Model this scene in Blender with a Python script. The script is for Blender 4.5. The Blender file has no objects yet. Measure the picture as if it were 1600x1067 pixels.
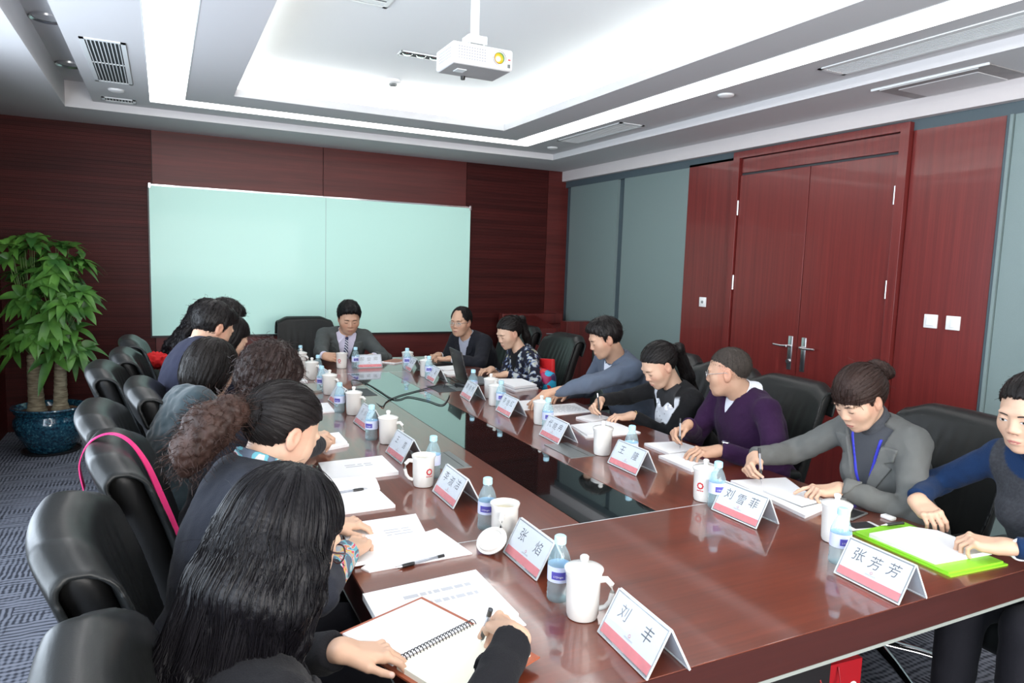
import bpy, bmesh, math, random
import numpy as np
from mathutils import Vector, Matrix, Euler

# ---------------------------------------------------------------- camera, world, lights, exposure
sc = bpy.context.scene
COL = sc.collection
R = math.radians
cam_d = bpy.data.cameras.new('camera')
cam_d.sensor_width = 36.0
cam_d.lens = 1090.0 / 1600.0 * 36.0
cam_d.clip_start = 0.02
cam = bpy.data.objects.new('camera', cam_d)
COL.objects.link(cam)
def cam_matrix(yaw, pit, rol, loc):
    a, b, c = R(yaw), R(pit), R(rol)
    f = Vector((math.sin(a)*math.cos(b), math.cos(a)*math.cos(b), math.sin(b)))
    r0 = Vector((math.cos(a), -math.sin(a), 0)); u0 = r0.cross(f)
    rr = math.cos(c)*r0 + math.sin(c)*u0; u = -math.sin(c)*r0 + math.cos(c)*u0
    m = Matrix((rr, u, -f)).transposed().to_4x4(); m.translation = loc
    return m
cam.matrix_world = cam_matrix(26.65, -6.2, 1.83, Vector((0, 0, 1.6)))
sc.camera = cam
sc.view_settings.view_transform = 'Standard'
sc.view_settings.look = 'None'
sc.view_settings.gamma = 1.0
sc.view_settings.exposure = 0.25
sc.view_settings.use_curve_mapping = False
sc.cycles.use_denoising = True
sc.cycles.max_bounces = 8
sc.cycles.diffuse_bounces = 4
sc.cycles.glossy_bounces = 4
sc.cycles.transmission_bounces = 6
sc.cycles.transparent_max_bounces = 12
sc.cycles.caustics_reflective = False
sc.cycles.caustics_refractive = False
sc.cycles.sample_clamp_indirect = 6.0

w = bpy.data.worlds.new('daylight'); sc.world = w; w.use_nodes = True
wb = w.node_tree.nodes['Background']
wb.inputs[0].default_value = (0.62, 0.78, 1.0, 1); wb.inputs[1].default_value = 1.6

WIN_Y = [(-1.35, 0.55), (0.85, 2.75), (3.05, 4.95)]        # window openings of the left wall
XL, XR, YB, YF = -1.25, 4.35, 7.37, -2.2
def area(name, loc, rot, sx, sy, power, color):
    l = bpy.data.lights.new(name, 'AREA'); l.shape = 'RECTANGLE'; l.size = sx; l.size_y = sy
    l.energy = power; l.color = color
    o = bpy.data.objects.new(name, l); COL.objects.link(o); o.location = loc; o.rotation_euler = rot

    return o
for i, (a, b) in enumerate(WIN_Y):                         # sky light entering each window
    area('window_daylight', (XL-0.35, (a+b)/2, 1.55), (0, R(-90), 0), 1.9, b-a, 80, (0.80, 0.90, 1.0))
area('window_daylight', (1.2, YF-0.3, 1.75), (R(90), 0, 0), 3.4, 1.4, 240, (1.0, 0.95, 0.89))  # added light behind the camera, out of view, warmed to brighten the faces

STRIP_E, COVE_E = 5.0, 26.0

# ---------------------------------------------------------------- object helpers
def link(o, parent=None):
    COL.objects.link(o)
    if parent is not None: o.parent = parent
    return o
def tag(o, label=None, cat=None, group=None, kind=None):
    if label: o['label'] = label
    if cat: o['category'] = cat
    if group: o['group'] = group
    if kind: o['kind'] = kind
    return o
def empty(name, loc=(0, 0, 0), rz=0):
    o = bpy.data.objects.new(name, None); COL.objects.link(o)
    o.empty_display_size = 0.1; o.location = loc; o.rotation_euler = (0, 0, rz)
    return o
def children(o): return [c for c in bpy.data.objects if c.parent == o]
def copy_tree(o, parent=None):
    c = o.copy(); COL.objects.link(c); c.parent = parent
    for ch in children(o): copy_tree(ch, c)
    return c

class MB:
    """collects shapes in one bmesh"""
    def __init__(self): self.bm = bmesh.new()
    def _x(self, vs, m):
        if m is not None: bmesh.ops.transform(self.bm, matrix=m, verts=vs)
    def box(self, lo, hi, m=None, bevel=0.0, seg=2):
        r = bmesh.ops.create_cube(self.bm, size=1.0); vs = r['verts']
        s = [hi[i]-lo[i] for i in range(3)]; c = [(hi[i]+lo[i])/2 for i in range(3)]
        for v in vs: v.co = Vector((v.co[0]*s[0]+c[0], v.co[1]*s[1]+c[1], v.co[2]*s[2]+c[2]))
        if bevel > 0:
            es = list({e for v in vs for e in v.link_edges})
            rr = bmesh.ops.bevel(self.bm, geom=es, offset=bevel, segments=seg, profile=0.5, affect='EDGES')
            vs = list({v for f in rr['faces'] for v in f.verts} | {v for v in vs if v.is_valid})
        self._x(vs, m); return self
    def lathe(self, prof, n=32, m=None, cap0=False, cap1=False):
        rings = []
        for r, z in prof:
            rings.append([self.bm.verts.new((r*math.cos(2*math.pi*i/n), r*math.sin(2*math.pi*i/n), z)) for i in range(n)])
        for a, b in zip(rings, rings[1:]):
            for i in range(n):
                self.bm.faces.new((a[i], a[(i+1) % n], b[(i+1) % n], b[i]))
        if cap0: self.bm.faces.new(rings[0][::-1])
        if cap1: self.bm.faces.new(rings[-1])
        self._x([v for rg in rings for v in rg], m); return self
    def tube(self, pts, r, n=10, m=None, flat=1.0):
        pts = [Vector(p) for p in pts]; rs = r if isinstance(r, (list, tuple)) else [r]*len(pts)
        rings = []; up = Vector((0, 0, 1))
        for i, p in enumerate(pts):
            t = (pts[min(i+1, len(pts)-1)] - pts[max(i-1, 0)]).normalized()
            a = t.cross(up)
            if a.length < 1e-3: a = t.cross(Vector((1, 0, 0)))
            a.normalize(); b = a.cross(t)
            rings.append([self.bm.verts.new(p + rs[i]*(math.cos(2*math.pi*k/n)*a + flat*math.sin(2*math.pi*k/n)*b)) for k in range(n)])
        for x, y in zip(rings, rings[1:]):
            for i in range(n): self.bm.faces.new((x[i], x[(i+1) % n], y[(i+1) % n], y[i]))
        self.bm.faces.new(rings[0][::-1]); self.bm.faces.new(rings[-1])
        self._x([v for rg in rings for v in rg], m); return self
    def prism(self, pts, h, m=None):
        """2-D outline (x,y) extruded from z=0 to h"""
        a = [self.bm.verts.new((p[0], p[1], 0)) for p in pts]; b = [self.bm.verts.new((p[0], p[1], h)) for p in pts]
        self.bm.faces.new(a[::-1]); self.bm.faces.new(b); n = len(pts)
        for i in range(n): self.bm.faces.new((a[i], a[(i+1) % n], b[(i+1) % n], b[i]))
        self._x(a+b, m); return self
    def sphere(self, c, r, m=None, seg=16, sc_=(1, 1, 1)):
        rr = bmesh.ops.create_uvsphere(self.bm, u_segments=seg, v_segments=seg//2, radius=r); vs = rr['verts']
        for v in vs: v.co = Vector((v.co[0]*sc_[0]+c[0], v.co[1]*sc_[1]+c[1], v.co[2]*sc_[2]+c[2]))
        self._x(vs, m); return self
    def quad(self, a, b, c, d):
        vs = [self.bm.verts.new(p) for p in (a, b, c, d)]; self.bm.faces.new(vs); return self
    def build(self, name, mat, parent=None, smooth=False, loc=None, rot=None, auto=True):
        bmesh.ops.recalc_face_normals(self.bm, faces=self.bm.faces[:])
        me = bpy.data.meshes.new(name); self.bm.to_mesh(me); self.bm.free()
        if smooth:
            me.polygons.foreach_set('use_smooth', [True]*len(me.polygons))
            if auto:
                try: me.set_sharp_from_angle(angle=R(40))
                except Exception: pass
        me.materials.append(mat)
        o = bpy.data.objects.new(name, me); link(o, parent)
        if loc is not None: o.location = loc
        if rot is not None: o.rotation_euler = rot
        return o
def T(x=0, y=0, z=0, rz=0, rx=0, ry=0):
    return Matrix.Translation((x, y, z)) @ Euler((rx, ry, rz)).to_matrix().to_4x4()
def simple_box(name, lo, hi, mat, parent=None, bevel=0.0):
    return MB().box(lo, hi, bevel=bevel).build(name, mat, parent, smooth=bevel > 0)

# ---------------------------------------------------------------- materials
MATS = {}
class NT:
    def __init__(self, name):
        self.m = bpy.data.materials.new(name); self.m.use_nodes = True
        self.t = self.m.node_tree; self.b = self.t.nodes['Principled BSDF']
    def n(self, typ, **kw):
        o = self.t.nodes.new(typ)
        for k, v in kw.items():
            if k.startswith('i_'):
                kk = k[2:]; kk = int(kk) if kk.isdigit() else kk.replace('_', ' ')
                o.inputs[kk].default_value = v
            else: setattr(o, k, v)
        return o
    def l(self, a, b): self.t.links.new(a, b)
    def coords(self, kind='Object', scale=(1, 1, 1), rot=(0, 0, 0)):
        tc = self.n('ShaderNodeTexCoord'); mp = self.n('ShaderNodeMapping')
        mp.inputs['Scale'].default_value = scale; mp.inputs['Rotation'].default_value = rot
        self.l(tc.outputs[kind], mp.inputs[0]); return mp.outputs[0]
    def geo(self, scale=(1, 1, 1)):
        g = self.n('ShaderNodeNewGeometry'); mp = self.n('ShaderNodeMapping'); mp.inputs['Scale'].default_value = scale
        self.l(g.outputs['Position'], mp.inputs[0]); return mp.outputs[0]
    def ramp(self, fac, stops):
        r = self.n('ShaderNodeValToRGB'); e = r.color_ramp.elements
        while len(e) > 1: e.remove(e[0])
        e[0].position = stops[0][0]; e[0].color = (*stops[0][1], 1)
        for p, c in stops[1:]:
            x = e.new(p); x.color = (*c, 1)
        self.l(fac, r.inputs[0]); return r.outputs[0]
    def bump(self, h, strength=0.2, dist=0.002):
        b = self.n('ShaderNodeBump'); b.inputs['Strength'].default_value = strength; b.inputs['Distance'].default_value = dist
        self.l(h, b.inputs['Height']); self.l(b.outputs[0], self.b.inputs['Normal'])
    def math(self, op, a, b=None):
        m = self.n('ShaderNodeMath', operation=op)
        for i, x in enumerate((a, b)):
            if x is None: continue
            if isinstance(x, (int, float)): m.inputs[i].default_value = x
            else: self.l(x, m.inputs[i])
        return m.outputs[0]
def plain(name, col, rough=0.5, metal=0.0, spec=0.5, coat=0.0, emit=None, es=0.0, trans=0.0, ior=1.45, alpha=1.0, sheen=0.0, noise=0.0, nscale=40.0, bump=0.0, bscale=300.0):
    t = NT(name); b = t.b
    b.inputs['Base Color'].default_value = (*col, 1); b.inputs['Roughness'].default_value = rough
    b.inputs['Metallic'].default_value = metal; b.inputs['Specular IOR Level'].default_value = spec
    b.inputs['Coat Weight'].default_value = coat; b.inputs['Coat Roughness'].default_value = 0.05
    b.inputs['Transmission Weight'].default_value = trans; b.inputs['IOR'].default_value = ior
    b.inputs['Alpha'].default_value = alpha; b.inputs['Sheen Weight'].default_value = sheen
    if emit: b.inputs['Emission Color'].default_value = (*emit, 1); b.inputs['Emission Strength'].default_value = es
    if noise > 0:
        nz = t.n('ShaderNodeTexNoise', i_Scale=nscale, i_Detail=3.0); t.l(t.coords(), nz.inputs['Vector'])
        c = t.ramp(nz.outputs[0], [(0.3, tuple(x*(1-noise) for x in col)), (0.7, tuple(min(1, x*(1+noise)) for x in col))])
        t.l(c, b.inputs['Base Color'])
    if bump > 0:
        nz = t.n('ShaderNodeTexNoise', i_Scale=bscale, i_Detail=2.0); t.l(t.coords(), nz.inputs['Vector']); t.bump(nz.outputs[0], bump, 0.002)
    MATS[name] = t.m; return t.m

def wood(name, dark, light, rough=0.3, coat=0.0, axis=2, scale=1.0, stretch=14.0, spec=0.4, lo_=0.34, hi_=0.62):
    t = NT(name)
    s = [stretch*scale]*3; s[axis] = 0.55*scale
    v = t.coords('Object', tuple(s))
    n1 = t.n('ShaderNodeTexNoise', i_Scale=1.0, i_Detail=6.0, i_Roughness=0.65, i_Distortion=0.4); t.l(v, n1.inputs['Vector'])
    s2 = [stretch*9*scale]*3; s2[axis] = 3*scale
    n2 = t.n('ShaderNodeTexNoise', i_Scale=1.0, i_Detail=3.0); t.l(t.coords('Object', tuple(s2)), n2.inputs['Vector'])
    f = t.math('ADD', t.math('MULTIPLY', n1.outputs[0], 0.72), t.math('MULTIPLY', n2.outputs[0], 0.28))
    c = t.ramp(f, [(lo_, dark), (hi_, light)])
    t.l(c, t.b.inputs['Base Color'])
    t.b.inputs['Roughness'].default_value = rough; t.b.inputs['Coat Weight'].default_value = coat
    t.b.inputs['Coat Roughness'].default_value = 0.06; t.b.inputs['Specular IOR Level'].default_value = spec
    MATS[name] = t.m; return t.m

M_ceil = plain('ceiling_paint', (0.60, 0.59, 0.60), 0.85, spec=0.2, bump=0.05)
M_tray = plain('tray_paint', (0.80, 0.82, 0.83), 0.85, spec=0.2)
M_strip = plain('lit_strip_panel', (0.9, 0.9, 0.9), 0.5, emit=(1.0, 0.965, 0.94), es=STRIP_E)
M_cove = plain('cove_tube', (0.9, 0.9, 0.9), 0.5, emit=(0.97, 1.0, 0.96), es=COVE_E)
M_white = plain('white_plastic', (0.80, 0.80, 0.80), 0.4)
M_whitemetal = plain('white_painted_metal', (0.75, 0.77, 0.77), 0.35)
M_dark = plain('dark_recess', (0.03, 0.035, 0.04), 0.6)
M_slot = plain('vent_shadow_gap', (0.10, 0.11, 0.12), 0.8)
M_steel = plain('brushed_steel', (0.6, 0.6, 0.62), 0.28, metal=1.0)
M_chrome = plain('chrome', (0.75, 0.75, 0.77), 0.12, metal=1.0)
M_tbl = wood('table_veneer', (0.060, 0.012, 0.005), (0.185, 0.037, 0.016), rough=0.28, coat=0.9, axis=0, scale=1.2, stretch=9.0, lo_=0.25, hi_=0.78)
M_tbl_long = wood('table_veneer_long', (0.060, 0.012, 0.005), (0.185, 0.037, 0.016), rough=0.28, coat=0.9, axis=1, scale=1.2, stretch=9.0, lo_=0.25, hi_=0.78)
M_edge_shaded = wood('table_edge_veneer_shaded', (0.030, 0.006, 0.004), (0.062, 0.012, 0.009), rough=0.4, coat=0.1, axis=0, scale=1.2, lo_=0.25, hi_=0.78)  # veneer colour darkened to carry the shade on the table's edge
M_doorw = wood('door_veneer', (0.090, 0.011, 0.011), (0.180, 0.024, 0.021), rough=0.33, coat=0.15, axis=2, scale=1.3, stretch=30.0, lo_=0.28, hi_=0.72)
M_panelw = wood('panel_veneer', (0.055, 0.009, 0.008), (0.105, 0.018, 0.016), rough=0.42, coat=0.0, axis=0, scale=1.0, stretch=16.0, spec=0.3)
M_lect = wood('lectern_veneer', (0.05, 0.007, 0.007), (0.12, 0.016, 0.014), rough=0.35, coat=0.15, axis=2, scale=1.3)
M_blackglass = plain('black_glass', (0.004, 0.006, 0.006), 0.015, spec=1.0, coat=1.0)
M_skirt = plain('black_laminate', (0.012, 0.011, 0.012), 0.5)
M_greywall = plain('grey_glass_panel', (0.17, 0.225, 0.225), 0.42, spec=0.5, coat=0.0, noise=0.05, nscale=300)
M_edgestrip = plain('edge_strip_grey', (0.25, 0.27, 0.25), 0.5)
M_greytrim = plain('blue_grey_trim', (0.060, 0.085, 0.10), 0.5)
M_board = plain('teal_glass_board', (0.50, 0.78, 0.70), 0.45, spec=0.4, coat=0.05)
M_boardedge = plain('mirror_edge', (0.55, 0.55, 0.55), 0.08, metal=1.0)
M_black = plain('black_plastic', (0.012, 0.012, 0.013), 0.35)
M_rubber = plain('black_rubber', (0.01, 0.01, 0.01), 0.6)
M_wallpaint = plain('wall_paint', (0.6, 0.6, 0.58), 0.8)
M_ceramic = plain('white_ceramic', (0.68, 0.67, 0.64), 0.12, coat=0.4)
M_red = plain('logo_red', (0.50, 0.02, 0.03), 0.4)
M_paper = plain('paper', (0.80, 0.80, 0.81), 0.7, spec=0.2)
M_cream = plain('cream_paper', (0.85, 0.83, 0.70), 0.7, spec=0.2)
M_ink = plain('printed_ink', (0.35, 0.36, 0.38), 0.7)
M_pencil = plain('faint_print', (0.45, 0.46, 0.49), 0.7)
M_brush = plain('brush_ink', (0.03, 0.035, 0.05), 0.6)
M_fadedink = plain('grey_print', (0.28, 0.30, 0.31), 0.6)
M_card = plain('card_paper', (0.78, 0.81, 0.85), 0.6)
M_cardred = plain('card_red_band', (0.80, 0.15, 0.16), 0.6, noise=0.12, nscale=90)
M_cap = plain('pale_blue_cap', (0.42, 0.70, 0.83), 0.35)
M_label = plain('bottle_label', (0.55, 0.60, 0.78), 0.5)
M_labelp = plain('purple_label', (0.075, 0.065, 0.35), 0.5)
M_greypad = plain('grey_metal_hatch', (0.16, 0.17, 0.17), 0.35, metal=0.3, spec=0.6)
M_lime = plain('lime_folder', (0.25, 0.62, 0.03), 0.45)
M_brownl = plain('tan_leather', (0.33, 0.085, 0.04), 0.4)
M_pink = plain('pink_strap', (0.75, 0.02, 0.17), 0.5)
M_redbag = plain('red_bag', (0.33, 0.006, 0.012), 0.5)
M_phone = plain('phone_white', (0.75, 0.76, 0.77), 0.25)
M_bracelet = plain('jade_white', (0.72, 0.74, 0.76), 0.15, coat=0.5)
M_gold = plain('brass', (0.75, 0.55, 0.25), 0.3, metal=1.0)

def glassy(name, col, tint=0.12, rough=0.03, fres=0.35):
    """thin clear plastic: mostly see-through, some gloss"""
    t = NT(name); nt = t.t
    tr = t.n('ShaderNodeBsdfTransparent'); tr.inputs[0].default_value = (*col, 1)
    t.b.inputs['Base Color'].default_value = (*[c**3*0.9 for c in col], 1); t.b.inputs['Roughness'].default_value = rough
    t.b.inputs['Specular IOR Level'].default_value = 0.8
    fr = t.n('ShaderNodeFresnel', i_IOR=1.45)
    bf = t.n('ShaderNodeNewGeometry'); f = t.math('MULTIPLY', t.math('ADD', t.math('MULTIPLY', fr.outputs[0], 0.9), tint), t.math('SUBTRACT', 1.0, bf.outputs['Backfacing']))
    mx = t.n('ShaderNodeMixShader'); t.l(f, mx.inputs[0]); t.l(tr.outputs[0], mx.inputs[1]); t.l(t.b.outputs[0], mx.inputs[2])
    t.l(mx.outputs[0], nt.nodes['Material Output'].inputs[0]); MATS[name] = t.m; return t.m
M_acryl = glassy('clear_acrylic', (0.93, 0.94, 0.95), 0.13)
M_acryledge = plain('frosted_acrylic_edge', (0.62, 0.66, 0.68), 0.2, spec=0.8)
M_pet = glassy('clear_bottle', (0.84, 0.95, 0.98), 0.22, 0.05)
M_lens = glassy('spectacle_lens', (0.93, 0.95, 0.95), 0.04)
M_pen = glassy('clear_pen_barrel', (0.8, 0.82, 0.85), 0.4, 0.1)

# carpet
def mk_carpet():
    t = NT('patterned_carpet')
    v = t.geo((1, 1, 1))
    br = t.n('ShaderNodeTexBrick', i_Scale=1.0); t.l(v, br.inputs['Vector'])
    br.inputs['Brick Width'].default_value = 0.25; br.inputs['Row Height'].default_value = 0.085
    br.inputs['Color1'].default_value = (0, 0, 0, 1); br.inputs['Color2'].default_value = (1, 1, 1, 1); br.inputs['Mortar Size'].default_value = 0.0
    br.inputs['Bias'].default_value = 0.0
    w1 = t.n('ShaderNodeTexWave', i_Scale=13.0, i_Distortion=2.5, i_Detail=1.0); w1.bands_direction = 'X'; t.l(v, w1.inputs['Vector'])
    w2 = t.n('ShaderNodeTexWave', i_Scale=11.0, i_Distortion=3.0, i_Detail=1.0); w2.bands_direction = 'Y'; t.l(v, w2.inputs['Vector'])
    mx = t.n('ShaderNodeMix', data_type='FLOAT'); t.l(br.outputs['Color'], mx.inputs[0]); t.l(w1.outputs[0], mx.inputs[2]); t.l(w2.outputs[0], mx.inputs[3])
    nz = t.n('ShaderNodeTexNoise', i_Scale=7.0, i_Detail=2.0); t.l(t.geo((1, 4, 1)), nz.inputs['Vector'])
    f = t.math('ADD', t.math('MULTIPLY', mx.outputs[0], 0.55), t.math('MULTIPLY', nz.outputs[0], 0.6))
    f = t.math('ADD', f, t.math('MULTIPLY', br.outputs['Color'], 0.12))
    c = t.ramp(f, [(0.42, (0.040, 0.043, 0.055)), (0.60, (0.115, 0.125, 0.155)), (0.8, (0.19, 0.20, 0.24))])
    t.l(c, t.b.inputs['Base Color']); t.b.inputs['Roughness'].default_value = 0.95; t.b.inputs['Specular IOR Level'].default_value = 0.1
    n2 = t.n('ShaderNodeTexNoise', i_Scale=400.0); t.l(v, n2.inputs['Vector']); t.bump(n2.outputs[0], 0.5, 0.004)
    return t.m
M_carpet = mk_carpet()

# slatted acoustic wood: horizontal grooves every 33 mm with rows of small holes
def mk_slat():
    t = NT('slatted_veneer')
    g = t.n('ShaderNodeNewGeometry'); sx = t.n('ShaderNodeSeparateXYZ'); t.l(g.outputs['Position'], sx.inputs[0])
    fz = t.math('FRACT', t.math('MULTIPLY', sx.outputs[2], 1/0.034))
    groove = t.math('LESS_THAN', fz, 0.10)
    fx = t.math('FRACT', t.math('MULTIPLY', t.math('ADD', sx.outputs[0], sx.outputs[1]), 1/0.018))
    hole = t.math('MULTIPLY', t.math('LESS_THAN', t.math('ABSOLUTE', t.math('SUBTRACT', fx, 0.5)), 0.16), t.math('LESS_THAN', t.math('ABSOLUTE', t.math('SUBTRACT', fz, 0.55)), 0.05))
    v = t.coords('Object', (0.5, 0.5, 14)); n1 = t.n('ShaderNodeTexNoise', i_Scale=1.0, i_Detail=5.0); t.l(v, n1.inputs['Vector'])
    c = t.ramp(n1.outputs[0], [(0.35, (0.032, 0.0048, 0.0045)), (0.65, (0.062, 0.0095, 0.0085))])
    mx = t.n('ShaderNodeMix', data_type='RGBA'); t.l(t.math('MULTIPLY', t.math('ADD', groove, hole), 0.75), mx.inputs[0]); t.l(c, mx.inputs[6]); mx.inputs[7].default_value = (0.008, 0.002, 0.002, 1)
    t.l(mx.outputs[2], t.b.inputs['Base Color']); t.b.inputs['Roughness'].default_value = 0.5; t.b.inputs['Specular IOR Level'].default_value = 0.15
    t.bump(t.math('SUBTRACT', 1.0, groove), 0.6, 0.004)
    return t.m
M_slat = mk_slat()

def leather(name, col, rough=0.38):
    t = NT(name)
    v = t.coords('Object')
    vo = t.n('ShaderNodeTexVoronoi', i_Scale=420.0); t.l(v, vo.inputs['Vector'])
    nz = t.n('ShaderNodeTexNoise', i_Scale=9.0, i_Detail=3.0); t.l(t.coords('Object', (1, 3, 0.5)), nz.inputs['Vector'])
    h = t.math('ADD', t.math('MULTIPLY', vo.outputs[0], 0.05), nz.outputs[0]); t.bump(h, 0.2, 0.006)
    t.b.inputs['Base Color'].default_value = (*col, 1); t.b.inputs['Roughness'].default_value = rough
    t.b.inputs['Specular IOR Level'].default_value = 0.26
    return t.m
M_leather = leather('black_leather', (0.011, 0.012, 0.012), 0.36)
M_leather2 = leather('dark_grey_leather', (0.008, 0.008, 0.008), 0.42)
# ================================================================ the room
def struct(name, lo, hi, mat, parent=None, bevel=0.0):
    o = simple_box(name, lo, hi, mat, parent, bevel)
    if parent is None: o['kind'] = 'structure'
    return o
struct('floor', (XL-0.1, YF-0.1, -0.1), (XR+0.1, YB+0.1, 0), M_carpet)

# ---- ceiling: perimeter soffit, raised panel, light strip, ring panel, lit tray
ZA, ZB, ZT = 2.73, 2.79, 3.05
cl = MB()
cl.box((3.74, YF, ZA), (XR+0.1, YB, 3.2)).box((XL-0.1, 6.62, ZA), (3.74, YB+0.1, 3.2)).box((XL-0.1, YF, ZA), (-0.66, 6.62, 3.2)).box((-0.66, YF, ZA), (3.74, -1.3, 3.2))
cl.box((3.29, -1.3, ZB), (3.74, 6.62, 2.90)).box((-0.07, 6.35, ZB), (3.29, 6.62, 2.90)).box((-0.47, -1.3, ZB), (-0.07, 6.62, 2.90))
cl.box((-0.66, -1.3, 2.93), (-0.07, 6.62, 3.0))
cl.box((0.185, -1.3, ZB), (0.50, 6.11, 2.85)).box((2.74, -1.3, ZB), (3.04, 6.11, 2.85)).box((0.50, 5.75, ZB), (2.74, 6.11, 2.85)).box((0.5, -1.3, ZB), (2.74, -0.9, 2.85))
cl.box((3.29, YF, 2.90), (3.74, 6.62, 3.2)).box((-0.07, 6.35, 2.90), (3.29, 6.62, 3.2))
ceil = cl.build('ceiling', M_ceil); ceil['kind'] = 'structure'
tr = MB()
tr.box((0.15, -1.2, ZT), (3.10, 6.15, ZT+0.06)).box((0.10, -1.2, 2.85), (0.18, 6.15, ZT)).box((3.05, -1.2, 2.85), (3.12, 6.15, ZT)).box((0.15, 6.115, 2.85), (3.1, 6.18, ZT)).box((0.15, -1.3, 2.85), (3.1, -1.22, ZT))
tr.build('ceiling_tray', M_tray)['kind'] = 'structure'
# the hidden tubes that light the tray: lying in the cove behind the ring panel's lip
cv = MB()
for x in (0.25, 2.985): cv.box((x-0.015, -1.1, 2.865), (x+0.015, 6.0, 2.89))
cv.box((0.3, 6.02, 2.865), (2.9, 6.05, 2.89)).box((0.3, -1.2, 2.865), (2.9, -1.17, 2.89))
o = cv.build('cove_tube', M_cove); tag(o, 'hidden white light tubes in the cove around the ceiling tray', 'light')

def strip(name, lo, hi, label, grp='lit ceiling strips'):
    e = empty(name, ((lo[0]+hi[0])/2, (lo[1]+hi[1])/2, ZB)); tag(e, label, 'ceiling light', grp)
    c = e.location
    f = MB(); w_ = 0.006
    a = (lo[0]-c[0], lo[1]-c[1]); b = (hi[0]-c[0], hi[1]-c[1])
    MB().box((a[0]+w_, a[1]+w_, 0.008), (b[0]-w_, b[1]-w_, 0.016)).build('diffuser', M_strip, e)
    f.box((a[0], a[1], -0.002), (a[0]+w_, b[1], 0.02)).box((b[0]-w_, a[1], -0.002), (b[0], b[1], 0.02))
    f.box((a[0], a[1], -0.002), (b[0], a[1]+w_, 0.02)).box((a[0], b[1]-w_, -0.002), (b[0], b[1], 0.02))
    f.build('frame', M_whitemetal, e); return e
strip('light_strip', (-0.07, -1.3), (0.185, 6.11), 'long glowing ceiling strip over the chairs beside the plant side')
strip('light_strip', (3.04, -1.3), (3.29, 6.11), 'long glowing ceiling strip on the double door side')
strip('light_strip', (-0.07, 6.11), (3.29, 6.35), 'glowing ceiling strip running along above the teal board')

# ---- walls
wl = empty('wall_back', (0, YB, 0)); wl['kind'] = 'structure'
def wb_(name, lo, hi, mat, bevel=0): return MB().box((lo[0], lo[1]-YB, lo[2]), (hi[0], hi[1]-YB, hi[2]), bevel=bevel).build(name, mat, wl)
wb_('backing', (XL, YB+0.01, 0), (XR+0.1, YB+0.1, 2.8), M_skirt)
wb_('slat_panel', (XL, YB-0.02, 0), (-0.075, YB+0.01, ZA), M_slat)
wb_('slat_panel', (3.06, YB-0.02, 0), (4.10, YB+0.01, ZA), M_slat)
wb_('end_panel', (4.105, YB-0.02, 0), (XR+0.05, YB+0.01, ZA), M_panelw)
wb_('upper_panel', (-0.07, YB-0.02, 2.18), (1.477, YB+0.01, ZA), M_panelw)
wb_('upper_panel', (1.483, YB-0.02, 2.18), (3.055, YB+0.01, ZA), M_panelw)
wb_('lower_panel', (-0.07, YB-0.02, 0), (3.055, YB+0.01, 2.175), M_panelw)

wr = empty('wall_right', (XR, 3, 0)); wr['kind'] = 'structure'
def rb(name, y0, y1, z0, z1, mat, dx=0.0, th=0.03, parent=None, bevel=0.0):
    return MB().box((-dx, y0-3, z0), (-dx+th, y1-3, z1), bevel=bevel).build(name, mat, parent or wr, smooth=bevel > 0)
rb('backing', YF, YB+0.1, 0, 2.8, M_greytrim, dx=-0.03, th=0.1)
rb('top_trim', YF, YB, 2.545, 2.70, M_greytrim, dx=0.004)
rb('grey_panel', 6.27, 7.24, 0, 2.545, M_greywall)
rb('grey_panel', 5.145, 6.155, 0, 2.545, M_greywall)
rb('wood_panel', 4.56, 5.14, 0, 2.565, M_doorw, dx=0.004)
rb('wood_panel', 2.43, 2.985, 0, 2.545, M_doorw, dx=0.006)
rb('grey_panel', YF, 2.385, 0, 2.545, M_greywall, dx=0.004)
rb('glass_trim', 2.388, 2.405, 0, 2.545, M_greywall, dx=0.02, th=0.04)
rb('edge_trim', 2.408, 2.425, 0, 2.545, M_greytrim, dx=0.012, th=0.04)
struct('trim_1', (XR-0.06, YF, 2.615), (XR+0.1, YB, ZA+0.01), plain('fascia_paint', (0.60, 0.56, 0.56), 0.8, spec=0.2))

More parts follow.
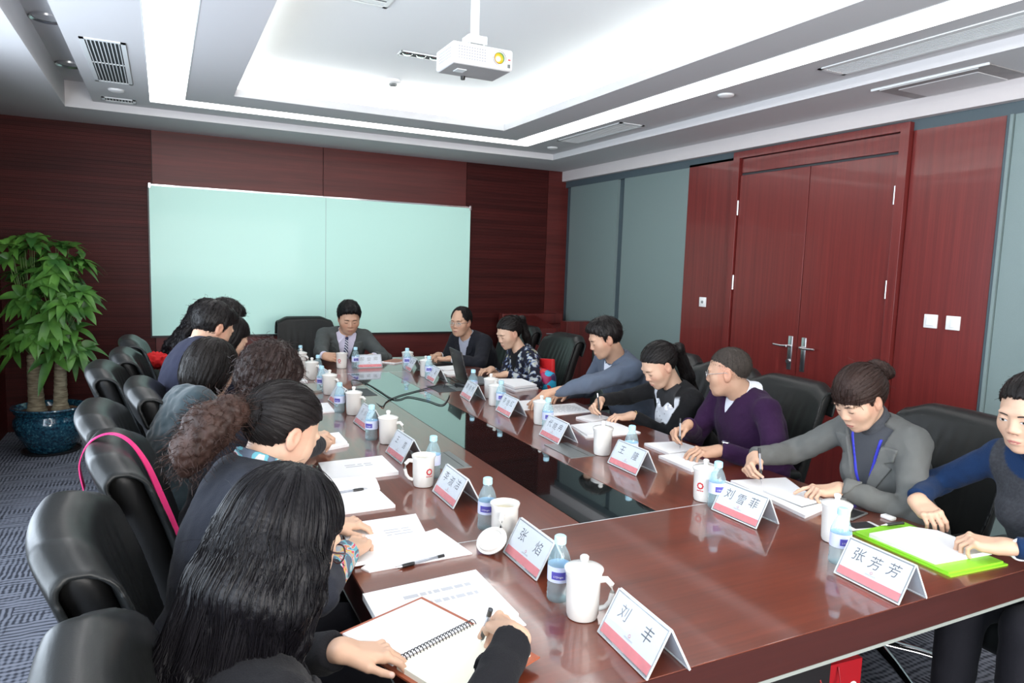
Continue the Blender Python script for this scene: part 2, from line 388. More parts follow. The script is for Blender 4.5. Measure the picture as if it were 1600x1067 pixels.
# ---- double door
dr = empty('door_1', (XR, 3.77, 0)); dr['kind'] = 'structure'
def db(name, y0, y1, z0, z1, mat, dx, th, parent=None, bevel=0.002):
    return MB().box((-dx, y0-3.77, z0), (-dx+th, y1-3.77, z1), bevel=bevel).build(name, mat, parent or dr)
db('frame_side', 2.99, 3.055, 0, 2.60, M_doorw, 0.045, 0.06)
db('frame_side', 4.475, 4.545, 0, 2.60, M_doorw, 0.045, 0.06)
db('frame_top', 3.055, 4.475, 2.545, 2.60, M_doorw, 0.045, 0.06)
db('transom_panel', 3.065, 4.465, 2.425, 2.54, M_doorw, 0.02, 0.03)
db('gap_backing', 3.05, 4.48, 0, 2.56, M_dark, 0.002, 0.004)
leaves = []
for k, (a, b) in enumerate(((3.065, 3.757), (3.763, 4.465))):
    lf = db('door_leaf', a, b, 0.01, 2.405, M_doorw, 0.028, 0.026); leaves.append(lf)
    hy = 3.757-0.06 if k == 0 else 3.763+0.06
    s = -1 if k == 0 else 1
    h = MB()
    h.box((-0.034, hy-0.021-3.77, 0.87), (-0.027, hy+0.021-3.77, 1.13), bevel=0.003)
    h.tube([(-0.03, hy-3.77, 1.055), (-0.075, hy-3.77, 1.055)], 0.010)
    h.tube([(-0.072, hy-3.77, 1.055), (-0.075, hy+s*0.05-3.77, 1.052), (-0.072, hy+s*0.13-3.77, 1.055)], [0.010, 0.009, 0.008])
    if k == 1: h.tube([(-0.03, hy-3.77, 0.935), (-0.052, hy-3.77, 0.935)], 0.016, 16)
    h.build('door_handle', M_steel, lf, smooth=True)
    for z in (2.14, 1.52, 0.3):
        yy = 3.062 if k == 0 else 4.468
        MB().tube([(-0.036, yy-3.77, z-0.06), (-0.036, yy-3.77, z+0.06)], 0.008).build('hinge', M_steel, lf, smooth=True)

# ---- left wall with windows, wall behind the camera
wl2 = MB(); zs, zt = 0.55, 2.55
ys = [YF]+[v for p in WIN_Y for v in p]+[YB]
for i in range(0, len(ys), 2): wl2.box((XL-0.1, ys[i], 0), (XL, ys[i+1], 2.8))
for a, b in WIN_Y: wl2.box((XL-0.1, a, 0), (XL, b, zs)).box((XL-0.1, a, zt), (XL, b, 2.8))
wleft = wl2.build('wall_left', M_slat); wleft['kind'] = 'structure'
for i, (a, b) in enumerate(WIN_Y):
    wn = empty('window_%d' % (i+1), (XL, (a+b)/2, zs)); wn['kind'] = 'structure'
    hw = (b-a)/2; f = MB()
    for y in (-hw, -0.02, hw-0.04): f.box((-0.08, y, 0), (-0.02, y+0.04, zt-zs))
    f.box((-0.08, -hw, 0), (-0.02, hw, 0.05)).box((-0.08, -hw, zt-zs-0.05), (-0.02, hw, zt-zs))
    f.build('frame', M_whitemetal, wn)
wf = MB()
wf.box((XL-0.1, YF-0.1, 0), (-0.5, YF, 2.8)).box((2.9, YF-0.1, 0), (XR+0.1, YF, 2.8)).box((-0.5, YF-0.1, 0), (2.9, YF, 1.05)).box((-0.5, YF-0.1, 2.5), (2.9, YF, 2.8))  # opening added for the light behind the camera, raised to keep the floor dark
wf.build('wall_front', M_wallpaint)['kind'] = 'structure'

# ================================================================ things on walls and ceiling
# teal writing board
bd = empty('glass_board', (1.5, YB-0.02, 0.82)); tag(bd, 'wide pale teal glass writing board on the back wall', 'whiteboard')
MB().box((-1.60, -0.035, 0.02), (1.60, -0.022, 1.41)).box((-1.6, -0.0351, 0.02), (-1.6, -0.034, 1.41)).build('glass_sheet', M_board, bd)
MB().box((-1.612, -0.022, 0.0), (1.603, 0.0, 1.415)).build('backing_panel', M_black, bd)
MB().box((-1.60, -0.037, 1.405), (1.60, -0.022, 1.42)).build('top_rail', M_boardedge, bd)
MB().box((-0.0015, -0.0356, 0.02), (0.0015, -0.034, 1.405)).build('seam', M_greywall, bd)
for x in (-1.595, 1.595): MB().box((x-0.012, -0.045, 1.38), (x+0.012, -0.02, 1.43), bevel=0.003).build('corner_clip', M_chrome, bd)

# switches and socket plate by the door
def plate(y, z, label, name='light_switch', sock=False):
    e = empty(name, (XR-0.006, y, z)); tag(e, label, 'light switch' if not sock else 'wall socket')
    MB().box((-0.01, -0.043, -0.043), (0, 0.043, 0.043), bevel=0.003).build('plate', M_white, e, smooth=True)
    if sock:
        MB().lathe([(0.012, 0), (0.012, 0.004), (0.006, 0.004), (0.006, 0)], 16, T(-0.010, 0, 0, ry=R(-90))).build('socket_hole', M_greypad, e)
    else: MB().box((-0.014, -0.026 if 'two' not in label else -0.013, -0.027), (-0.009, 0.026 if 'two' not in label else 0.013, 0.027), bevel=0.002).build('rocker', M_whitemetal, e)
plate(2.755, 1.335, 'white wall switch closer to the double door')
plate(2.615, 1.335, 'white wall switch farther from the double door, with two narrow rocker', )
plate(4.85, 1.33, 'small white socket plate on the wood panel beside the grey panels', 'wall_socket', True)

# ceiling grilles
def grille(x0, x1, y0, y1, z, n, along, label, name='air_vent', open_=0.55, mats=None, cross=False, fw=0.025):
    e = empty(name, ((x0+x1)/2, (y0+y1)/2, z)); tag(e, label, 'air vent')
    hx, hy = (x1-x0)/2, (y1-y0)/2
    f = MB()
    f.box((-hx, -hy, -0.006), (hx, -hy+fw, 0.002)).box((-hx, hy-fw, -0.006), (hx, hy, 0.002)).box((-hx, -hy, -0.006), (-hx+fw, hy, 0.002)).box((hx-fw, -hy, -0.006), (hx, hy, 0.002))
    if cross: f.box((-hx, -0.008, -0.005), (hx, 0.008, 0.002)) if along == 'y' else f.box((-0.008, -hy, -0.005), (0.008, hy, 0.002))
    f.build('frame', M_whitemetal, e)
    MB().box((-hx+0.01, -hy+0.01, -0.001), (hx-0.01, hy-0.01, 0.0)).build('backing', M_dark if mats is None else mats, e)
    s = MB()
    for i in range(n):
        t = -1+2*(i+0.5)/n
        if along == 'y':
            c = t*(hx-fw); hw = (hx-fw)/n*(1-open_); s.box((c-hw, -hy+fw, -0.005), (c+hw, hy-fw, -0.0015))
        else:
            c = t*(hy-fw); hw = (hy-fw)/n*(1-open_); s.box((-hx+fw, c-hw, -0.005), (hx-fw, c+hw, -0.0015))
    s.build('slat', M_whitemetal, e); return e
grille(-0.395, -0.165, 4.70, 5.80, ZB, 9, 'y', 'square-barred white vent with dark gaps on the plant side', open_=0.72, cross=True)
grille(-0.395, -0.165, 6.36, 6.50, ZB, 9, 'y', 'small vent with dark gaps close to the back wall', open_=0.65, fw=0.02)
grille(3.36, 3.60, 4.85, 5.88, ZB, 30, 'x', 'pale finely ribbed vent above the grey wall panels', open_=0.5, mats=M_slot)
grille(3.42, 3.64, 0.6, 2.98, ZB, 8, 'y', 'very long pale slatted vent above the double door', open_=0.5, mats=M_slot, cross=True)
# square hatch in the soffit over the door, its dust stain around it
hp = empty('access_hatch', (4.05, 2.62, ZA)); tag(hp, 'grey-stained square access hatch in the soffit above the door', 'access hatch')
MB().box((-0.17, -0.33, -0.004), (0.22, 0.33, 0.001)).build('stained_frame', plain('dusty_paint', (0.33, 0.31, 0.31), 0.9, noise=0.1, nscale=12), hp)
MB().box((-0.07, -0.22, -0.008), (0.21, 0.24, -0.003)).build('panel', M_ceil, hp)
MB().box((-0.185, -0.34, -0.012), (-0.175, 0.34, 0.0)).box((-0.16, -0.27, -0.012), (-0.152, 0.30, 0.0)).build('edge_bar', M_whitemetal, hp)
# recessed round lights in the channel
for y, lb in ((4.95, 'round recessed downlight in the channel, nearer the camera'), (6.05, 'round recessed downlight in the channel, nearer the back wall')):
    e = empty('downlight', (-0.565, y, 2.93)); tag(e, lb, 'ceiling light')
    MB().lathe([(0.075, -0.002), (0.090, -0.012), (0.092, 0.0)], 28).build('ring', M_steel, e, smooth=True)
    MB().lathe([(0.0001, 0.03), (0.06, 0.02), (0.076, -0.004)], 28).build('reflector', M_greypad, e, smooth=True)
for x, y, z, lb in ((3.42, 3.72, ZB, 'plain white round speaker disc on the ceiling over the purple jumper'), (3.52, 6.25, ZB, 'small white disc beside the ribbed vent'), (-0.28, 6.05, ZB, 'small white disc between the two dark-gapped vents')):
    o = MB().lathe([(0.0001, -0.018), (0.03, -0.018), (0.05, -0.010), (0.055, 0.0)], 28).build('ceiling_disc', M_white, None, smooth=True, loc=(x, y, z)); tag(o, lb, 'ceiling speaker')
# smoke detector
e = empty('smoke_detector', (1.683, 5.633, ZT)); tag(e, 'round white smoke detector on the lit tray ceiling', 'smoke detector')
MB().lathe([(0.0001, -0.03), (0.045, -0.03), (0.062, -0.02), (0.062, 0.0)], 28).build('housing', M_white, e, smooth=True)
MB().lathe([(0.0001, -0.055), (0.02, -0.055), (0.032, -0.045), (0.032, -0.03)], 24).build('sensor', M_greypad, e, smooth=True)
# recessed spotlight bank
e = empty('spotlight_panel', (1.66, 4.88, ZT)); tag(e, 'recessed ceiling panel of small spotlights behind the projector', 'ceiling light')
MB().box((-0.16, -0.055, -0.006), (0.16, -0.045, 0.004)).box((-0.16, 0.045, -0.006), (0.16, 0.055, 0.004)).box((-0.16, -0.055, -0.006), (-0.15, 0.055, 0.004)).box((0.15, -0.055, -0.006), (0.16, 0.055, 0.004)).build('frame', M_whitemetal, e)
MB().box((-0.15, -0.045, -0.002), (0.15, 0.045, -0.001)).build('backing', M_dark, e)
for x in (-0.1, 0, 0.1): MB().sphere((x, 0, -0.001), 0.036, seg=16, sc_=(1, 1, 0.35)).build('lamp', M_chrome, e, smooth=True)
# square diffuser at the top of the picture
grille(0.80, 1.18, 3.60, 4.10, ZT, 6, 'x', 'square white air diffuser on the lit tray ceiling', open_=0.35, mats=M_slot)

# projector on its pole
pj = empty('projector', (1.41, 3.33, 2.555)); tag(pj, 'white projector hanging from the ceiling on a white pole', 'projector')
MB().box((-0.16, -0.115, 0.0), (0.16, 0.115, 0.10), bevel=0.012, seg=3).build('body', M_white, pj, smooth=True)
MB().box((-0.15, -0.105, -0.003), (0.15, 0.105, 0.004), bevel=0.002).build('underside', plain('grey_plastic', (0.36, 0.35, 0.35), 0.5), pj)
vt = MB()
for i in range(11):
    for j in range(5): vt.box((-0.13+i*0.0135, -0.1165, 0.022+j*0.013), (-0.123+i*0.0135, -0.1145, 0.028+j*0.013))
M_vh = plain('vent_hole', (0.35, 0.36, 0.38), 0.7); vt.build('vent_grille', M_vh, pj); vt = MB()
for i in range(9):
    for j in range(4): vt.box((-0.1615, -0.09+i*0.018, 0.026+j*0.014), (-0.159, -0.08+i*0.018, 0.033+j*0.014))
vt.build('vent_grille', M_vh, pj)
MB().lathe([(0.034, 0.004), (0.034, -0.004), (0.029, -0.006), (0.027, 0.004)], 32, T(0.085, -0.115, 0.052, rx=R(90))).build('lens_ring', M_black, pj, smooth=True)
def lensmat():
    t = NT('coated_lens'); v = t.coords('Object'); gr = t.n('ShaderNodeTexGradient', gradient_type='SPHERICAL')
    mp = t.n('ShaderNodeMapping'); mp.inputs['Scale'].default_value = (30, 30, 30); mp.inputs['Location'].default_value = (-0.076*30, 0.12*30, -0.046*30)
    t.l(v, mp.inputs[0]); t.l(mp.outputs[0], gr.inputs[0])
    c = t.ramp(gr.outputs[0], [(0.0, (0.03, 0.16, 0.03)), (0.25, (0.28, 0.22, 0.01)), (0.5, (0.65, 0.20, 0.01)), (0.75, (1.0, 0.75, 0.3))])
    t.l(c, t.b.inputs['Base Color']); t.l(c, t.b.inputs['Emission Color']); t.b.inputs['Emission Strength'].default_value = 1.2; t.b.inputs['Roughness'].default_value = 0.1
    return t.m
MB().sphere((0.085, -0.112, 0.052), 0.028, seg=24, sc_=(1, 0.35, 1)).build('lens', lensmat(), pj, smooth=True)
MB().box((0.132, -0.117, 0.047), (0.145, -0.115, 0.053)).build('logo', M_red, pj)
MB().box((0.130, -0.117, 0.012), (0.145, -0.114, 0.030), bevel=0.002).build('infrared_window', M_greypad, pj)
MB().box((-0.10, -0.03, -0.006), (-0.05, 0.03, -0.002), bevel=0.001).box((-0.095, -0.028, -0.0065), (-0.055, -0.022, -0.0055)).build('bottom_hatch', M_whitemetal, pj)
MB().lathe([(0.013, 0), (0.011, -0.02), (0.0001, -0.022)], 16, T(-0.02, 0.095, 0)).build('foot', M_black, pj, smooth=True)
MB().box((-0.05, -0.045, 0.125), (0.05, 0.045, 0.165), bevel=0.003).box((-0.045, -0.04, 0.10), (-0.038, 0.04, 0.13)).box((0.03, -0.04, 0.10), (0.038, 0.04, 0.13)).build('bracket', M_whitemetal, pj)
MB().tube([(0, 0, 0.16), (0, 0, ZT-2.555)], 0.022, 20).build('pole', M_whitemetal, pj, smooth=True)
MB().tube([(0.05, 0.02, 0.10), (0.09, 0.03, 0.125), (0.06, 0.03, 0.14), (0.02, 0.02, 0.17)], 0.004, 8).build('cable', M_black, pj, smooth=True)

# lectern cabinet in the back corner
lc = empty('lectern', (3.85, 6.85, 0)); tag(lc, 'low dark red wooden lectern in the corner by the grey panels', 'lectern')
MB().box((-0.42, -0.30, 0.0), (0.30, 0.30, 0.94), bevel=0.004).build('body', M_lect, lc)
MB().box((0.02, -0.44, 0.0), (0.36, -0.30, 1.02), bevel=0.004).build('side_cabinet', M_lect, lc)
MB().box((-0.44, 0.20, 0.94), (0.34, 0.30, 1.06), bevel=0.004).build('top_board', M_lect, lc)
MB().prism([(-0.30, 0.94), (0.20, 0.94), (0.20, 1.04)], 0.40, T(-0.42, 0, 0) @ Matrix(((0, 0, 1, 0), (1, 0, 0, 0), (0, 1, 0, 0), (0, 0, 0, 1)))).build('slanted_top', M_lect, lc)
for x in (-0.32, -0.12):
    MB().tube([(x-0.04, -0.31, 0.88), (x+0.04, -0.31, 0.88)], 0.006).build('handle', M_chrome, lc, smooth=True)
# ================================================================ surfaces grown from distance fields
def smin(a, b, k):
    h = np.clip(0.5+0.5*(b-a)/k, 0, 1); return b+(a-b)*h-k*h*(1-h)
def smax(a, b, k): return -smin(-a, -b, k)
def cap(p, a, b, ra, rb=None):
    rb = ra if rb is None else rb
    a = np.asarray(a, float); ba = np.asarray(b, float)-a; pa = p-a
    h = np.clip(pa@ba/max(ba@ba, 1e-9), 0, 1)
    return np.linalg.norm(pa-h[:, None]*ba, axis=1)-(ra+(rb-ra)*h)
def ell(p, c, r):
    r = np.asarray(r, float); q = (p-np.asarray(c, float))
    k0 = np.linalg.norm(q/r, axis=1); k1 = np.linalg.norm(q/(r*r), axis=1)+1e-9
    return k0*(k0-1)/k1
def rbox(p, c, hs, r):
    q = np.abs(p-np.asarray(c, float))-(np.asarray(hs, float)-r)
    return np.linalg.norm(np.maximum(q, 0), axis=1)+np.minimum(q.max(axis=1), 0)-r
def sst(a, b, x):
    t = np.clip((x-a)/(b-a), 0, 1); return t*t*(3-2*t)

def surf(fn, lo, hi, h, margin=0.012):
    """surface-nets mesh (verts, quads) of fn<0 on a grid of step h, evaluated only in blocks near the surface"""
    B = 6
    lo = np.asarray(lo, float); hi = np.asarray(hi, float)
    nb = np.ceil((hi-lo)/(h*B)).astype(int)+1; n = nb*B
    ax = [lo[i]+h*(np.arange(nb[i])*B+(B-1)/2) for i in range(3)]
    cc = np.stack(np.meshgrid(*ax, indexing='ij'), -1).reshape(-1, 3)
    d = np.concatenate([fn(cc[i:i+200000]) for i in range(0, len(cc), 200000)]).reshape(nb)
    act = np.argwhere(np.abs(d) < h*B*0.9*1.25+margin)
    D = np.repeat(np.repeat(np.repeat(np.where(d < 0, -1, 1).astype(np.float32), B, 0), B, 1), B, 2)
    g = np.arange(B); off = np.stack(np.meshgrid(g, g, g, indexing='ij'), -1).reshape(-1, 3)
    for i in range(0, len(act), 1500):
        a = act[i:i+1500]
        idx = (a[:, None, :]*B+off[None]).reshape(-1, 3)
        v = fn(lo+idx*h).astype(np.float32)
        D[idx[:, 0], idx[:, 1], idx[:, 2]] = v
    s = D < 0
    cnt = np.zeros([k-1 for k in D.shape], np.int8)
    cor = [(i, j, k) for i in (0, 1) for j in (0, 1) for k in (0, 1)]
    sh = cnt.shape
    for i, j, k in cor: cnt += s[i:i+sh[0], j:j+sh[1], k:k+sh[2]]
    cells = np.argwhere((cnt > 0) & (cnt < 8))
    cid = -np.ones(sh, np.int32); cid[cells[:, 0], cells[:, 1], cells[:, 2]] = np.arange(len(cells))
    V = {c: D[cells[:, 0]+c[0], cells[:, 1]+c[1], cells[:, 2]+c[2]].astype(float) for c in cor}
    acc = np.zeros((len(cells), 3)); num = np.zeros(len(cells))
    for c in cor:
        for axs in range(3):
            if c[axs]: continue
            e = list(c); e[axs] = 1; e = tuple(e)
            va, vb = V[c], V[e]; m = (va < 0) != (vb < 0)
            t = np.where(m, va/np.where(va == vb, 1, va-vb), 0)
            p = np.array(c, float)[None].repeat(len(cells), 0); p[:, axs] += t
            acc += p*m[:, None]; num += m
    verts = lo+h*(cells+acc/np.maximum(num, 1)[:, None])
    quads = []
    for axs in range(3):
        o = [0, 0, 0]; o[axs] = 1
        sl0 = tuple(slice(0, D.shape[i]-o[i]) for i in range(3)); sl1 = tuple(slice(o[i], D.shape[i]) for i in range(3))
        ch = np.argwhere(s[sl0] != s[sl1]); u, w_ = [(1, 2), (2, 0), (0, 1)][axs]
        ok = (ch[:, u] > 0) & (ch[:, w_] > 0) & (ch[:, u] < sh[u]) & (ch[:, w_] < sh[w_]); ch = ch[ok]
        ins = s[ch[:, 0], ch[:, 1], ch[:, 2]]
        q = []
        for du, dw in ((1, 1), (0, 1), (0, 0), (1, 0)):
            k = ch.copy(); k[:, u] -= du; k[:, w_] -= dw; q.append(cid[k[:, 0], k[:, 1], k[:, 2]])
        q = np.stack(q, 1); q[~ins] = q[~ins][:, ::-1]; quads.append(q)
    quads = np.concatenate(quads); quads = quads[(quads >= 0).all(1)]
    return verts, quads
def np_mesh(name, parts, mat, parent=None, attrs=None, smooth=True, mats=None, relax=0):
    """parts: list of (verts, quads); attrs: {name: (N,3|4) array}"""
    V = []; Q = []; n = 0
    for v, q in parts:
        V.append(v); Q.append(q+n); n += len(v)
    V = np.concatenate(V); Q = np.concatenate(Q)
    for _ in range(relax):
        e = np.concatenate([Q[:, [0, 1]], Q[:, [1, 2]], Q[:, [2, 3]], Q[:, [3, 0]]]); e = np.concatenate([e, e[:, ::-1]])
        acc = np.zeros_like(V); cnt = np.bincount(e[:, 0], minlength=len(V))
        for k in range(3): acc[:, k] = np.bincount(e[:, 0], V[e[:, 1], k], minlength=len(V))
        V = np.where(cnt[:, None] > 0, 0.5*V+0.5*acc/np.maximum(cnt, 1)[:, None], V)
    me = bpy.data.meshes.new(name)
    me.vertices.add(len(V)); me.vertices.foreach_set('co', V.astype(np.float32).ravel())
    me.loops.add(Q.size); me.loops.foreach_set('vertex_index', Q.astype(np.int32).ravel())
    me.polygons.add(len(Q)); me.polygons.foreach_set('loop_start', np.arange(0, Q.size, 4, dtype=np.int32))
    me.polygons.foreach_set('use_smooth', np.full(len(Q), smooth))
    me.update(calc_edges=True)
    for k, a in (attrs or {}).items():
        a = np.asarray(a, np.float32)
        if a.shape[1] == 3: a = np.concatenate([a, np.ones((len(a), 1), np.float32)], 1)
        at = me.color_attributes.new(k, 'FLOAT_COLOR', 'POINT'); at.data.foreach_set('color', a.ravel())
    me.materials.append(mat)
    o = bpy.data.objects.new(name, me); link(o, parent); return o

# ================================================================ conference table
TX0, TX1, TY0, TY1, TZ = 0.447, 2.343, 1.09, 6.02, 0.75
GX0, GX1, GY0, GY1 = 1.235, 1.555, 1.905, 5.21
tb = empty('conference_table', ((TX0+TX1)/2, (TY0+TY1)/2, 0)); tag(tb, 'long dark red wooden conference table with a black glass centre', 'table')
cx, cy = tb.location[0], tb.location[1]
def tbx(name, x0, x1, y0, y1, z0, z1, mat, bev=0.0015): return MB().box((x0-cx, y0-cy, z0), (x1-cx, y1-cy, z1), bevel=bev).build(name, mat, tb)
g = 0.001
tbx('top_board', TX0, TX1, TY0, GY0-g, 0.662, TZ, M_tbl)
tbx('top_board', TX0, TX1, GY1+g, TY1, 0.662, TZ, M_tbl)
tbx('top_board', TX0, GX0-g, GY0+g, GY1-g, 0.662, TZ, M_tbl_long)
tbx('top_board', GX1+g, TX1, GY0+g, GY1-g, 0.662, TZ, M_tbl_long)
tbx('seam_strip', TX0+0.004, TX1-0.004, GY0-0.0012, GY0+0.0012, 0.74, TZ+0.0003, M_acryledge, 0)
tbx('seam_strip', TX0+0.004, TX1-0.004, GY1-0.0012, GY1+0.0012, 0.74, TZ+0.0003, M_acryledge, 0)
tbx('glass_insert', GX0+0.002, GX1-0.002, GY0+0.002, GY1-0.002, 0.735, TZ-0.0005, M_blackglass, 0)
for a in ((TX0+0.002, TX1-0.002, TY0-0.0012, TY0+0.003), (TX0+0.002, TX1-0.002, TY1-0.003, TY1+0.0012), (TX0-0.0012, TX0+0.003, TY0+0.002, TY1-0.002), (TX1-0.003, TX1+0.0012, TY0+0.002, TY1-0.002)): tbx('shaded_edge_band', *a, 0.664, 0.7475, M_edge_shaded, 0)  # thin bands with the edge shade in their colour, over the board sides
tbx('edge_strip', TX0+0.02, TX1-0.02, TY0+0.02, TY1-0.02, 0.655, 0.66, M_skirt, 0)
for a in ((TX0+0.001, TX1-0.001, TY0+0.001, TY0+0.012), (TX0+0.001, TX1-0.001, TY1-0.012, TY1-0.001), (TX0+0.001, TX0+0.012, TY0+0.012, TY1-0.012), (TX1-0.012, TX1-0.001, TY0+0.012, TY1-0.012)):
    tbx('edge_strip', *a, 0.651, 0.661, M_edgestrip, 0)
for a in ((TX0+0.42, GX0-0.1, TY0+0.35, TY0+0.40), (GX1+0.1, TX1-0.42, TY0+0.35, TY0+0.40), (TX0+0.42, TX0+0.46, TY0+0.40, TY1-0.40), (TX1-0.46, TX1-0.42, TY0+0.40, TY1-0.40), (TX0+0.42, TX1-0.42, TY1-0.4, TY1-0.35)):
    tbx('skirt_panel', *a, 0.0, 0.66, M_skirt)
for x in (TX0+0.42, TX1-0.56):
    for y in (TY0+0.40, 3.4, TY1-0.54): tbx('pedestal', x+0.05, x+0.13, y, y+0.14, 0, 0.66, M_skirt)
for (x0, x1, y0, y1) in ((1.62, 1.75, 2.60, 2.85), (1.02, 1.15, 2.63, 2.89)):
    tbx('cable_hatch', x0, x1, y0, y1, TZ-0.002, TZ+0.003, M_greypad, 0.001)
    tbx('cable_slot', (x0+x1)/2+0.03, (x0+x1)/2+0.034, y0+0.01, y1-0.01, TZ+0.002, TZ+0.0034, M_black, 0)
for (x0, x1, y0, y1, s) in ((1.62, 1.75, 4.28, 4.53, 1), (1.08, 1.21, 4.30, 4.56, -1)):
    tbx('cable_hatch', x0, x1, y0, y1, TZ-0.002, TZ+0.002, M_dark, 0)
    MB().box((0, 0, 0), (0.13, 0.25, 0.004), T((x1+0.002 if s > 0 else x0-0.132)-cx, y0-cy, TZ+0.001, ry=0), bevel=0.001).build('hatch_lid', M_greypad, tb)

# ================================================================ office chairs
def chair_meshes():
    zt = 1.05
    def yc(z): return -0.235-0.30*(z-0.48)-0.06*np.maximum(z-0.85, 0)
    def shift(p):
        q = p.copy(); q[:, 1] = p[:, 1]-yc(p[:, 2])-0.55*p[:, 0]**2; return q
    def width(z): return 0.272-0.022*sst(0.85, 1.07, z)**2*1.0-0.03*sst(0.75, 0.5, z)
    def pad(p):                                                    # leather cape: front panel, rolled top, short rear flap, open at the sides
        q = shift(p); x = np.abs(q[:, 0])/width(p[:, 2])*0.27
        zt_ = 1.058-0.035*sst(0.16, 0.275, x)
        yy = np.abs(q[:, 1]+0.006)-(0.060-0.052); zz = np.abs(q[:, 2]-0.70)-((zt_-0.70)-0.052)
        d2 = np.hypot(np.maximum(yy, 0), np.maximum(zz, 0))+np.minimum(np.maximum(yy, zz), 0)-0.052
        sh = np.abs(d2+0.008)-0.008
        sh = sh-0.0018*np.sin(q[:, 0]*105+2.2*np.sin(q[:, 2]*6))*sst(0.24, 0.1, x)*sst(0.5, 0.6, q[:, 2])*sst(1.02, 0.9, q[:, 2])*(q[:, 1] > 0.02)
        flap = 0.93-0.035*sst(0.0, 0.27, x)
        sh = smax(sh, np.where(q[:, 1] < 0.012, flap-q[:, 2], 0.44-q[:, 2])*0.8, 0.003)
        return smax(sh, (x-0.27)*0.9, 0.006)
    def shell(p):
        q = shift(p); return rbox(q, (0, -0.006, 0.735), (0.243, 0.047, 0.300), 0.044)
    def seat(p):
        q = p.copy()
        d = rbox(q, (0, 0.02, 0.43), (0.262, 0.26, 0.062), 0.055)
        return smin(d, ell(q, (0, 0.03, 0.475), (0.20, 0.21, 0.035)), 0.03)
    def armp(p):
        q = p.copy(); q[:, 2] += 0.10*np.maximum(-0.08-q[:, 1], 0)
        d = rbox(q, (0.295, 0.0, 0.645), (0.035, 0.15, 0.022), 0.02)
        return d
    def armf(p):
        return smin(cap(p, (0.29, 0.09, 0.63), (0.285, 0.05, 0.42), 0.020), cap(p, (0.29, -0.10, 0.63), (0.27, -0.20, 0.50), 0.018), 0.02)
    B = dict()
    B['backrest'] = (surf(pad, (-0.31, -0.60, 0.40), (0.31, -0.10, 1.12), 0.0066), M_leather)
    B['back_shell'] = (surf(shell, (-0.30, -0.56, 0.38), (0.30, -0.10, 1.02), 0.011), M_leather2)
    B['seat'] = (surf(seat, (-0.30, -0.28, 0.33), (0.30, 0.32, 0.53), 0.011), M_leather)
    B['arm_pad'] = (surf(armp, (0.24, -0.18, 0.58), (0.35, 0.18, 0.70), 0.008), M_leather2)
    B['arm_frame'] = (surf(armf, (0.23, -0.26, 0.37), (0.34, 0.14, 0.68), 0.008), M_black)
    return B
CM = chair_meshes()
def make_chair():
    e = empty('office_chair')
    for k in ('backrest', 'back_shell', 'seat'): np_mesh(k, [CM[k][0]], CM[k][1], e, relax=1)
    for s in (1, -1):
        a = []
        for k in ('arm_pad', 'arm_frame'):
            v, q = CM[k][0]; v = v.copy(); v[:, 0] *= s; a.append(np_mesh('arm_rest' if k == 'arm_pad' else 'arm_bracket', [(v, q if s > 0 else q[:, ::-1])], CM[k][1], e if k == 'arm_pad' else a[0], relax=1))
        MB().box((s*0.272-0.012, -0.215, 0.50), (s*0.272+0.012, -0.185, 0.56), bevel=0.004).build('chrome_joint', M_chrome, a[0], smooth=True)
    MB().tube([(0, 0, 0.09), (0, 0, 0.37)], 0.028, 16).build('gas_column', M_chrome, e, smooth=True)
    for k in range(5):
        an = 2*math.pi*k/5+0.3; c, s = math.cos(an), math.sin(an)
        lg = MB().tube([(0.02*c, 0.02*s, 0.11), (0.16*c, 0.16*s, 0.095), (0.30*c, 0.30*s, 0.07)], [0.026, 0.020, 0.014], 10, flat=0.8).build('base_leg', M_chrome, e, smooth=True)
        MB().lathe([(0.0001, -0.02), (0.024, -0.02), (0.028, -0.012), (0.028, 0.012), (0.024, 0.02), (0.0001, 0.02)], 18, T(0.30*c, 0.30*s, 0.0285, rz=an+0.4, rx=R(90))).build('caster', M_rubber, lg, smooth=True)
    return e
chair0 = make_chair(); used = [False]
def chair(x, y, rz, label, grp, tilt=0):
    o = chair0 if not used[0] else copy_tree(chair0); used[0] = True
    o.location = (x, y, 0); o.rotation_euler = (0, 0, R(rz)); tag(o, label, 'chair', grp); return o
GL, GR = 'black leather chairs along the plant side of the table', 'black leather chairs along the door side of the table'
# facing +x is rz=-90
for x, y, rz, lb in ((0.30, 1.05, -84, 'black leather chair behind the long-haired writer in the black blazer'),
                     (0.21, 1.70, -86, 'black leather chair behind the woman with the frizzy brown ponytail'),
                     (0.26, 2.32, -88, 'black leather chair with the bright pink strap hanging over its back'),
                     (0.18, 2.87, -88, 'black leather chair just past the one with the pink strap'),
                     (0.31, 3.38, -88, 'black leather chair pushed in, behind the teal velvet jacket'),
                     (0.12, 3.95, -90, 'black leather chair standing back beside the plant, third from the back wall'),
                     (0.19, 4.50, -90, 'black leather chair second from the back wall on the plant side'),
                     (0.20, 5.20, -90, 'black leather chair closest to the back wall on the plant side')):
    chair(x, y, rz, lb, GL)
for x, y, rz, lb in ((2.68, 1.10, 88, 'black leather chair of the woman in the dark blue turtleneck'),
                     (2.60, 1.76, 84, 'black leather chair behind the woman in the grey blazer'),
                     (2.60, 2.62, 88, 'black leather chair behind the man in the purple jumper'),
                     (2.62, 3.10, 90, 'black leather chair behind the woman in the black and white cardigan'),
                     (2.70, 3.68, 90, 'black leather chair behind the man reaching across in the grey shirt'),
                     (2.58, 4.92, 90, 'black leather chair with the colourful bag, behind the floral blouse'),
                     (2.60, 5.68, 94, 'black leather chair of the man with receding hair and glasses')):
    chair(x, y, rz, lb, GR)
chair(1.22, 6.42, 184, 'black leather chair at the head of the table under the teal board', None)

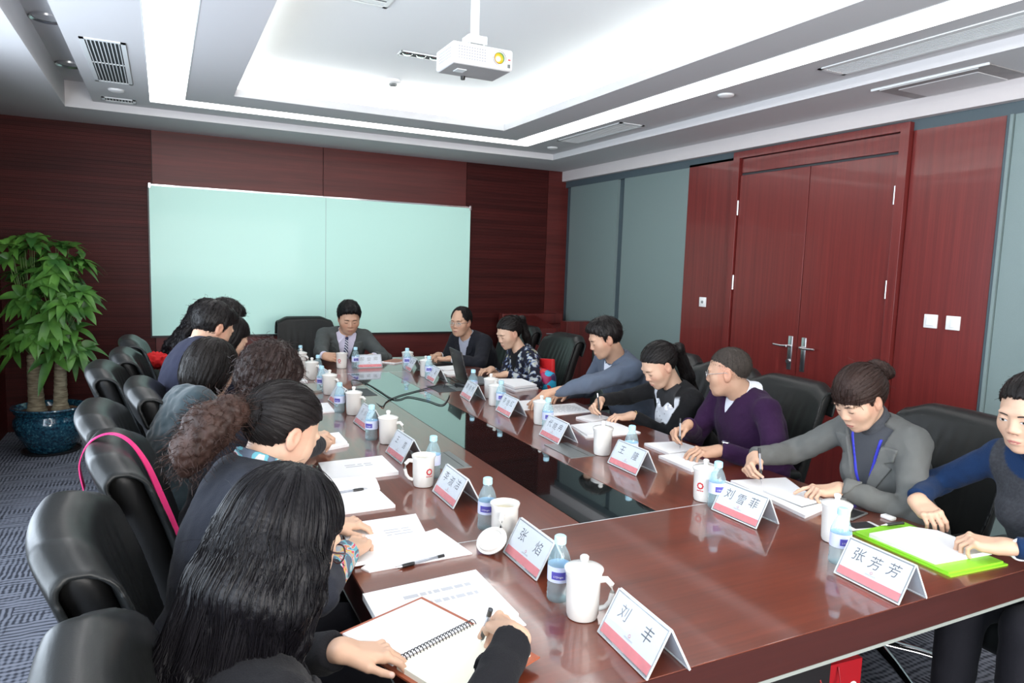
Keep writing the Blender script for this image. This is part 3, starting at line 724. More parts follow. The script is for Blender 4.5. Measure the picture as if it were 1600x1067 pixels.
# ================================================================ things on the table
def mug(x, y, hang, lid=True, logo=None, label='', handle=True):
    e = empty('mug', (x, y, TZ), R(hang)); tag(e, label, 'mug', 'white ceramic mugs on the table')
    b = MB()
    b.lathe([(0.0001, 0.002), (0.030, 0.002), (0.032, 0.0), (0.037, 0.002), (0.040, 0.012), (0.0415, 0.05), (0.0425, 0.105), (0.0465, 0.117), (0.0465, 0.120), (0.0435, 0.120), (0.039, 0.105), (0.038, 0.02), (0.030, 0.008), (0.0001, 0.007)], 40)
    b.build('cup', M_ceramic, e, smooth=True)
    MB().tube([(0.040, 0, 0.098), (0.056, 0, 0.100), (0.068, 0, 0.088), (0.071, 0, 0.068), (0.066, 0, 0.045), (0.055, 0, 0.030), (0.040, 0, 0.024)], [0.0085, 0.008, 0.0075, 0.0068, 0.0065, 0.006, 0.007], 12, flat=1.0).build('handle', M_ceramic, e, smooth=True)
    if lid:
        MB().lathe([(0.044, 0.117), (0.048, 0.121), (0.048, 0.124), (0.042, 0.128), (0.022, 0.134), (0.009, 0.136), (0.0075, 0.140), (0.011, 0.147), (0.011, 0.153), (0.007, 0.157), (0.0001, 0.158)], 40).build('lid', M_ceramic, e, smooth=True)
    else:
        MB().lathe([(0.0001, 0.098), (0.0392, 0.098)], 40).build('water', plain('weak_tea', (0.55, 0.50, 0.36), 0.08) if 'weak_tea' not in MATS else MATS['weak_tea'], e, smooth=True)
    if logo is not None:
        ring(e, 0.0425, 0.063, R(logo-hang), 0.0125, 0.0075)
    return e
def ring(e, r, z, a0, ro, ri):
    """red scalloped ring printed round a mug wall"""
    m = MB(); n = 40
    vs = []
    for i in range(n):
        t = 2*math.pi*i/n; o_ = ro*(1+0.05*math.cos(8*t)); row = []
        for rr in (o_, ri):
            a = a0+rr*math.cos(t)/r; row.append(m.bm.verts.new(((r+0.0006)*math.cos(a), (r+0.0006)*math.sin(a), z+rr*math.sin(t))))
        vs.append(row)
    for i in range(n): m.bm.faces.new((vs[i][0], vs[(i+1) % n][0], vs[(i+1) % n][1], vs[i][1]))
    for k in range(4):
        a = [a0+(-0.012+k*0.0065+d)/r for d in (0, 0.0045)]
        q = [((r+0.0006)*math.cos(x_), (r+0.0006)*math.sin(x_), zz) for x_, zz in ((a[0], z-0.020), (a[1], z-0.020), (a[1], z-0.016), (a[0], z-0.016))]
        m.quad(*q)
    m.build('logo', M_red, e)
LM = 'white knobbed-lid mug '
mug(0.905, 1.372, -35, label=LM+'in front of the card 刘丰')
mug(0.935, 1.875, -125, lid=False, label='open white mug beside its lid lying tipped on the table', logo=20)
mug(0.880, 2.475, 165, lid=False, logo=-78, label='open white mug with the red ring logo behind the 李淑洁 name card')
mug(0.935, 3.135, -30, label=LM+'just behind the 王茵 name card')
mug(0.935, 3.80, -40, label=LM+'behind the third-last card on the plant side')
mug(0.935, 4.43, -50, label=LM+'behind the second-last card on the plant side')
mug(0.935, 5.02, -50, label=LM+'farthest back on the plant side of the table')
mug(0.950, 5.55, -50, label=LM+'by the back corner of the table on the plant side')
mug(1.255, 5.50, 60, lid=False, logo=232, label='open white mug held by the man in the grey suit')
mug(1.800, 1.940, 40, logo=205, label=LM+'and red logo in front of the grey blazer')
mug(1.925, 1.470, 40, label=LM+'beside the white phone and the lime folder')
mug(1.795, 2.615, 30, label=LM+'behind the 王隆 name card')
mug(1.825, 3.255, 30, label=LM+'behind the 代晓冉 name card')
mug(1.800, 3.790, 30, label=LM+'behind the 李旭红 name card')
mug(1.875, 4.020, 30, label=LM+'behind the card 高伟伟, by the laptop')
mug(1.755, 4.93, 30, label=LM+'in front of the laptop')
mug(1.765, 5.40, 30, label=LM+'in front of the hands of the man with glasses')
# the lid lying tipped beside the second mug
ld = empty('cup_cover', (0.862, 1.812, TZ+0.027)); tag(ld, 'white mug lid lying tipped on its knob beside the open mug', 'lid')
MB().lathe([(0.0001, 0.004), (0.028, 0.003), (0.0335, 0.001), (0.035, -0.008), (0.0395, -0.008), (0.041, -0.001), (0.048, 0.0), (0.048, 0.003), (0.042, 0.007), (0.022, 0.013), (0.009, 0.015), (0.0075, 0.019), (0.011, 0.026), (0.011, 0.032), (0.0001, 0.036)], 40).build('cover', M_ceramic, ld, smooth=True)
ld.rotation_mode = 'QUATERNION'; ld.rotation_quaternion = Vector((0, 0, 1)).rotation_difference(Vector((0.52, 0.30, -0.80)).normalized()); ld.location.z = TZ+0.034

def bottle(x, y, label, rz=0):
    e = empty('water_bottle', (x, y, TZ), R(rz)); tag(e, label, 'water bottle', 'clear water bottles with pale blue caps')
    prof = [(0.0001, 0.006), (0.022, 0.003), (0.028, 0.0), (0.0315, 0.006), (0.0315, 0.02), (0.0300, 0.026), (0.0315, 0.032), (0.0300, 0.040), (0.0315, 0.048), (0.0300, 0.056), (0.0315, 0.062), (0.0315, 0.118), (0.0295, 0.128), (0.024, 0.148), (0.016, 0.166), (0.0125, 0.174), (0.0125, 0.184)]
    MB().lathe(prof, 32).build('bottle_wall', M_pet, e, smooth=True)
    MB().lathe([(0.0001, 0.176), (0.0160, 0.176), (0.0165, 0.180), (0.0160, 0.198), (0.013, 0.201), (0.0001, 0.201)], 28).build('cap', M_cap, e, smooth=True)
    l = MB().lathe([(0.0319, 0.064), (0.0319, 0.112)], 32).build('label', M_label, e, smooth=True)
    m = MB()
    for k in range(1):
        n = 10
        for i in range(n):
            a = [math.pi*k+(-0.62+1.24*(i+d)/n)+3.6 for d in (0, 1)]
            m.quad(*[(0.0322*math.cos(t), 0.0322*math.sin(t), z) for t, z in ((a[0], 0.074), (a[1], 0.074), (a[1], 0.098), (a[0], 0.098))])
    m.build('logo', M_labelp, l)
    wrap_text(l, "L'Origin", 0.0325, 0.083, 3.6, 0.0085, M_white)
    e.scale = (0.95, 0.95, 0.84); return e
def text_mesh(s, size):
    c = bpy.data.curves.new('lettering', 'FONT'); c.body = s; c.size = size; c.align_x = 'CENTER'; c.align_y = 'CENTER'; c.resolution_u = 3
    o = bpy.data.objects.new('lettering', c); COL.objects.link(o)
    dg = bpy.context.evaluated_depsgraph_get(); me = bpy.data.meshes.new_from_object(o.evaluated_get(dg))
    bpy.data.objects.remove(o); bpy.data.curves.remove(c); return me
TXT = {}
def tmesh(s, size):
    if (s, size) not in TXT: TXT[(s, size)] = text_mesh(s, size)
    return TXT[(s, size)].copy()
def wrap_text(parent, s, r, z, a0, size, mat):
    me = tmesh(s, size)
    for v in me.vertices:
        a = a0+v.co.x/r; v.co = Vector((r*math.cos(a), r*math.sin(a), z+v.co.y))
    me.materials.clear(); me.materials.append(mat); o = bpy.data.objects.new('lettering', me); return link(o, parent)
for x, y, lb, rz in ((0.897, 1.475, 'water bottle behind the mug at the 刘丰 name card', 30), (0.925, 1.985, 'water bottle behind the open mug and its tipped lid', 30), (0.950, 2.560, 'water bottle behind the open mug with the red logo', 10),
                  (0.880, 3.225, 'water bottle hidden by the mug behind the 王茵 card', 20), (0.875, 3.88, 'water bottle beside the third mug from the back, plant side', 20), (0.905, 4.53, 'water bottle behind the second-last lidded mug on the plant side', 20),
                  (0.985, 5.06, 'water bottle farther back on the plant side', 20), (0.965, 5.66, 'water bottle by the back corner, plant side', 20),
                  (1.355, 5.46, 'water bottle between the suited man\'s mug and his name card', 60),
                  (1.790, 1.345, 'water bottle behind the 张芳芳 name card, with its purple label showing', 45), (1.790, 1.865, 'water bottle beside the red-logo mug at the 刘雪菲 name card', 45), (1.835, 2.450, 'water bottle behind the 王隆 name card', 45),
                  (1.795, 3.130, 'water bottle behind the 代晓冉 name card', 45), (1.790, 3.69, 'water bottle behind the 李旭红 name card', 45), (1.800, 4.135, 'water bottle in front of the laptop screen', 45),
                  (1.745, 4.83, 'water bottle behind the 王磊 name card', 45), (1.735, 5.32, 'water bottle behind the last name card on the door side', 45)):
    bottle(x, y, lb, rz)

def logo_ring(m, cx_, cy_, ro, ri, n=24):
    a = [m.bm.verts.new((cx_+ro*math.cos(2*math.pi*i/n), cy_+ro*math.sin(2*math.pi*i/n), 0)) for i in range(n)]
    b = [m.bm.verts.new((cx_+ri*math.cos(2*math.pi*i/n), cy_+ri*math.sin(2*math.pi*i/n), 0)) for i in range(n)]
    for i in range(n): m.bm.faces.new((a[i], a[(i+1) % n], b[(i+1) % n], b[i]))
def card(x0, x1, yc_, rz, chars, label, size=0.040, ink=None, length=0.205, xs=None):
    """acrylic tent: ridge along local x, front face towards local -y"""
    e = empty('name_card', ((x0+x1)/2, yc_, TZ), R(rz)); tag(e, label, 'name card', 'acrylic tent name cards')
    hd = (x1-x0)/2; H = 0.098; sl = math.hypot(hd, H); an = math.atan2(H, hd); hl = length/2
    for side in (0, 1):
        M0 = T(rz=R(180*side)) @ T(0, -hd, 0.0015, rx=an)
        MB().box((-hl, 0, 0.0), (hl, sl, 0.0012), M0).box((-hl, 0, 0.0036), (hl, sl, 0.0045), M0).build('acrylic_sheet', M_acryl, e)
        f = MB()
        f.box((-hl-0.0006, 0, -0.0003), (-hl+0.0022, sl, 0.0045), M0).box((hl-0.0022, 0, -0.0003), (hl+0.0006, sl, 0.0045), M0).box((-hl, -0.001, -0.0003), (hl, 0.0022, 0.0045), M0).box((-hl, sl-0.0022, -0.0003), (hl, sl+0.0006, 0.0045), M0)
        f.build('acrylic_edge', M_acryledge, e)
        cd = MB().box((-hl+0.005, 0.006, 0.0015), (hl-0.005, sl-0.004, 0.0028), M0).build('card', M_card, e)
        MB().box((-hl+0.005, 0.006, 0.0027), (hl-0.005, 0.0285, 0.0030), M0).build('red_band', M_cardred, cd)
        if side == 0:
            n = len(chars); px = xs or {2: (-0.048, 0.048), 3: (-0.055, 0.0, 0.055)}[n]
            for k, chh in enumerate(chars):
                me = tmesh(chh, size); me.transform(M0 @ T(px[k], sl*0.66-0.004*(k % 2), 0.0031) @ Matrix(((1, 0.12, 0, 0), (0, 1, 0, 0), (0, 0, 1, 0), (0, 0, 0, 1))))
                me.materials.clear(); me.materials.append(ink or M_brush); link(bpy.data.objects.new('lettering', me), cd)
            m = MB(); logo_ring(m, 0, 0.043, 0.0042, 0.0028)
            for v in m.bm.verts: v.co = M0 @ Vector((v.co.x, v.co.y, 0.0031))
            m.build('logo', M_red, cd)
            m = MB()
            for k in range(9): m.box((-0.016+k*0.0037, 0.0355, 0.003), (-0.0135+k*0.0037, 0.0372, 0.0031), M0)
            for k in range(14): m.box((-0.018+k*0.0026, 0.0335, 0.003), (-0.0162+k*0.0026, 0.0345, 0.0031), M0)
            m.build('small_print', M_fadedink, cd)
    return e
def cardL(x, y, rz, chars, lb, **k): return card(x, x+0.105, y, rz-90, chars, lb, **k)
cardL(0.893, 1.185, -4, '刘丰', 'name card reading 刘丰, closest to the camera'); cardL(0.893, 1.685, 0, '张焰', 'name card reading 张焰 beside the tipped mug lid')
cardL(0.890, 2.288, 0, '李淑洁', 'name card reading 李淑洁 beside the red-logo mug'); cardL(0.884, 2.875, 2, '王茵', 'name card reading 王茵 on the plant side', size=0.034)
cardL(0.892, 3.505, 2, '李新华', 'third name card from the back on the plant side', ink=M_fadedink, size=0.034); cardL(0.890, 4.13, 2, '马建平', 'second name card from the back on the plant side', ink=M_fadedink, size=0.030)
cardL(0.935, 4.80, 2, '陈立', 'farthest back name card on the plant side', ink=M_fadedink, size=0.030)
cardL(1.708, 1.192, -3, '张芳芳', 'name card reading 张芳芳 beside the lime folder'); cardL(1.755, 1.743, 2, '刘雪菲', 'name card reading 刘雪菲 in front of the grey blazer'); cardL(1.738, 2.38, 0, '王隆', 'name card reading 王隆 in front of the purple jumper')
cardL(1.692, 2.93, -3, '代晓冉', 'name card reading 代晓冉 beside the grey cable hatch'); cardL(1.730, 3.536, -4, '李旭红', 'name card reading 李旭红 before the outstretched hand'); cardL(1.705, 4.035, -6, '高伟伟', 'name card reading 高伟伟 by the laptop')
cardL(1.718, 4.74, -4, '王磊', 'name card reading 王磊 in front of the laptop', size=0.034); cardL(1.715, 5.25, -4, '张建军', 'name card farthest back on the door side of the table', size=0.034)
card(5.535-0.0, 5.64, 0, 0, '郝俊卿', 'name card facing down the table before the man in the grey suit', ink=M_fadedink, size=0.036).location = (1.468, 5.50, TZ)

# ---- paper, notebooks, pens
def sheet(pts, z0, th, mat, name='paper', parent=None):
    n = len(pts); mx_, my_ = sum(p[0] for p in pts)/n, sum(p[1] for p in pts)/n
    loc = Vector((mx_, my_, z0)) if parent is None else None
    off = Vector((mx_, my_, z0)) if parent is None else parent.location
    a = sum(pts[i][0]*pts[(i+1) % n][1]-pts[(i+1) % n][0]*pts[i][1] for i in range(n))
    if a < 0: pts = pts[::-1]
    o = MB().prism([(p[0]-off[0], p[1]-off[1]) for p in pts], th, T(0, 0, 0 if parent is None else z0-off[2])).build(name, mat, parent)
    if loc is not None: o.location = loc
    return o
def stack(layers, label, cat='papers', name='paper_stack', grp=None, text=None):
    """layers: list of (corner list, thickness, material)"""
    p0 = layers[0][0]; e = empty(name, (sum(p[0] for p in p0)/len(p0), sum(p[1] for p in p0)/len(p0), TZ)); tag(e, label, cat, grp)
    z = TZ
    for pts, th, mat in layers:
        sheet(pts, z, th, mat, 'page_block', e); z += th
    if text:
        o, u, v, rows, cols, mat = text; m = MB(); rnd = random.Random(len(label))
        o = Vector(o)-Vector((e.location[0], e.location[1])); u = Vector(u); v = Vector(v)
        for r_ in range(rows):
            c0 = 0
            while c0 < cols:
                c1 = min(cols, c0+rnd.randint(2, 6)); a = o+u*(c0/cols)+v*(r_/rows); b = o+u*((c1-0.7)/cols)+v*(r_/rows); hh = v*(0.35/rows)
                m.quad(*[(q[0], q[1], z-TZ+0.0004) for q in (a, b, b+hh, a+hh)]); c0 = c1
        m.build('printed_text', mat, e)
    return e
stack([([(0.437, 1.395), (0.440, 1.672), (0.762, 1.690), (0.757, 1.385)], 0.003, M_paper), ([(0.430, 1.410), (0.433, 1.655), (0.752, 1.675), (0.750, 1.412)], 0.016, M_paper)],
      'thick white paper stack under the corner of the brown notebook', text=((0.52, 1.60), (0.19, 0.012), (0, -0.10), 2, 26, M_pencil))
stack([([(0.475, 1.835), (0.640, 1.99), (0.772, 2.033), (0.800, 1.812), (0.490, 1.805)], 0.004, M_paper), ([(0.462, 1.850), (0.490, 2.150), (0.742, 2.155), (0.700, 1.870)], 0.011, M_paper)],
      'two overlapping white papers under the hands of the woman with the ponytail', text=((0.60, 2.05), (0.09, 0.0), (0, -0.06), 3, 8, M_pencil))
stack([([(0.560, 2.870), (0.836, 2.887), (0.832, 2.636), (0.548, 2.622)], 0.014, M_paper)], 'clean white paper stack beside the open booklet', text=((0.65, 2.79), (0.12, 0.005), (0, -0.05), 2, 9, M_pencil))
# open booklet with one leaf curling up
bk = empty('open_booklet', (0.60, 2.44, TZ)); tag(bk, 'open white booklet with a raised leaf and a pen across it', 'booklet')
sheet([(0.505, 2.460), (0.700, 2.455), (0.708, 2.275), (0.490, 2.270)], TZ, 0.010, M_paper, 'page_block', bk)
m = MB(); prof = [(0.0, 0.010), (0.02, 0.022), (0.06, 0.034), (0.11, 0.036), (0.15, 0.026), (0.165, 0.012), (0.16, 0.0)]
for (ya, za), (yb_, zb) in zip(prof, prof[1:]):
    m.quad((-0.085, 0.018+ya, za), (0.105, 0.014+ya*0.92, za), (0.105, 0.014+yb_*0.92, zb), (-0.085, 0.018+yb_, zb))
m.build('curled_leaf', M_paper, bk, smooth=True)
def pen(a, b, label=None, parent=None, clear=True, r=0.0046, grip=True):
    """a: writing tip, b: back end"""
    a, b = Vector(a), Vector(b); L = (b-a).length; q = Vector((0, 0, 1)).rotation_difference((b-a).normalized())
    e = empty('pen', a); e.rotation_mode = 'QUATERNION'; e.rotation_quaternion = q
    if label: tag(e, label, 'pen', None)
    MB().lathe([(0.0005, 0), (0.0012, 0.004), (r*0.8, 0.016), (r, 0.02)], 14).build('tip', M_steel, e, smooth=True)
    MB().lathe([(r, 0.02), (r, L*0.96), (r*0.7, L)], 14, cap1=True).build('barrel', M_pen if clear else M_black, e, smooth=True)
    MB().lathe([(0.0015, 0.02), (0.0015, L*0.9)], 8).build('refill', M_black, e, smooth=True)
    if grip: MB().lathe([(r*1.05, 0.022), (r*1.2, 0.03), (r*1.2, 0.055), (r*1.05, 0.06)], 14).build('grip', M_black, e, smooth=True)
    MB().lathe([(r*1.1, L-0.022), (r*1.1, L)], 14, cap1=True).box((-0.0015, r, L-0.04), (0.0015, r+0.0025, L-0.003)).build('clip', M_black if clear else M_steel, e, smooth=True)
    return e
pen((0.560, 1.795, TZ+0.006), (0.715, 1.822, TZ+0.006), 'clear and black pen lying on the bare table between two paper stacks')
pen((0.665, 2.462, TZ+0.018), (0.525, 2.455, TZ+0.016), 'slim dark pen lying across the open booklet')
# brown notebook with spiral
nb = empty('spiral_notebook', (0.50, 1.34, TZ)); tag(nb, 'open spiral notebook in a tan leather cover, being written in', 'notebook')
U = Vector((0.1854, 0.0746)).normalized(); Vv = Vector((-U[1], U[0]))        # along the spiral, across it
O = Vector((0.525, 1.349))
def nbq(u0, u1, v0, v1): return [tuple(O+U*u+Vv*v) for u, v in ((u0, v0), (u1, v0), (u1, v1), (u0, v1))]
sheet(nbq(-0.135, 0.118, -0.185, 0.195), TZ+0.0195, 0.004, M_brownl, 'cover', nb)
sheet(nbq(-0.125, 0.104, 0.008, 0.182), TZ+0.0235, 0.004, M_paper, 'page_block', nb)
sheet(nbq(-0.125, 0.104, -0.170, -0.006), TZ+0.0235, 0.012, M_cream, 'page_block', nb)
m = MB()
for k in range(24):
    u = -0.112+0.0092*k; pts = []
    for j in range(9):
        t = math.pi*(0.05+0.9*j/8); p_ = O+U*(u+0.0022*j/8)+Vv*(0.011*math.cos(t)); pts.append((p_[0]-0.50, p_[1]-1.34, 0.030+0.013*math.sin(t)))
    m.tube(pts, 0.0011, 6)
m.build('spiral_binding', M_black, nb, smooth=True)
# right-hand papers
fo = empty('lime_folder', (2.15, 1.32, TZ)); tag(fo, 'bright lime green folder under a white document', 'folder')
sheet([(2.032, 1.490), (2.295, 1.490), (2.262, 1.128), (2.008, 1.145)], TZ, 0.004, M_lime, 'cover', fo); sheet([(2.036, 1.480), (2.285, 1.482), (2.255, 1.138), (2.014, 1.155)], TZ+0.004, 0.006, M_lime, 'cover', fo)
dc = stack([([(2.040, 1.430), (2.230, 1.420), (2.285, 1.36), (2.275, 1.182), (2.030, 1.205)], 0.012, M_paper)], 'white bound document lying on the lime folder', 'document', 'document'); dc.location.z = TZ+0.010
pen((2.16, 1.475, TZ+0.016), (2.235, 1.445, TZ+0.024), 'silver pen tucked by the clasped hands at the lime folder')
stack([([(2.049, 2.061), (2.300, 2.007), (2.150, 1.690), (2.000, 1.650)], 0.012, M_paper)], 'large white notebook being written in by the woman in the grey blazer', 'notebook', 'notebook')
pd = stack([([(2.066, 1.900), (2.223, 1.898), (2.195, 1.725), (2.056, 1.712)], 0.002, M_greypad), ([(2.060, 1.895), (2.218, 1.893), (2.192, 1.73), (2.060, 1.718)], 0.007, M_paper)], 'small white pad lying on the large notebook by the pointing hand', 'notebook', 'notepad'); pd.location.z = TZ+0.012
def phone(x, y, rz, label, mat):
    e = empty('mobile_phone', (x, y, TZ), R(rz)); tag(e, label, 'phone')
    MB().box((-0.062, -0.031, 0), (0.062, 0.031, 0.008), bevel=0.0035, seg=3).build('phone_body', mat, e, smooth=True)
    MB().box((-0.045, -0.027, 0.0079), (0.045, 0.027, 0.0084), bevel=0.0002).build('screen', M_black, e); return e
phone(2.115, 1.515, -12, 'white mobile phone lying next to the lime folder', M_phone); phone(2.19, 1.61, 12, 'darker mobile phone behind the white one', M_greypad)
o = simple_box('eraser', (-0.014, -0.022, 0), (0.014, 0.022, 0.012), M_white, bevel=0.003); o.location = (2.285, 1.535, TZ); tag(o, 'small white block beside the lime folder corner', 'eraser')
stack([([(2.084, 2.680), (2.272, 2.650), (2.285, 2.49), (2.076, 2.485)], 0.012, M_paper)], 'open white notebook under the pen of the man in the purple jumper', 'notebook', 'notebook')
stack([([(2.005, 2.470), (2.150, 2.470), (2.150, 2.250), (1.999, 2.240)], 0.012, M_paper)], 'white notebook under the watch hand of the man in the purple jumper', 'notebook', 'notebook')
stack([([(2.078, 3.303), (2.240, 3.349), (2.270, 3.225), (2.100, 3.170)], 0.010, M_paper)], 'white notebook under the pen of the woman in the black and white cardigan', 'notebook', 'notebook')
stack([([(1.950, 3.150), (2.230, 3.140), (2.220, 2.890), (1.880, 2.890)], 0.006, M_paper), ([(1.940, 3.130), (2.20, 3.150), (2.20, 2.92), (1.900, 2.905)], 0.008, M_paper)], 'spread of white papers beside the bracelet wrist', text=None)
stack([([(2.020, 3.672), (2.301, 3.680), (2.260, 3.430), (1.979, 3.407)], 0.004, M_paper)], 'large printed drawing sheet by the man in the grey shirt', 'papers', text=((2.03, 3.63), (0.23, 0.0), (0, -0.18), 6, 20, M_pencil))
stack([([(1.90, 3.860), (2.105, 3.850), (2.06, 3.62), (1.87, 3.59)], 0.004, M_paper)], 'white paper under the fingers of the man in the grey shirt')
stack([([(2.130, 4.50), (2.335, 4.46), (2.325, 4.200), (2.125, 4.15)], 0.012, M_paper), ([(2.120, 4.51), (2.33, 4.47), (2.315, 4.22), (2.13, 4.17)], 0.006, M_ink), ([(2.125, 4.52), (2.335, 4.475), (2.32, 4.215), (2.120, 4.165)], 0.014, M_paper)], 'tall paper stack in front of the colourful bag')
stack([([(1.99, 5.35), (2.16, 5.38), (2.18, 5.20), (1.99, 5.14)], 0.006, M_paper)], 'white papers before the dark suited arm')
stack([([(1.93, 5.08), (2.10, 5.10), (2.09, 4.92), (1.92, 4.90)], 0.010, M_paper)], 'white papers behind the laptop screen')
stack([([(1.63, 5.72), (1.80, 5.86), (1.90, 5.72), (1.71, 5.58)], 0.008, M_paper), ([(1.66, 5.73), (1.80, 5.85), (1.88, 5.74), (1.74, 5.63)], 0.004, M_brownl)], 'brown covered brochure beside the suited man\'s name card', 'brochure', 'brochure')
o = sheet([(1.94, 5.62), (2.22, 5.66), (2.24, 5.44), (1.96, 5.40)], TZ, 0.018, M_black, 'laptop'); tag(o, 'closed black laptop under the folded hands of the man with glasses', 'laptop')
stack([([(0.640, 3.33), (0.735, 3.36), (0.750, 3.13), (0.615, 3.08)], 0.012, M_paper), ([(0.640, 3.32), (0.750, 3.34), (0.745, 3.14), (0.640, 3.10)], 0.008, M_paper)], 'white notebook under the folded hands of the curly-haired woman', 'notebook', 'notebook')
stack([([(0.62, 4.12), (0.86, 4.128), (0.848, 3.882), (0.60, 3.85)], 0.008, M_paper)], 'white paper in front of the second mug from the back on the plant side')
stack([([(0.64, 4.80), (0.93, 4.774), (0.90, 4.50), (0.63, 4.48)], 0.014, plain('grey_folder', (0.30, 0.30, 0.27), 0.5)), ], 'grey folder on the plant side far end', 'folder', 'folder')
stack([([(0.66, 5.40), (0.86, 5.40), (0.88, 4.88), (0.70, 4.86)], 0.016, M_paper)], 'long white paper pile far back on the plant side')

# laptop of the floral woman (seen from behind its screen)
lt = empty('laptop', (2.03, 4.60, TZ), R(78)); tag(lt, 'open black laptop in front of the woman in the floral blouse', 'laptop')
MB().box((-0.16, -0.115, 0.0), (0.16, 0.115, 0.016), bevel=0.004).build('keyboard_base', M_black, lt, smooth=True)
MB().box((-0.15, -0.085, 0.0160), (0.15, 0.045, 0.0168)).build('keyboard', M_slot, lt)
sc_ = MB().box((-0.16, 0.0, 0.0), (0.16, 0.008, 0.235), T(0, 0.105, 0.012, rx=R(-14)), bevel=0.003).build('screen_lid', M_black, lt, smooth=True)
MB().box((-0.15, -0.0008, 0.012), (0.15, 0.0, 0.225), T(0, 0.105, 0.012, rx=R(-14))).build('display', plain('display', (0.02, 0.03, 0.05), 0.2, emit=(0.3, 0.5, 0.8), es=0.3), sc_)
me = tmesh('lenovo', 0.014); me.transform(T(0, 0.105, 0.012, rx=R(-14)) @ T(0.09, 0.0085, 0.20, rx=R(90)) @ T(rz=0, ry=R(180))); me.materials.clear(); me.materials.append(M_steel); link(bpy.data.objects.new('lettering', me), sc_)
lt.rotation_euler = (0, 0, R(84))
def cable(pts, r, label, mat=M_black):
    pts = [Vector(p) for p in pts]; out = []
    for i in range(len(pts)-1):
        p0, p1, p2, p3 = pts[max(i-1, 0)], pts[i], pts[i+1], pts[min(i+2, len(pts)-1)]
        for k in range(8):
            t = k/8; out.append(0.5*((2*p1)+(-p0+p2)*t+(2*p0-5*p1+4*p2-p3)*t*t+(-p0+3*p1-3*p2+p3)*t**3))
    out.append(pts[-1]); o = MB().tube(out, r, 8).build('cable', mat, None, smooth=True); tag(o, label, 'cable'); return o
z_ = TZ+0.004
cable([(1.13, 4.50, z_-0.02), (1.12, 4.60, z_+0.02), (1.17, 4.78, z_+0.02), (1.25, 4.74, z_), (1.26, 4.45, z_), (1.26, 4.17, z_), (1.30, 4.12, z_), (1.38, 4.18, z_), (1.45, 4.03, z_), (1.49, 3.88, z_), (1.62, 4.10, z_), (1.70, 4.32, z_-0.02)], 0.0035, 'thin black cable drooping across the black glass towards the near name card')
cable([(1.16, 4.34, z_-0.02), (1.134, 3.942, z_), (1.19, 4.05, z_), (1.259, 4.153, z_), (1.34, 4.24, z_), (1.426, 4.309, z_), (1.52, 4.38, z_), (1.64, 4.46, z_+0.005), (1.72, 4.50, z_+0.01), (1.77, 4.45, z_), (1.90, 4.50, z_)], 0.0035, 'black cable running over the black glass to the laptop')
cable([(1.69, 4.40, z_-0.02), (1.74, 4.46, z_+0.03), (1.80, 4.40, z_), (1.84, 4.62, z_), (1.80, 4.75, z_+0.01), (1.90, 4.80, z_), (1.88, 4.62, z_)], 0.003, 'tangled black cable beside the laptop')
o = simple_box('power_adapter', (-0.03, -0.055, 0), (0.03, 0.055, 0.028), M_black, bevel=0.006); o.location = (1.85, 4.42, TZ); o.rotation_euler = (0, 0, 0.5); tag(o, 'black power adapter between the laptop and the name card', 'power adapter')

# ---- bags and strap
rbg = empty('paper_bag', (1.93, 1.50, 0.0), R(-4)); tag(rbg, 'red paper carrier bag with white ring logo under the front edge of the table', 'bag')
MB().box((-0.15, -0.05, 0.0), (0.15, 0.05, 0.33)).build('bag_body', M_redbag, rbg)
m = MB(); logo_ring(m, 0, 0, 0.019, 0.011)
for v in m.bm.verts: v.co = Vector((0.115+v.co.x, -0.0508, 0.235+v.co.y))
m.build('logo', M_white, rbg)
MB().tube([(-0.05, -0.052, 0.32), (-0.045, -0.07, 0.28), (0.0, -0.075, 0.24), (0.035, -0.07, 0.28), (0.04, -0.052, 0.32)], 0.003, 6).build('handle', M_redbag, rbg, smooth=True)
tl = MB().tube([(2.16, 1.56, 0.01), (2.17, 1.56, 0.33), (2.18, 1.56, 0.655)], 0.013, 14).build('table_leg', M_chrome, None, smooth=True)
tl.parent = tb; tl.matrix_parent_inverse = Matrix.Translation(-tb.location)
# colourful bag on the empty chair
def bagm():
    t = NT('colourful_print'); v = t.coords('Object'); vo = t.n('ShaderNodeTexVoronoi', i_Scale=16.0); t.l(v, vo.inputs['Vector'])
    sp = t.n('ShaderNodeSeparateColor'); t.l(vo.outputs['Color'], sp.inputs[0])
    c = t.ramp(sp.outputs[0], [(0.0, (0.02, 0.35, 0.55)), (0.3, (0.35, 0.01, 0.08)), (0.55, (0.05, 0.03, 0.10)), (0.75, (0.5, 0.015, 0.02))])
    c.node.color_ramp.interpolation = 'CONSTANT'; t.l(c, t.b.inputs['Base Color']); return t.m
bg = empty('handbag', (2.58, 4.60, 0.56)); tag(bg, 'colourful patterned bag with a red flap on the chair of the floral blouse', 'bag')
np_mesh('bag_body', [surf(lambda p: smin(rbox(p, (0, 0, 0.13), (0.06, 0.14, 0.13), 0.05), ell(p, (0.0, 0.02, 0.2), (0.07, 0.12, 0.06)), 0.04)+0.004*np.sin(p[:, 1]*60)*np.sin(p[:, 2]*50), (-0.1, -0.2, -0.03), (0.1, 0.2, 0.3), 0.01)], bagm(), bg)
MB().box((0.02, -0.13, 0.18), (0.05, 0.13, 0.34), T(rx=R(-6)), bevel=0.008).build('red_flap', plain('red_cloth', (0.50, 0.01, 0.012), 0.5), bg, smooth=True)
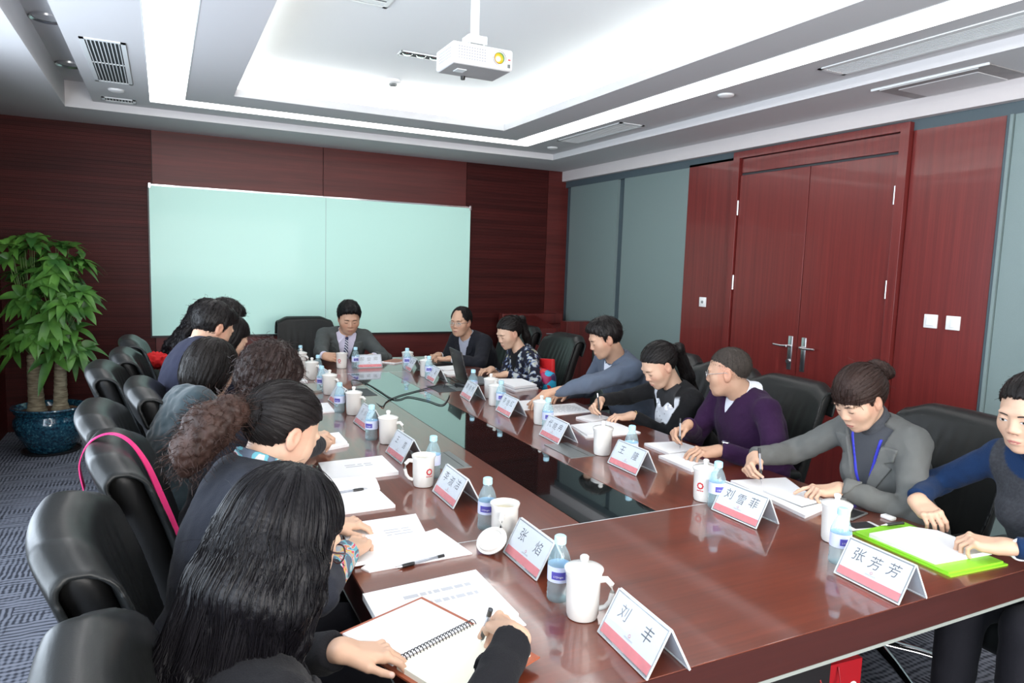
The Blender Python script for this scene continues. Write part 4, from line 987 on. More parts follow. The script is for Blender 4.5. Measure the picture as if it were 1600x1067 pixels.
# red knitted thing beside the suited man
rr = np_mesh('scarf', [surf(lambda p: ell(p, (0, 0, 0), (0.09, 0.08, 0.055))+0.010*np.sin(p[:, 0]*130)*np.sin(p[:, 1]*120)*np.sin(p[:, 2]*110+1), (-0.12, -0.12, -0.09), (0.12, 0.12, 0.09), 0.006)], plain('red_knit', (0.55, 0.008, 0.01), 0.8))
rr.location = (-0.055, 5.15, 0.90); tag(rr, 'crumpled bright red knitted scarf tucked against the farthest chair back', 'scarf')
# tan strap and pink strap
def ribbon(name, pts, wv, th, mat, label=None, cat=None, parent=None):
    m = MB(); P_ = [Vector(p) for p in pts]; W_ = [Vector(w_) for w_ in wv]; rows = []
    for i, p in enumerate(P_):
        t = (P_[min(i+1, len(P_)-1)]-P_[max(i-1, 0)]).normalized(); nrm = t.cross(W_[i]).normalized()*th
        rows.append([m.bm.verts.new(q) for q in (p-W_[i], p+W_[i], p+W_[i]+nrm, p-W_[i]+nrm)])
    for a, b in zip(rows, rows[1:]):
        for k in range(4): m.bm.faces.new((a[k], a[(k+1) % 4], b[(k+1) % 4], b[k]))
    m.bm.faces.new(rows[0][::-1]); m.bm.faces.new(rows[-1])
    o = m.build(name, mat, parent, smooth=True)
    if label: tag(o, label, cat)
    return o
# ================================================================ people
def V3(*a): return np.array(a, float)
def unit(v): v = np.asarray(v, float); return v/np.linalg.norm(v)
def snoise(p, f, seed=0.0):
    x, y, z = p[:, 0]*f, p[:, 1]*f, p[:, 2]*f
    return (np.sin(x*1.0+1.7*np.sin(y*0.7+seed)+seed)*np.sin(y*1.1+1.3*np.sin(z*0.8+2*seed)+1.3)*np.sin(z*0.9+1.5*np.sin(x*0.6+seed)+2.1)
            + 0.5*np.sin(x*2.3+y*1.1+seed)*np.sin(z*2.1-x*0.9+0.5)*np.sin(y*2.5+z*0.7+seed))

def attr_mat(name, rough=0.5, spec=0.5, sheen=0.0, sss=0.0, bscale=0, bump=0.0, weave=0):
    t = NT(name); a = t.n('ShaderNodeAttribute', attribute_name='col'); t.l(a.outputs['Color'], t.b.inputs['Base Color'])
    t.b.inputs['Roughness'].default_value = rough; t.b.inputs['Specular IOR Level'].default_value = spec; t.b.inputs['Sheen Weight'].default_value = sheen
    if sss: t.b.inputs['Subsurface Weight'].default_value = sss; t.b.inputs['Subsurface Radius'].default_value = (0.012, 0.005, 0.003); t.b.inputs['Subsurface Scale'].default_value = 1.0
    if bscale:
        nz = t.n('ShaderNodeTexNoise', i_Scale=float(bscale), i_Detail=3.0); t.l(t.coords(), nz.inputs['Vector']); t.bump(nz.outputs[0], bump, 0.003)
    return t.m
M_skin = attr_mat('skin', 0.5, 0.35, sss=0.0, bscale=90, bump=0.06)
M_cloth = attr_mat('woven_cloth', 0.85, 0.15, sheen=0.03, bscale=500, bump=0.25)
M_knit = attr_mat('knitted_cloth', 0.92, 0.10, sheen=0.05, bscale=260, bump=0.5)
M_velvet = attr_mat('velvet_cloth', 0.75, 0.2, sheen=0.25, bscale=60, bump=0.3)
M_wcloth = plain('white_cotton', (0.74, 0.76, 0.82), 0.8, spec=0.2)
M_lilac = plain('lilac_cotton', (0.58, 0.56, 0.68), 0.8, spec=0.2)
M_brow = plain('eyebrow_hair', (0.030, 0.022, 0.018), 0.8)
M_lash = plain('eye_line', (0.022, 0.014, 0.012), 0.6)
M_eye = plain('eye_white', (0.62, 0.60, 0.58), 0.3)
M_iris = plain('dark_iris', (0.015, 0.010, 0.008), 0.15)
M_lip = plain('lips', (0.46, 0.17, 0.15), 0.45)
M_lipm = plain('lips_male', (0.40, 0.18, 0.15), 0.5)
M_mouth = plain('mouth_line', (0.16, 0.04, 0.035), 0.6)
M_shoe = plain('black_shoe', (0.015, 0.014, 0.013), 0.3)
M_lany = plain('blue_lanyard', (0.035, 0.04, 0.48), 0.5)
M_frame_d = plain('dark_spectacle_frame', (0.05, 0.02, 0.03), 0.3)
HAIRM = {}
def hairmat(col, rough=0.36, sc_=1.0, hi=1.6):
    key = (col, rough)
    if key in HAIRM: return HAIRM[key]
    t = NT('hair'); a = t.n('ShaderNodeAttribute', attribute_name='col')
    mp = t.n('ShaderNodeMapping'); mp.inputs['Scale'].default_value = (60*sc_, 60*sc_, 3); t.l(a.outputs['Vector'], mp.inputs[0])
    nz = t.n('ShaderNodeTexNoise', i_Scale=1.0, i_Detail=5.0, i_Roughness=0.7); t.l(mp.outputs[0], nz.inputs['Vector'])
    c = t.ramp(nz.outputs[0], [(0.35, tuple(x*0.5 for x in col)), (0.68, tuple(x*hi for x in col))])
    t.l(c, t.b.inputs['Base Color']); t.bump(nz.outputs[0], 0.45, 0.004)
    t.b.inputs['Roughness'].default_value = rough; t.b.inputs['Specular IOR Level'].default_value = 0.2
    HAIRM[key] = t.m; return t.m

# ---------------- head
def head_fn(sex, fat=0.0, nose=1.0):
    m = sex == 'm'
    jw = 0.048 if m else 0.040
    def f(q):
        x = np.abs(q[:, 0]); s = np.stack([x, q[:, 1], q[:, 2]], 1)
        d = ell(s, (0, -0.014, 0.034), (0.0745, 0.0960, 0.0885))
        d = smin(d, ell(s, (0, 0.020, -0.020), (0.0635+fat, 0.066, 0.078)), 0.035)
        d = smin(d, ell(s, (0, 0.052, -0.062), (0.034, 0.031, 0.032)), 0.030)
        d = smin(d, ell(s, (0, 0.028, -0.072), (jw+fat, 0.046, 0.037)), 0.026)
        d = smin(d, ell(s, (0, 0.062, -0.098), (0.019, 0.016, 0.014)), 0.020)
        d = smin(d, cap(s, (0.048+fat, 0.0, -0.045), (0.030, 0.045, -0.088), 0.017, 0.014), 0.022)
        d = smin(d, ell(s, (0.038+fat*0.7, 0.050, -0.026), (0.025, 0.024, 0.026)), 0.030)
        d = smin(d, ell(s, (0.020, 0.079, 0.024), (0.028, 0.010, 0.009)), 0.016)
        d = smax(d, -ell(s, (0.030, 0.1005, 0.004), (0.019, 0.0165, 0.0115)), 0.014)
        d = smin(d, ell(s, (0.031, 0.0745, 0.002), (0.0165, 0.0125, 0.0115)), 0.006)
        d = smin(d, cap(s, (0, 0.0795, 0.010), (0, 0.0950*nose, -0.027), 0.006, 0.0105), 0.014)
        d = smin(d, ell(s, (0.0125, 0.088, -0.032), (0.0080, 0.010, 0.0075)), 0.007)
        d = smax(d, -ell(s, (0.0065, 0.091, -0.0415), (0.0032, 0.0050, 0.0030)), 0.003)
        d = smin(d, ell(s, (0, 0.082, -0.0615), (0.021, 0.0100, 0.0055)), 0.006)
        d = smin(d, ell(s, (0, 0.081, -0.0715), (0.018, 0.0100, 0.0065)), 0.006)
        d = smax(d, -ell(s, (0, 0.096, -0.0665), (0.022, 0.0060, 0.0016)), 0.003)
        e = ell(s, (0.0765, -0.008, -0.004), (0.0075, 0.019, 0.031))
        e = smin(e, ell(s, (0.072, -0.002, -0.026), (0.007, 0.010, 0.011)), 0.006)
        e = smax(e, -ell(s, (0.084, -0.003, 0.002), (0.0055, 0.0105, 0.017)), 0.004)
        return smin(d, e, 0.006)
    return f
def skin_col(base, ruddy=0.0):
    base = np.array(base)
    def f(q):
        c = np.repeat(base[None], len(q), 0).copy()
        x = np.abs(q[:, 0])
        ck = np.exp(-(((x-0.042)/0.022)**2+((q[:, 2]+0.03)/0.02)**2))*(q[:, 1] > 0)
        ns = np.exp(-((x/0.013)**2+((q[:, 2]+0.03)/0.014)**2))*(q[:, 1] > 0.08)
        er = np.exp(-(((x-0.078)/0.012)**2))*(np.abs(q[:, 1]) < 0.04)
        r = (0.05+ruddy)*ck+0.12*ns+0.16*er
        c[:, 1] *= 1-r; c[:, 2] *= 1-r*1.1
        return np.clip(c, 0, 1)
    return f
def face_strip(fn, cl, name, mat, head, parent, off=0.0006):
    """thin patch laid on the face: cl = rows of (x, z_low, z_high)"""
    pts = []
    for x, z0, z1 in cl:
        for k in range(3): pts.append((x, z0+(z1-z0)*k/2))
    pts = np.array(pts); ys = np.linspace(0.125, 0.03, 120)
    G = np.stack([np.repeat(pts[:, 0:1], 120, 1), np.repeat(ys[None], len(pts), 0), np.repeat(pts[:, 1:2], 120, 1)], -1)
    D = fn(G.reshape(-1, 3)).reshape(len(pts), 120); i = np.argmax(D < 0, 1)
    i = np.maximum(i, 1); a = D[np.arange(len(pts)), i-1]; b = D[np.arange(len(pts)), i]
    y = ys[i-1]+(ys[i]-ys[i-1])*a/(a-b)
    P = np.stack([pts[:, 0], y+off, pts[:, 1]], 1); P = head['o']+P@head['M']
    n = len(cl); Q = []
    for r in range(n-1):
        for k in range(2): Q.append([r*3+k, r*3+k+1, (r+1)*3+k+1, (r+1)*3+k])
    return P, np.array(Q)
def face_part(fn, strips, name, mat, head, parent, off=0.0006):
    return np_mesh(name, [face_strip(fn, s, name, mat, head, parent, off) for s in strips], mat, parent)

# ---------------- hair
def hair_make(style, q2w, head, N, spec):
    """returns sdf over world points, uv function, bounds"""
    o, M = head['o'], head['M']
    t = spec.get('t', 0.010)
    locks = spec.get('locks', [])
    seed = spec.get('seed', 1.0)
    amp = spec.get('amp', 0.0018)
    def tol(p): return (p-o)@M.T
    def capf(q):
        x = np.abs(q[:, 0]); s = np.stack([x, q[:, 1], q[:, 2]], 1)
        d = ell(s, (0, -0.016, 0.036), (0.0765+t, 0.099+t, 0.091+t))
        yl = 0.022+0.066*sst(0.0, 0.083, q[:, 2])-0.045*sst(-0.005, -0.03, q[:, 2])
        zb = spec.get('bottom', -0.062)
        if style == 'tied': yl = 0.004+0.080*sst(0.018, 0.088, q[:, 2])-0.035*sst(-0.005, -0.03, q[:, 2])+0.002*np.sin(x*420)
        yl = yl+0.004*np.sin(x*420)+0.003*np.sin(x*190+seed)
        if style == 'short': yl = yl-0.014*sst(0.078, 0.06, q[:, 2])*sst(0.01, 0.03, q[:, 2])
        if style == 'receding': yl = yl-0.045*sst(0.035, 0.075, q[:, 2])*sst(0.075, 0.03, x)
        if style == 'bangs': yl = np.where(q[:, 2] > 0.026+0.006*np.sin(x*60+0.5), 0.30, yl)
        if style in ('bob', 'long'):
            d = smin(d, ell(s, (0, -0.022, -0.020), (0.082+t, 0.092+t, 0.110)), 0.03)
            yl = spec.get('face', 0.030)+0.060*sst(0.02, 0.085, q[:, 2]); zb = spec.get('bottom', -0.115)
        if style == 'curly':
            d = smin(d, ell(s, (0, -0.020, 0.005), (0.100, 0.112, 0.118)), 0.03); yl = 0.040+0.07*sst(0.0, 0.06, q[:, 2]); zb = -0.105
            d = d+0.006*snoise(q, 55, seed)+0.0028*snoise(q*V3(1, 1, 0.6), 150, seed)
        if style == 'short':
            d = smin(d, ell(s, (0, 0.012, 0.085), (0.062, 0.082, 0.042)), 0.03)
            d = d+0.0022*snoise(q*V3(1, 0.5, 0.5), 150, seed)
        if style == 'nape': pass
        d = smax(d, (q[:, 1]-yl)*0.85, 0.006)
        d = smax(d, -(q[:, 2]-zb), 0.008)
        if style not in ('bob', 'long', 'curly'):
            d = smax(d, -ell(s, (0.082, -0.008, -0.010), (0.020, 0.022, 0.034)), 0.006)
        if 'tie' in spec:
            tp = V3(*spec['tie']); d = smin(d, ell(q, tp*V3(1, 0.93, 1), (0.030, 0.030, 0.030)), 0.02)
        return d
    def lockf(p):
        d = np.full(len(p), 9.0)
        for L in locks:
            for (a, ra), (b, rb_) in zip(L, L[1:]): d = smin(d, cap(p, a, b, ra, rb_), 0.018)
        return d
    def uv(p):
        q = tol(p)
        if 'tie' in spec:
            tp = V3(*spec['tie']); r = q-tp; a = np.arctan2(r[:, 0], r[:, 2]+0.02*0+1e-6)
            u = np.stack([np.sin(a)*0.5, np.cos(a)*0.5, q[:, 1]*1.5], 1)
        else:
            a = np.arctan2(q[:, 0], q[:, 1]+0.03); u = np.stack([np.sin(a)*0.5, np.cos(a)*0.5, q[:, 2]*1.5], 1)
        if locks:
            best = np.full(len(p), 9.0); uu = np.zeros((len(p), 3))
            for li, L in enumerate(locks):
                s0 = 0
                for (a, ra), (b, rb_) in zip(L, L[1:]):
                    a = np.asarray(a, float); b = np.asarray(b, float); D = cap(p, a, b, ra, rb_); ax = unit(b-a)
                    e1 = unit(np.cross(ax, V3(0.3, 1, 0.2))); e2 = np.cross(ax, e1); rel = p-a
                    m = D < best; best = np.where(m, D, best)
                    uu[m] = np.stack([(rel@e1)*5+li*1.7, (rel@e2)*5, s0+(rel@ax)*1.5], 1)[m]; s0 += 1.5*np.linalg.norm(b-a)
            wq = sst(-0.004, 0.012, capf(q)-best)[:, None]; u = u*(1-wq)+uu*wq
        return u
    def groove(p):
        u = uv(p); x, y, z = u[:, 0]*60, u[:, 1]*60, u[:, 2]*3
        return amp*(np.sin(x*0.9+np.sin(z)+seed)*np.cos(y*0.8+1.1*np.sin(z*1.3))+0.6*np.sin(x*2.3+y*1.9+seed))
    fr = spec.get('frizz', 0.0)
    def fn(p):
        d = capf(tol(p))
        if locks: d = smin(d, lockf(p), 0.015)
        if fr: d = d+fr*(snoise(p, 95, seed)+0.6*snoise(p, 210, seed+1))
        return d+groove(p)
    pts = [o]+[np.asarray(a) for L in locks for a, _ in L]
    lo = np.min(pts, 0)-0.16; hi = np.max(pts, 0)+0.16
    return fn, uv, lo, hi

def strands(name, mat, parent, fn, V, n, length, curl, r, seed, drop=0.6):
    """loose single hairs over the hair volume"""
    rnd = np.random.RandomState(seed); idx = rnd.choice(len(V), n); m = MB()
    c = V.mean(0)
    for i in idx:
        p = V[i].copy(); d = unit(p-c+rnd.randn(3)*0.02)*0.5+V3(0, 0, -drop)+rnd.randn(3)*0.35; d = unit(d); pts = [p-d*0.004]
        L = length*(0.4+rnd.rand()); k = 7; ph = rnd.rand()*6
        ax = unit(np.cross(d, V3(0.2, 0.3, 1)))
        for j in range(1, k+1):
            t = j/k; d2 = unit(d+V3(0, 0, -drop*t*0.8)+ax*curl*math.sin(ph+t*7)); p = p+d2*L/k; pts.append(p)
        m.tube(pts, [r]*k+[r*0.4], 3)
    return m.build(name, mat, parent, smooth=True)

def tubes_np(P, r, n=3):
    """P: (k strands, m points, 3) -> verts, quads of thin n-sided tubes"""
    k, m, _ = P.shape
    Tn = np.gradient(P, axis=1); Tn /= np.linalg.norm(Tn, axis=2, keepdims=True)+1e-9
    A = np.cross(Tn, V3(0.3, 0.5, 0.8)); A /= np.linalg.norm(A, axis=2, keepdims=True)+1e-9; Bq = np.cross(Tn, A)
    rr = r*np.concatenate([[0.3], np.ones(m-2), [0.25]])[None, :, None]
    V = np.stack([P+rr*(math.cos(2*math.pi*j/n)*A+math.sin(2*math.pi*j/n)*Bq) for j in range(n)], 2)      # k,m,n,3
    idx = np.arange(k*m*n).reshape(k, m, n); a = idx[:, :-1, :]; b = idx[:, 1:, :]
    Q = np.stack([a, np.roll(a, -1, 2), np.roll(b, -1, 2), b], -1).reshape(-1, 4)
    return V.reshape(-1, 3), Q
def comb(fn, V, dirf, n, step, steps, seed, lift=0.0012, wig=0.25):
    """hair strands walking over the surface fn=0 along dirf(p)"""
    rnd = np.random.RandomState(seed); p = V[rnd.choice(len(V), n)].copy(); off = rnd.rand(n, 1)*0.0022+lift; out = []
    e = 0.003; ph = rnd.rand(n)*6
    for s_ in range(steps):
        g_ = np.stack([fn(p+V3(e, 0, 0))-fn(p-V3(e, 0, 0)), fn(p+V3(0, e, 0))-fn(p-V3(0, e, 0)), fn(p+V3(0, 0, e))-fn(p-V3(0, 0, e))], 1)/(2*e)
        g_ /= np.linalg.norm(g_, axis=1, keepdims=True)+1e-6
        p = p-g_*np.clip(fn(p), -0.004, 0.004)[:, None]; out.append(p+g_*off)
        d = dirf(p); d = d-(d*g_).sum(1, keepdims=True)*g_; d /= np.linalg.norm(d, axis=1, keepdims=True)+1e-6
        sd = np.cross(g_, d); d = d+wig*np.sin(ph+s_*0.9)[:, None]*sd*0.5; p = p+d*step
    return np.stack(out, 1)

# ---------------- hands
POSE = {
    'flat': ((8, 10, 6), (8, 10, 6), (10, 12, 6), (12, 12, 8), 'side', 3.5),
    'relax': ((22, 28, 18), (26, 32, 20), (30, 36, 20), (34, 38, 22), 'side', 2.5),
    'cup': ((35, 48, 25), (38, 50, 25), (42, 50, 25), (46, 50, 25), 'close', 1.0),
    'fist': ((52, 72, 40), (56, 75, 40), (58, 75, 40), (60, 75, 40), 'close', 0.5),
    'grip': ((42, 42, 18), (50, 55, 25), (58, 68, 35), (62, 72, 38), 'pen', 0.5),
    'point': ((10, 14, 8), (42, 50, 25), (50, 58, 28), (52, 60, 30), 'close', 2.0),
    'hold': ((25, 35, 25), (28, 38, 25), (30, 40, 25), (32, 42, 25), 'wrap', 1.5),
}
def hand_geo(W, X, Z, sgn, pose, sc_=1.0):
    X = unit(X); Z = unit(Z-np.dot(Z, X)*X); Y = np.cross(Z, X)
    def L(x, y, z): return W+sc_*(x*X+y*sgn*Y+z*Z)
    cf = POSE[pose]; F = []
    bx = (0.086, 0.089, 0.084, 0.076); by = (0.026, 0.008, -0.010, -0.026); ln = (0.070, 0.077, 0.071, 0.056); rr = (0.0084, 0.0086, 0.0081, 0.0072)
    for j in range(4):
        b = L(bx[j], by[j], 0.0); a = 0; spl = R((1.5-j)*cf[5]); Xs = math.cos(spl)*X+math.sin(spl)*sgn*Y; pts = [b]; p = b
        for k, fr in enumerate((0.45, 0.31, 0.24)):
            a += R(cf[j][k]); p = p+sc_*ln[j]*fr*(math.cos(a)*Xs-math.sin(a)*Z); pts.append(p)
        nail = pts[-1]+sc_*(0.0055*(math.sin(a)*Xs+math.cos(a)*Z)-0.001*(math.cos(a)*Xs-math.sin(a)*Z)); F.append((pts, rr[j]*sc_, nail))
    th = {'side': [(0.022, 0.022, -0.008), (0.052, 0.043, -0.014), (0.078, 0.055, -0.018), (0.098, 0.060, -0.020)],
          'close': [(0.022, 0.020, -0.010), (0.050, 0.036, -0.020), (0.076, 0.036, -0.030), (0.096, 0.028, -0.034)],
          'wrap': [(0.022, 0.020, -0.012), (0.048, 0.034, -0.030), (0.072, 0.034, -0.048), (0.092, 0.026, -0.060)],
          'pen': [(0.022, 0.020, -0.010), (0.050, 0.038, -0.022), (0.078, 0.034, -0.036), (0.100, 0.022, -0.044)]}[cf[4]]
    tp = [L(*t) for t in th]; F.append((tp, 0.0098*sc_, tp[-1]+0.006*sc_*unit(sgn*Y*0.7+Z*0.6)))
    grip = (F[0][0][-1]*0.5+tp[-1]*0.5); stub = {}
    def fn(p):
        d = np.full(len(p), 9.0)
        for j in range(4):
            d = smin(d, cap(p, L(0.004, by[j]*0.62, -0.003), L(bx[j]-0.004, by[j]*0.96, -0.003), 0.0135*sc_, 0.0112*sc_), 0.010)
        d = smin(d, cap(p, tp[0], tp[1], 0.0155*sc_, 0.012*sc_), 0.012)
        d = smin(d, cap(p, L(0.018, -0.018, -0.010), L(0.060, -0.024, -0.010), 0.014*sc_, 0.011*sc_), 0.010)
        for yy in (0.009, -0.009):
            d = smin(d, cap(p, L(-0.006, yy, -0.001), L(0.008, yy*1.2, -0.001), 0.0185*sc_, 0.0175*sc_), 0.012)
            if stub.get('E') is not None: ax_ = unit(stub['E']-W); d = smin(d, cap(p, L(-0.006, yy, -0.001)+ax_*0.095, L(-0.006, yy, -0.001), 0.0215*sc_, 0.0185*sc_), 0.014)
        for j in range(4): d = smin(d, ell(p, F[j][0][0]+Z*0.004*sc_, V3(1, 1, 1)*0.0092*sc_), 0.006)
        for pts, r, _ in F:
            e = np.full(len(p), 9.0)
            for k in range(3 if pts is not tp else 3): e = smin(e, cap(p, pts[k], pts[k+1], r*(1-0.10*k), r*(1-0.10*(k+1))), 0.002)
            d = smin(d, e, 0.0035)
        return d
    nails = [n for _, _, n in F]
    allp = np.array([W-0.08*X]+[q for pts, _, _ in F for q in pts])
    return dict(fn=fn, stub=stub, lo=allp.min(0)-0.032, hi=allp.max(0)+0.032, nails=nails, grip=grip, W=W, X=X)

def ik(S, Wp, l1, l2, pole, X=None):
    d = Wp-S; D = np.linalg.norm(d); mx_ = (l1+l2)*0.985
    if D > mx_: l1 *= D/mx_; l2 *= D/mx_
    u = d/D; a = (l1*l1-l2*l2+D*D)/(2*D); h = math.sqrt(max(l1*l1-a*a, 0)); pn = pole-np.dot(pole, u)*u
    pn = unit(pn); q = np.cross(u, pn); best = None
    for k in range(-12, 13):
        th = k*math.pi/24*1.3; E = S+u*a+h*(math.cos(th)*pn+math.sin(th)*q)
        sc_ = 0.35*math.cos(th)+(0.5*np.dot(unit(Wp-E), X) if X is not None else 0)-(2.0 if E[2] < 0.60 else 0)
        if best is None or sc_ > best[0]: best = (sc_, E)
    return best[1]

SKIN_F, SKIN_M = (0.54, 0.350, 0.250), (0.47, 0.285, 0.195)
def person(label, f, hip, N, headc, look, sex='f', roll=0.0, hands=None, hair=None, top=None, skin=None, res=1.0, glasses=None, eyes='down', twist=0.0,
           poles=None, shw=None, head_fat=0.0, collar=None, extra=None, nose=1.0, trousers=(0.012, 0.012, 0.016), mouth=None, brow=1.0, scale=1.0, ruddy=0.0, hs=1.0, nkf=0.58, elbow=None, bulk=None, flap=0.038):
    f = unit(V3(f[0], f[1], 0)); H = V3(hip[0], hip[1], 0.565); C = V3(*headc); N = C+(V3(*N)-C)*nkf
    skin = skin or (SKIN_F if sex == 'f' else SKIN_M)
    root = empty('person', (hip[0], hip[1], 0.0), 0.0); tag(root, label, 'person')
    inv = Matrix.Translation((-hip[0], -hip[1], 0))
    def fix(o):
        if o is not None and o.parent is root: o.matrix_parent_inverse = inv
        return o
    u = unit(N-H); Lt = np.linalg.norm(N-H); w_ = unit(f-np.dot(f, u)*u); s = np.cross(w_, u)
    if twist:
        c_, s_ = math.cos(R(twist)), math.sin(R(twist)); s, w_ = c_*s+s_*w_, c_*w_-s_*s
    male = sex == 'm'; sw = shw or (0.168 if male else 0.145)
    Bm = np.stack([s, w_, u])                                     # rows: side, forward, up
    def loc(p): return (p-H)@Bm.T
    S = {1: H+(V3(sw, -0.005, Lt-0.062))@Bm, -1: H+(V3(-sw, -0.005, Lt-0.062))@Bm}     # 1 = right
    # head frame
    fy = unit(look); fx = unit(np.cross(fy, V3(0, 0, 1))); fz = np.cross(fx, fy)
    if roll: c_, s_ = math.cos(R(roll)), math.sin(R(roll)); fx, fz = c_*fx+s_*fz, c_*fz-s_*fx
    HM = np.stack([fx, fy, fz])*1.0; head = dict(o=C, M=HM)
    HMs = HM/scale; head_l = lambda p: (p-C)@HMs.T
    head['M'] = HM*scale
    head['Mi'] = HMs
    hf = head_fn(sex, head_fat, nose)
    nb = N-u*0.035; nt = C+V3(0, -0.022, -0.055)@HM
    nr = 0.058 if male else 0.0475
    def headneck(p):
        d = hf(head_l(p))*scale
        n = cap(p, nb, nt, nr*1.12, nr)
        n = smin(n, cap(p, nb-u*0.02-s*0.07, nb-u*0.02+s*0.07, 0.035, 0.035), 0.05)
        return smin(d, n, 0.018)
    # hands
    HG = {}
    for k, hd in (hands or {}).items():
        sg = 1 if k == 'R' else -1
        X = unit(hd['dir']); Z = V3(*hd.get('up', (0, 0, 1)))
        W = V3(*hd.get('wrist', (0, 0, 0)))
        if 'grip' in hd:                                           # place the hand so its finger tips meet the pen
            g0 = hand_geo(V3(0, 0, 0), X, Z, sg, hd['pose'], hs*(1.06 if male else 1.0)); W = V3(*hd['grip'])-g0['grip']
        HG[sg] = hand_geo(W, X, Z, sg, hd['pose'], hs*(1.06 if male else 1.0))
    arms = {}
    for sg in (1, -1):
        if sg not in HG: HGw = S[sg]+V3(*(f*0.22))+V3(0, 0, -0.38); X_ = unit(HGw-S[sg])
        else: HGw = HG[sg]['W']-0.012*HG[sg]['X']
        pole = V3(*((poles or {}).get('R' if sg > 0 else 'L', tuple(s*sg*0.6+V3(0, 0, -0.8)-f*0.1))))
        E = ik(S[sg], HGw, 0.285 if male else 0.265, 0.255 if male else 0.238, pole, HG[sg]['X'] if sg in HG else None)
        if elbow and ('R' if sg > 0 else 'L') in elbow: E = V3(*elbow['R' if sg > 0 else 'L'])
       
        arms[sg] = (S[sg], E, HGw)
        if sg in HG:
            g_ = HG[sg]; g_['stub']['E'] = E; e_ = g_['W']+unit(E-g_['W'])*0.12; g_['lo'] = np.minimum(g_['lo'], e_-0.035); g_['hi'] = np.maximum(g_['hi'], e_+0.035)
    bulk = bulk or (1.10 if male else 0.95)
    def torso(p, inf=0.0):
        q = loc(p); x = np.abs(q[:, 0]); t = np.stack([x, q[:, 1], q[:, 2]], 1)
        d = ell(t, (0, -0.01, 0.02), (0.170*bulk, 0.125, 0.13))
        d = smin(d, ell(t, (0, 0.005, Lt*0.42), (0.145*bulk, 0.112*bulk, 0.19)), 0.05)
        d = smin(d, ell(t, (0, -0.005, Lt-0.175), (0.158*bulk, 0.108*bulk, 0.17)), 0.06)
        d = smin(d, cap(t, (0, -0.012, Lt-0.045), (sw-0.02, -0.008, Lt-0.066), 0.050, 0.052), 0.05)
        if not male: d = smin(d, ell(t, (0.066, 0.072, Lt-0.215), (0.058, 0.050, 0.058)), 0.035)
        return d-inf
    def armd(p, sg, inf=0.0, cut=None):
        a, e, w0 = arms[sg]; m_ = 1.0 if male else 0.86
        ax = unit(w0-e)
        fo = cap(p, e, w0 if cut is not None else w0-ax*0.06, 0.043*m_, 0.029*m_)-inf
        if cut is not None: fo = smax(fo, (p-(w0-ax*cut))@ax, 0.004)
        return smin(cap(p, a, e, 0.052*m_, 0.043*m_)-inf, fo, 0.02)
    # ---- body mesh (skin): head and neck fine, hands fine, rest coarse under the clothes
    hh = 0.0032*res
    r_ = V3(0.125, 0.135, 0.145)
    parts = [surf(headneck, np.minimum(C-0.135, nb-0.03), np.maximum(C+0.135, nb+0.03), hh)]
    cols = [skin_col(skin, ruddy)(head_l(parts[0][0]))]
    for sg, g_ in HG.items():
        v, q = surf(g_['fn'], g_['lo'], g_['hi'], 0.0031*res); parts.append((v, q))
        c = np.repeat(np.array(skin)[None], len(v), 0); nd = np.min([np.linalg.norm(v-n, axis=1) for n in g_['nails']], 0); k = sst(0.0062, 0.0040, nd)[:, None]
        cols.append(c*V3(1.0, 0.97, 0.95)*(1-k)+np.array((0.66, 0.42, 0.36))*k)
    knee = {sg: H+f*0.40+s*sg*0.10+V3(0, 0, -0.02) for sg in (1, -1)}; ank = {sg: V3(knee[sg][0]+f[0]*0.02, knee[sg][1]+f[1]*0.02, 0.09) for sg in (1, -1)}
    def legs(p, inf):
        d = np.full(len(p), 9.0)
        for sg in (1, -1):
            d = smin(d, cap(p, H+s*sg*0.085, knee[sg], 0.082, 0.060)-inf, 0.03); d = smin(d, cap(p, knee[sg], ank[sg], 0.060, 0.042)-inf, 0.02)
        return d
    def under(p):
        d = torso(p, -0.008)
        for sg in (1, -1): d = smin(d, armd(p, sg, -0.006), 0.03)
        return smin(d, legs(p, -0.008), 0.03)
    allp = [H-0.2, H+0.2, N]+[x for a in arms.values() for x in a]+list(knee.values())+list(ank.values())
    v, q = surf(under, np.min(allp, 0)-0.09, np.max(allp, 0)+0.09, 0.017); parts.append((v, q)); cols.append(np.repeat(np.array(skin)[None], len(v), 0))
    body = fix(np_mesh('body', parts, M_skin, root, {'col': np.concatenate(cols)}))
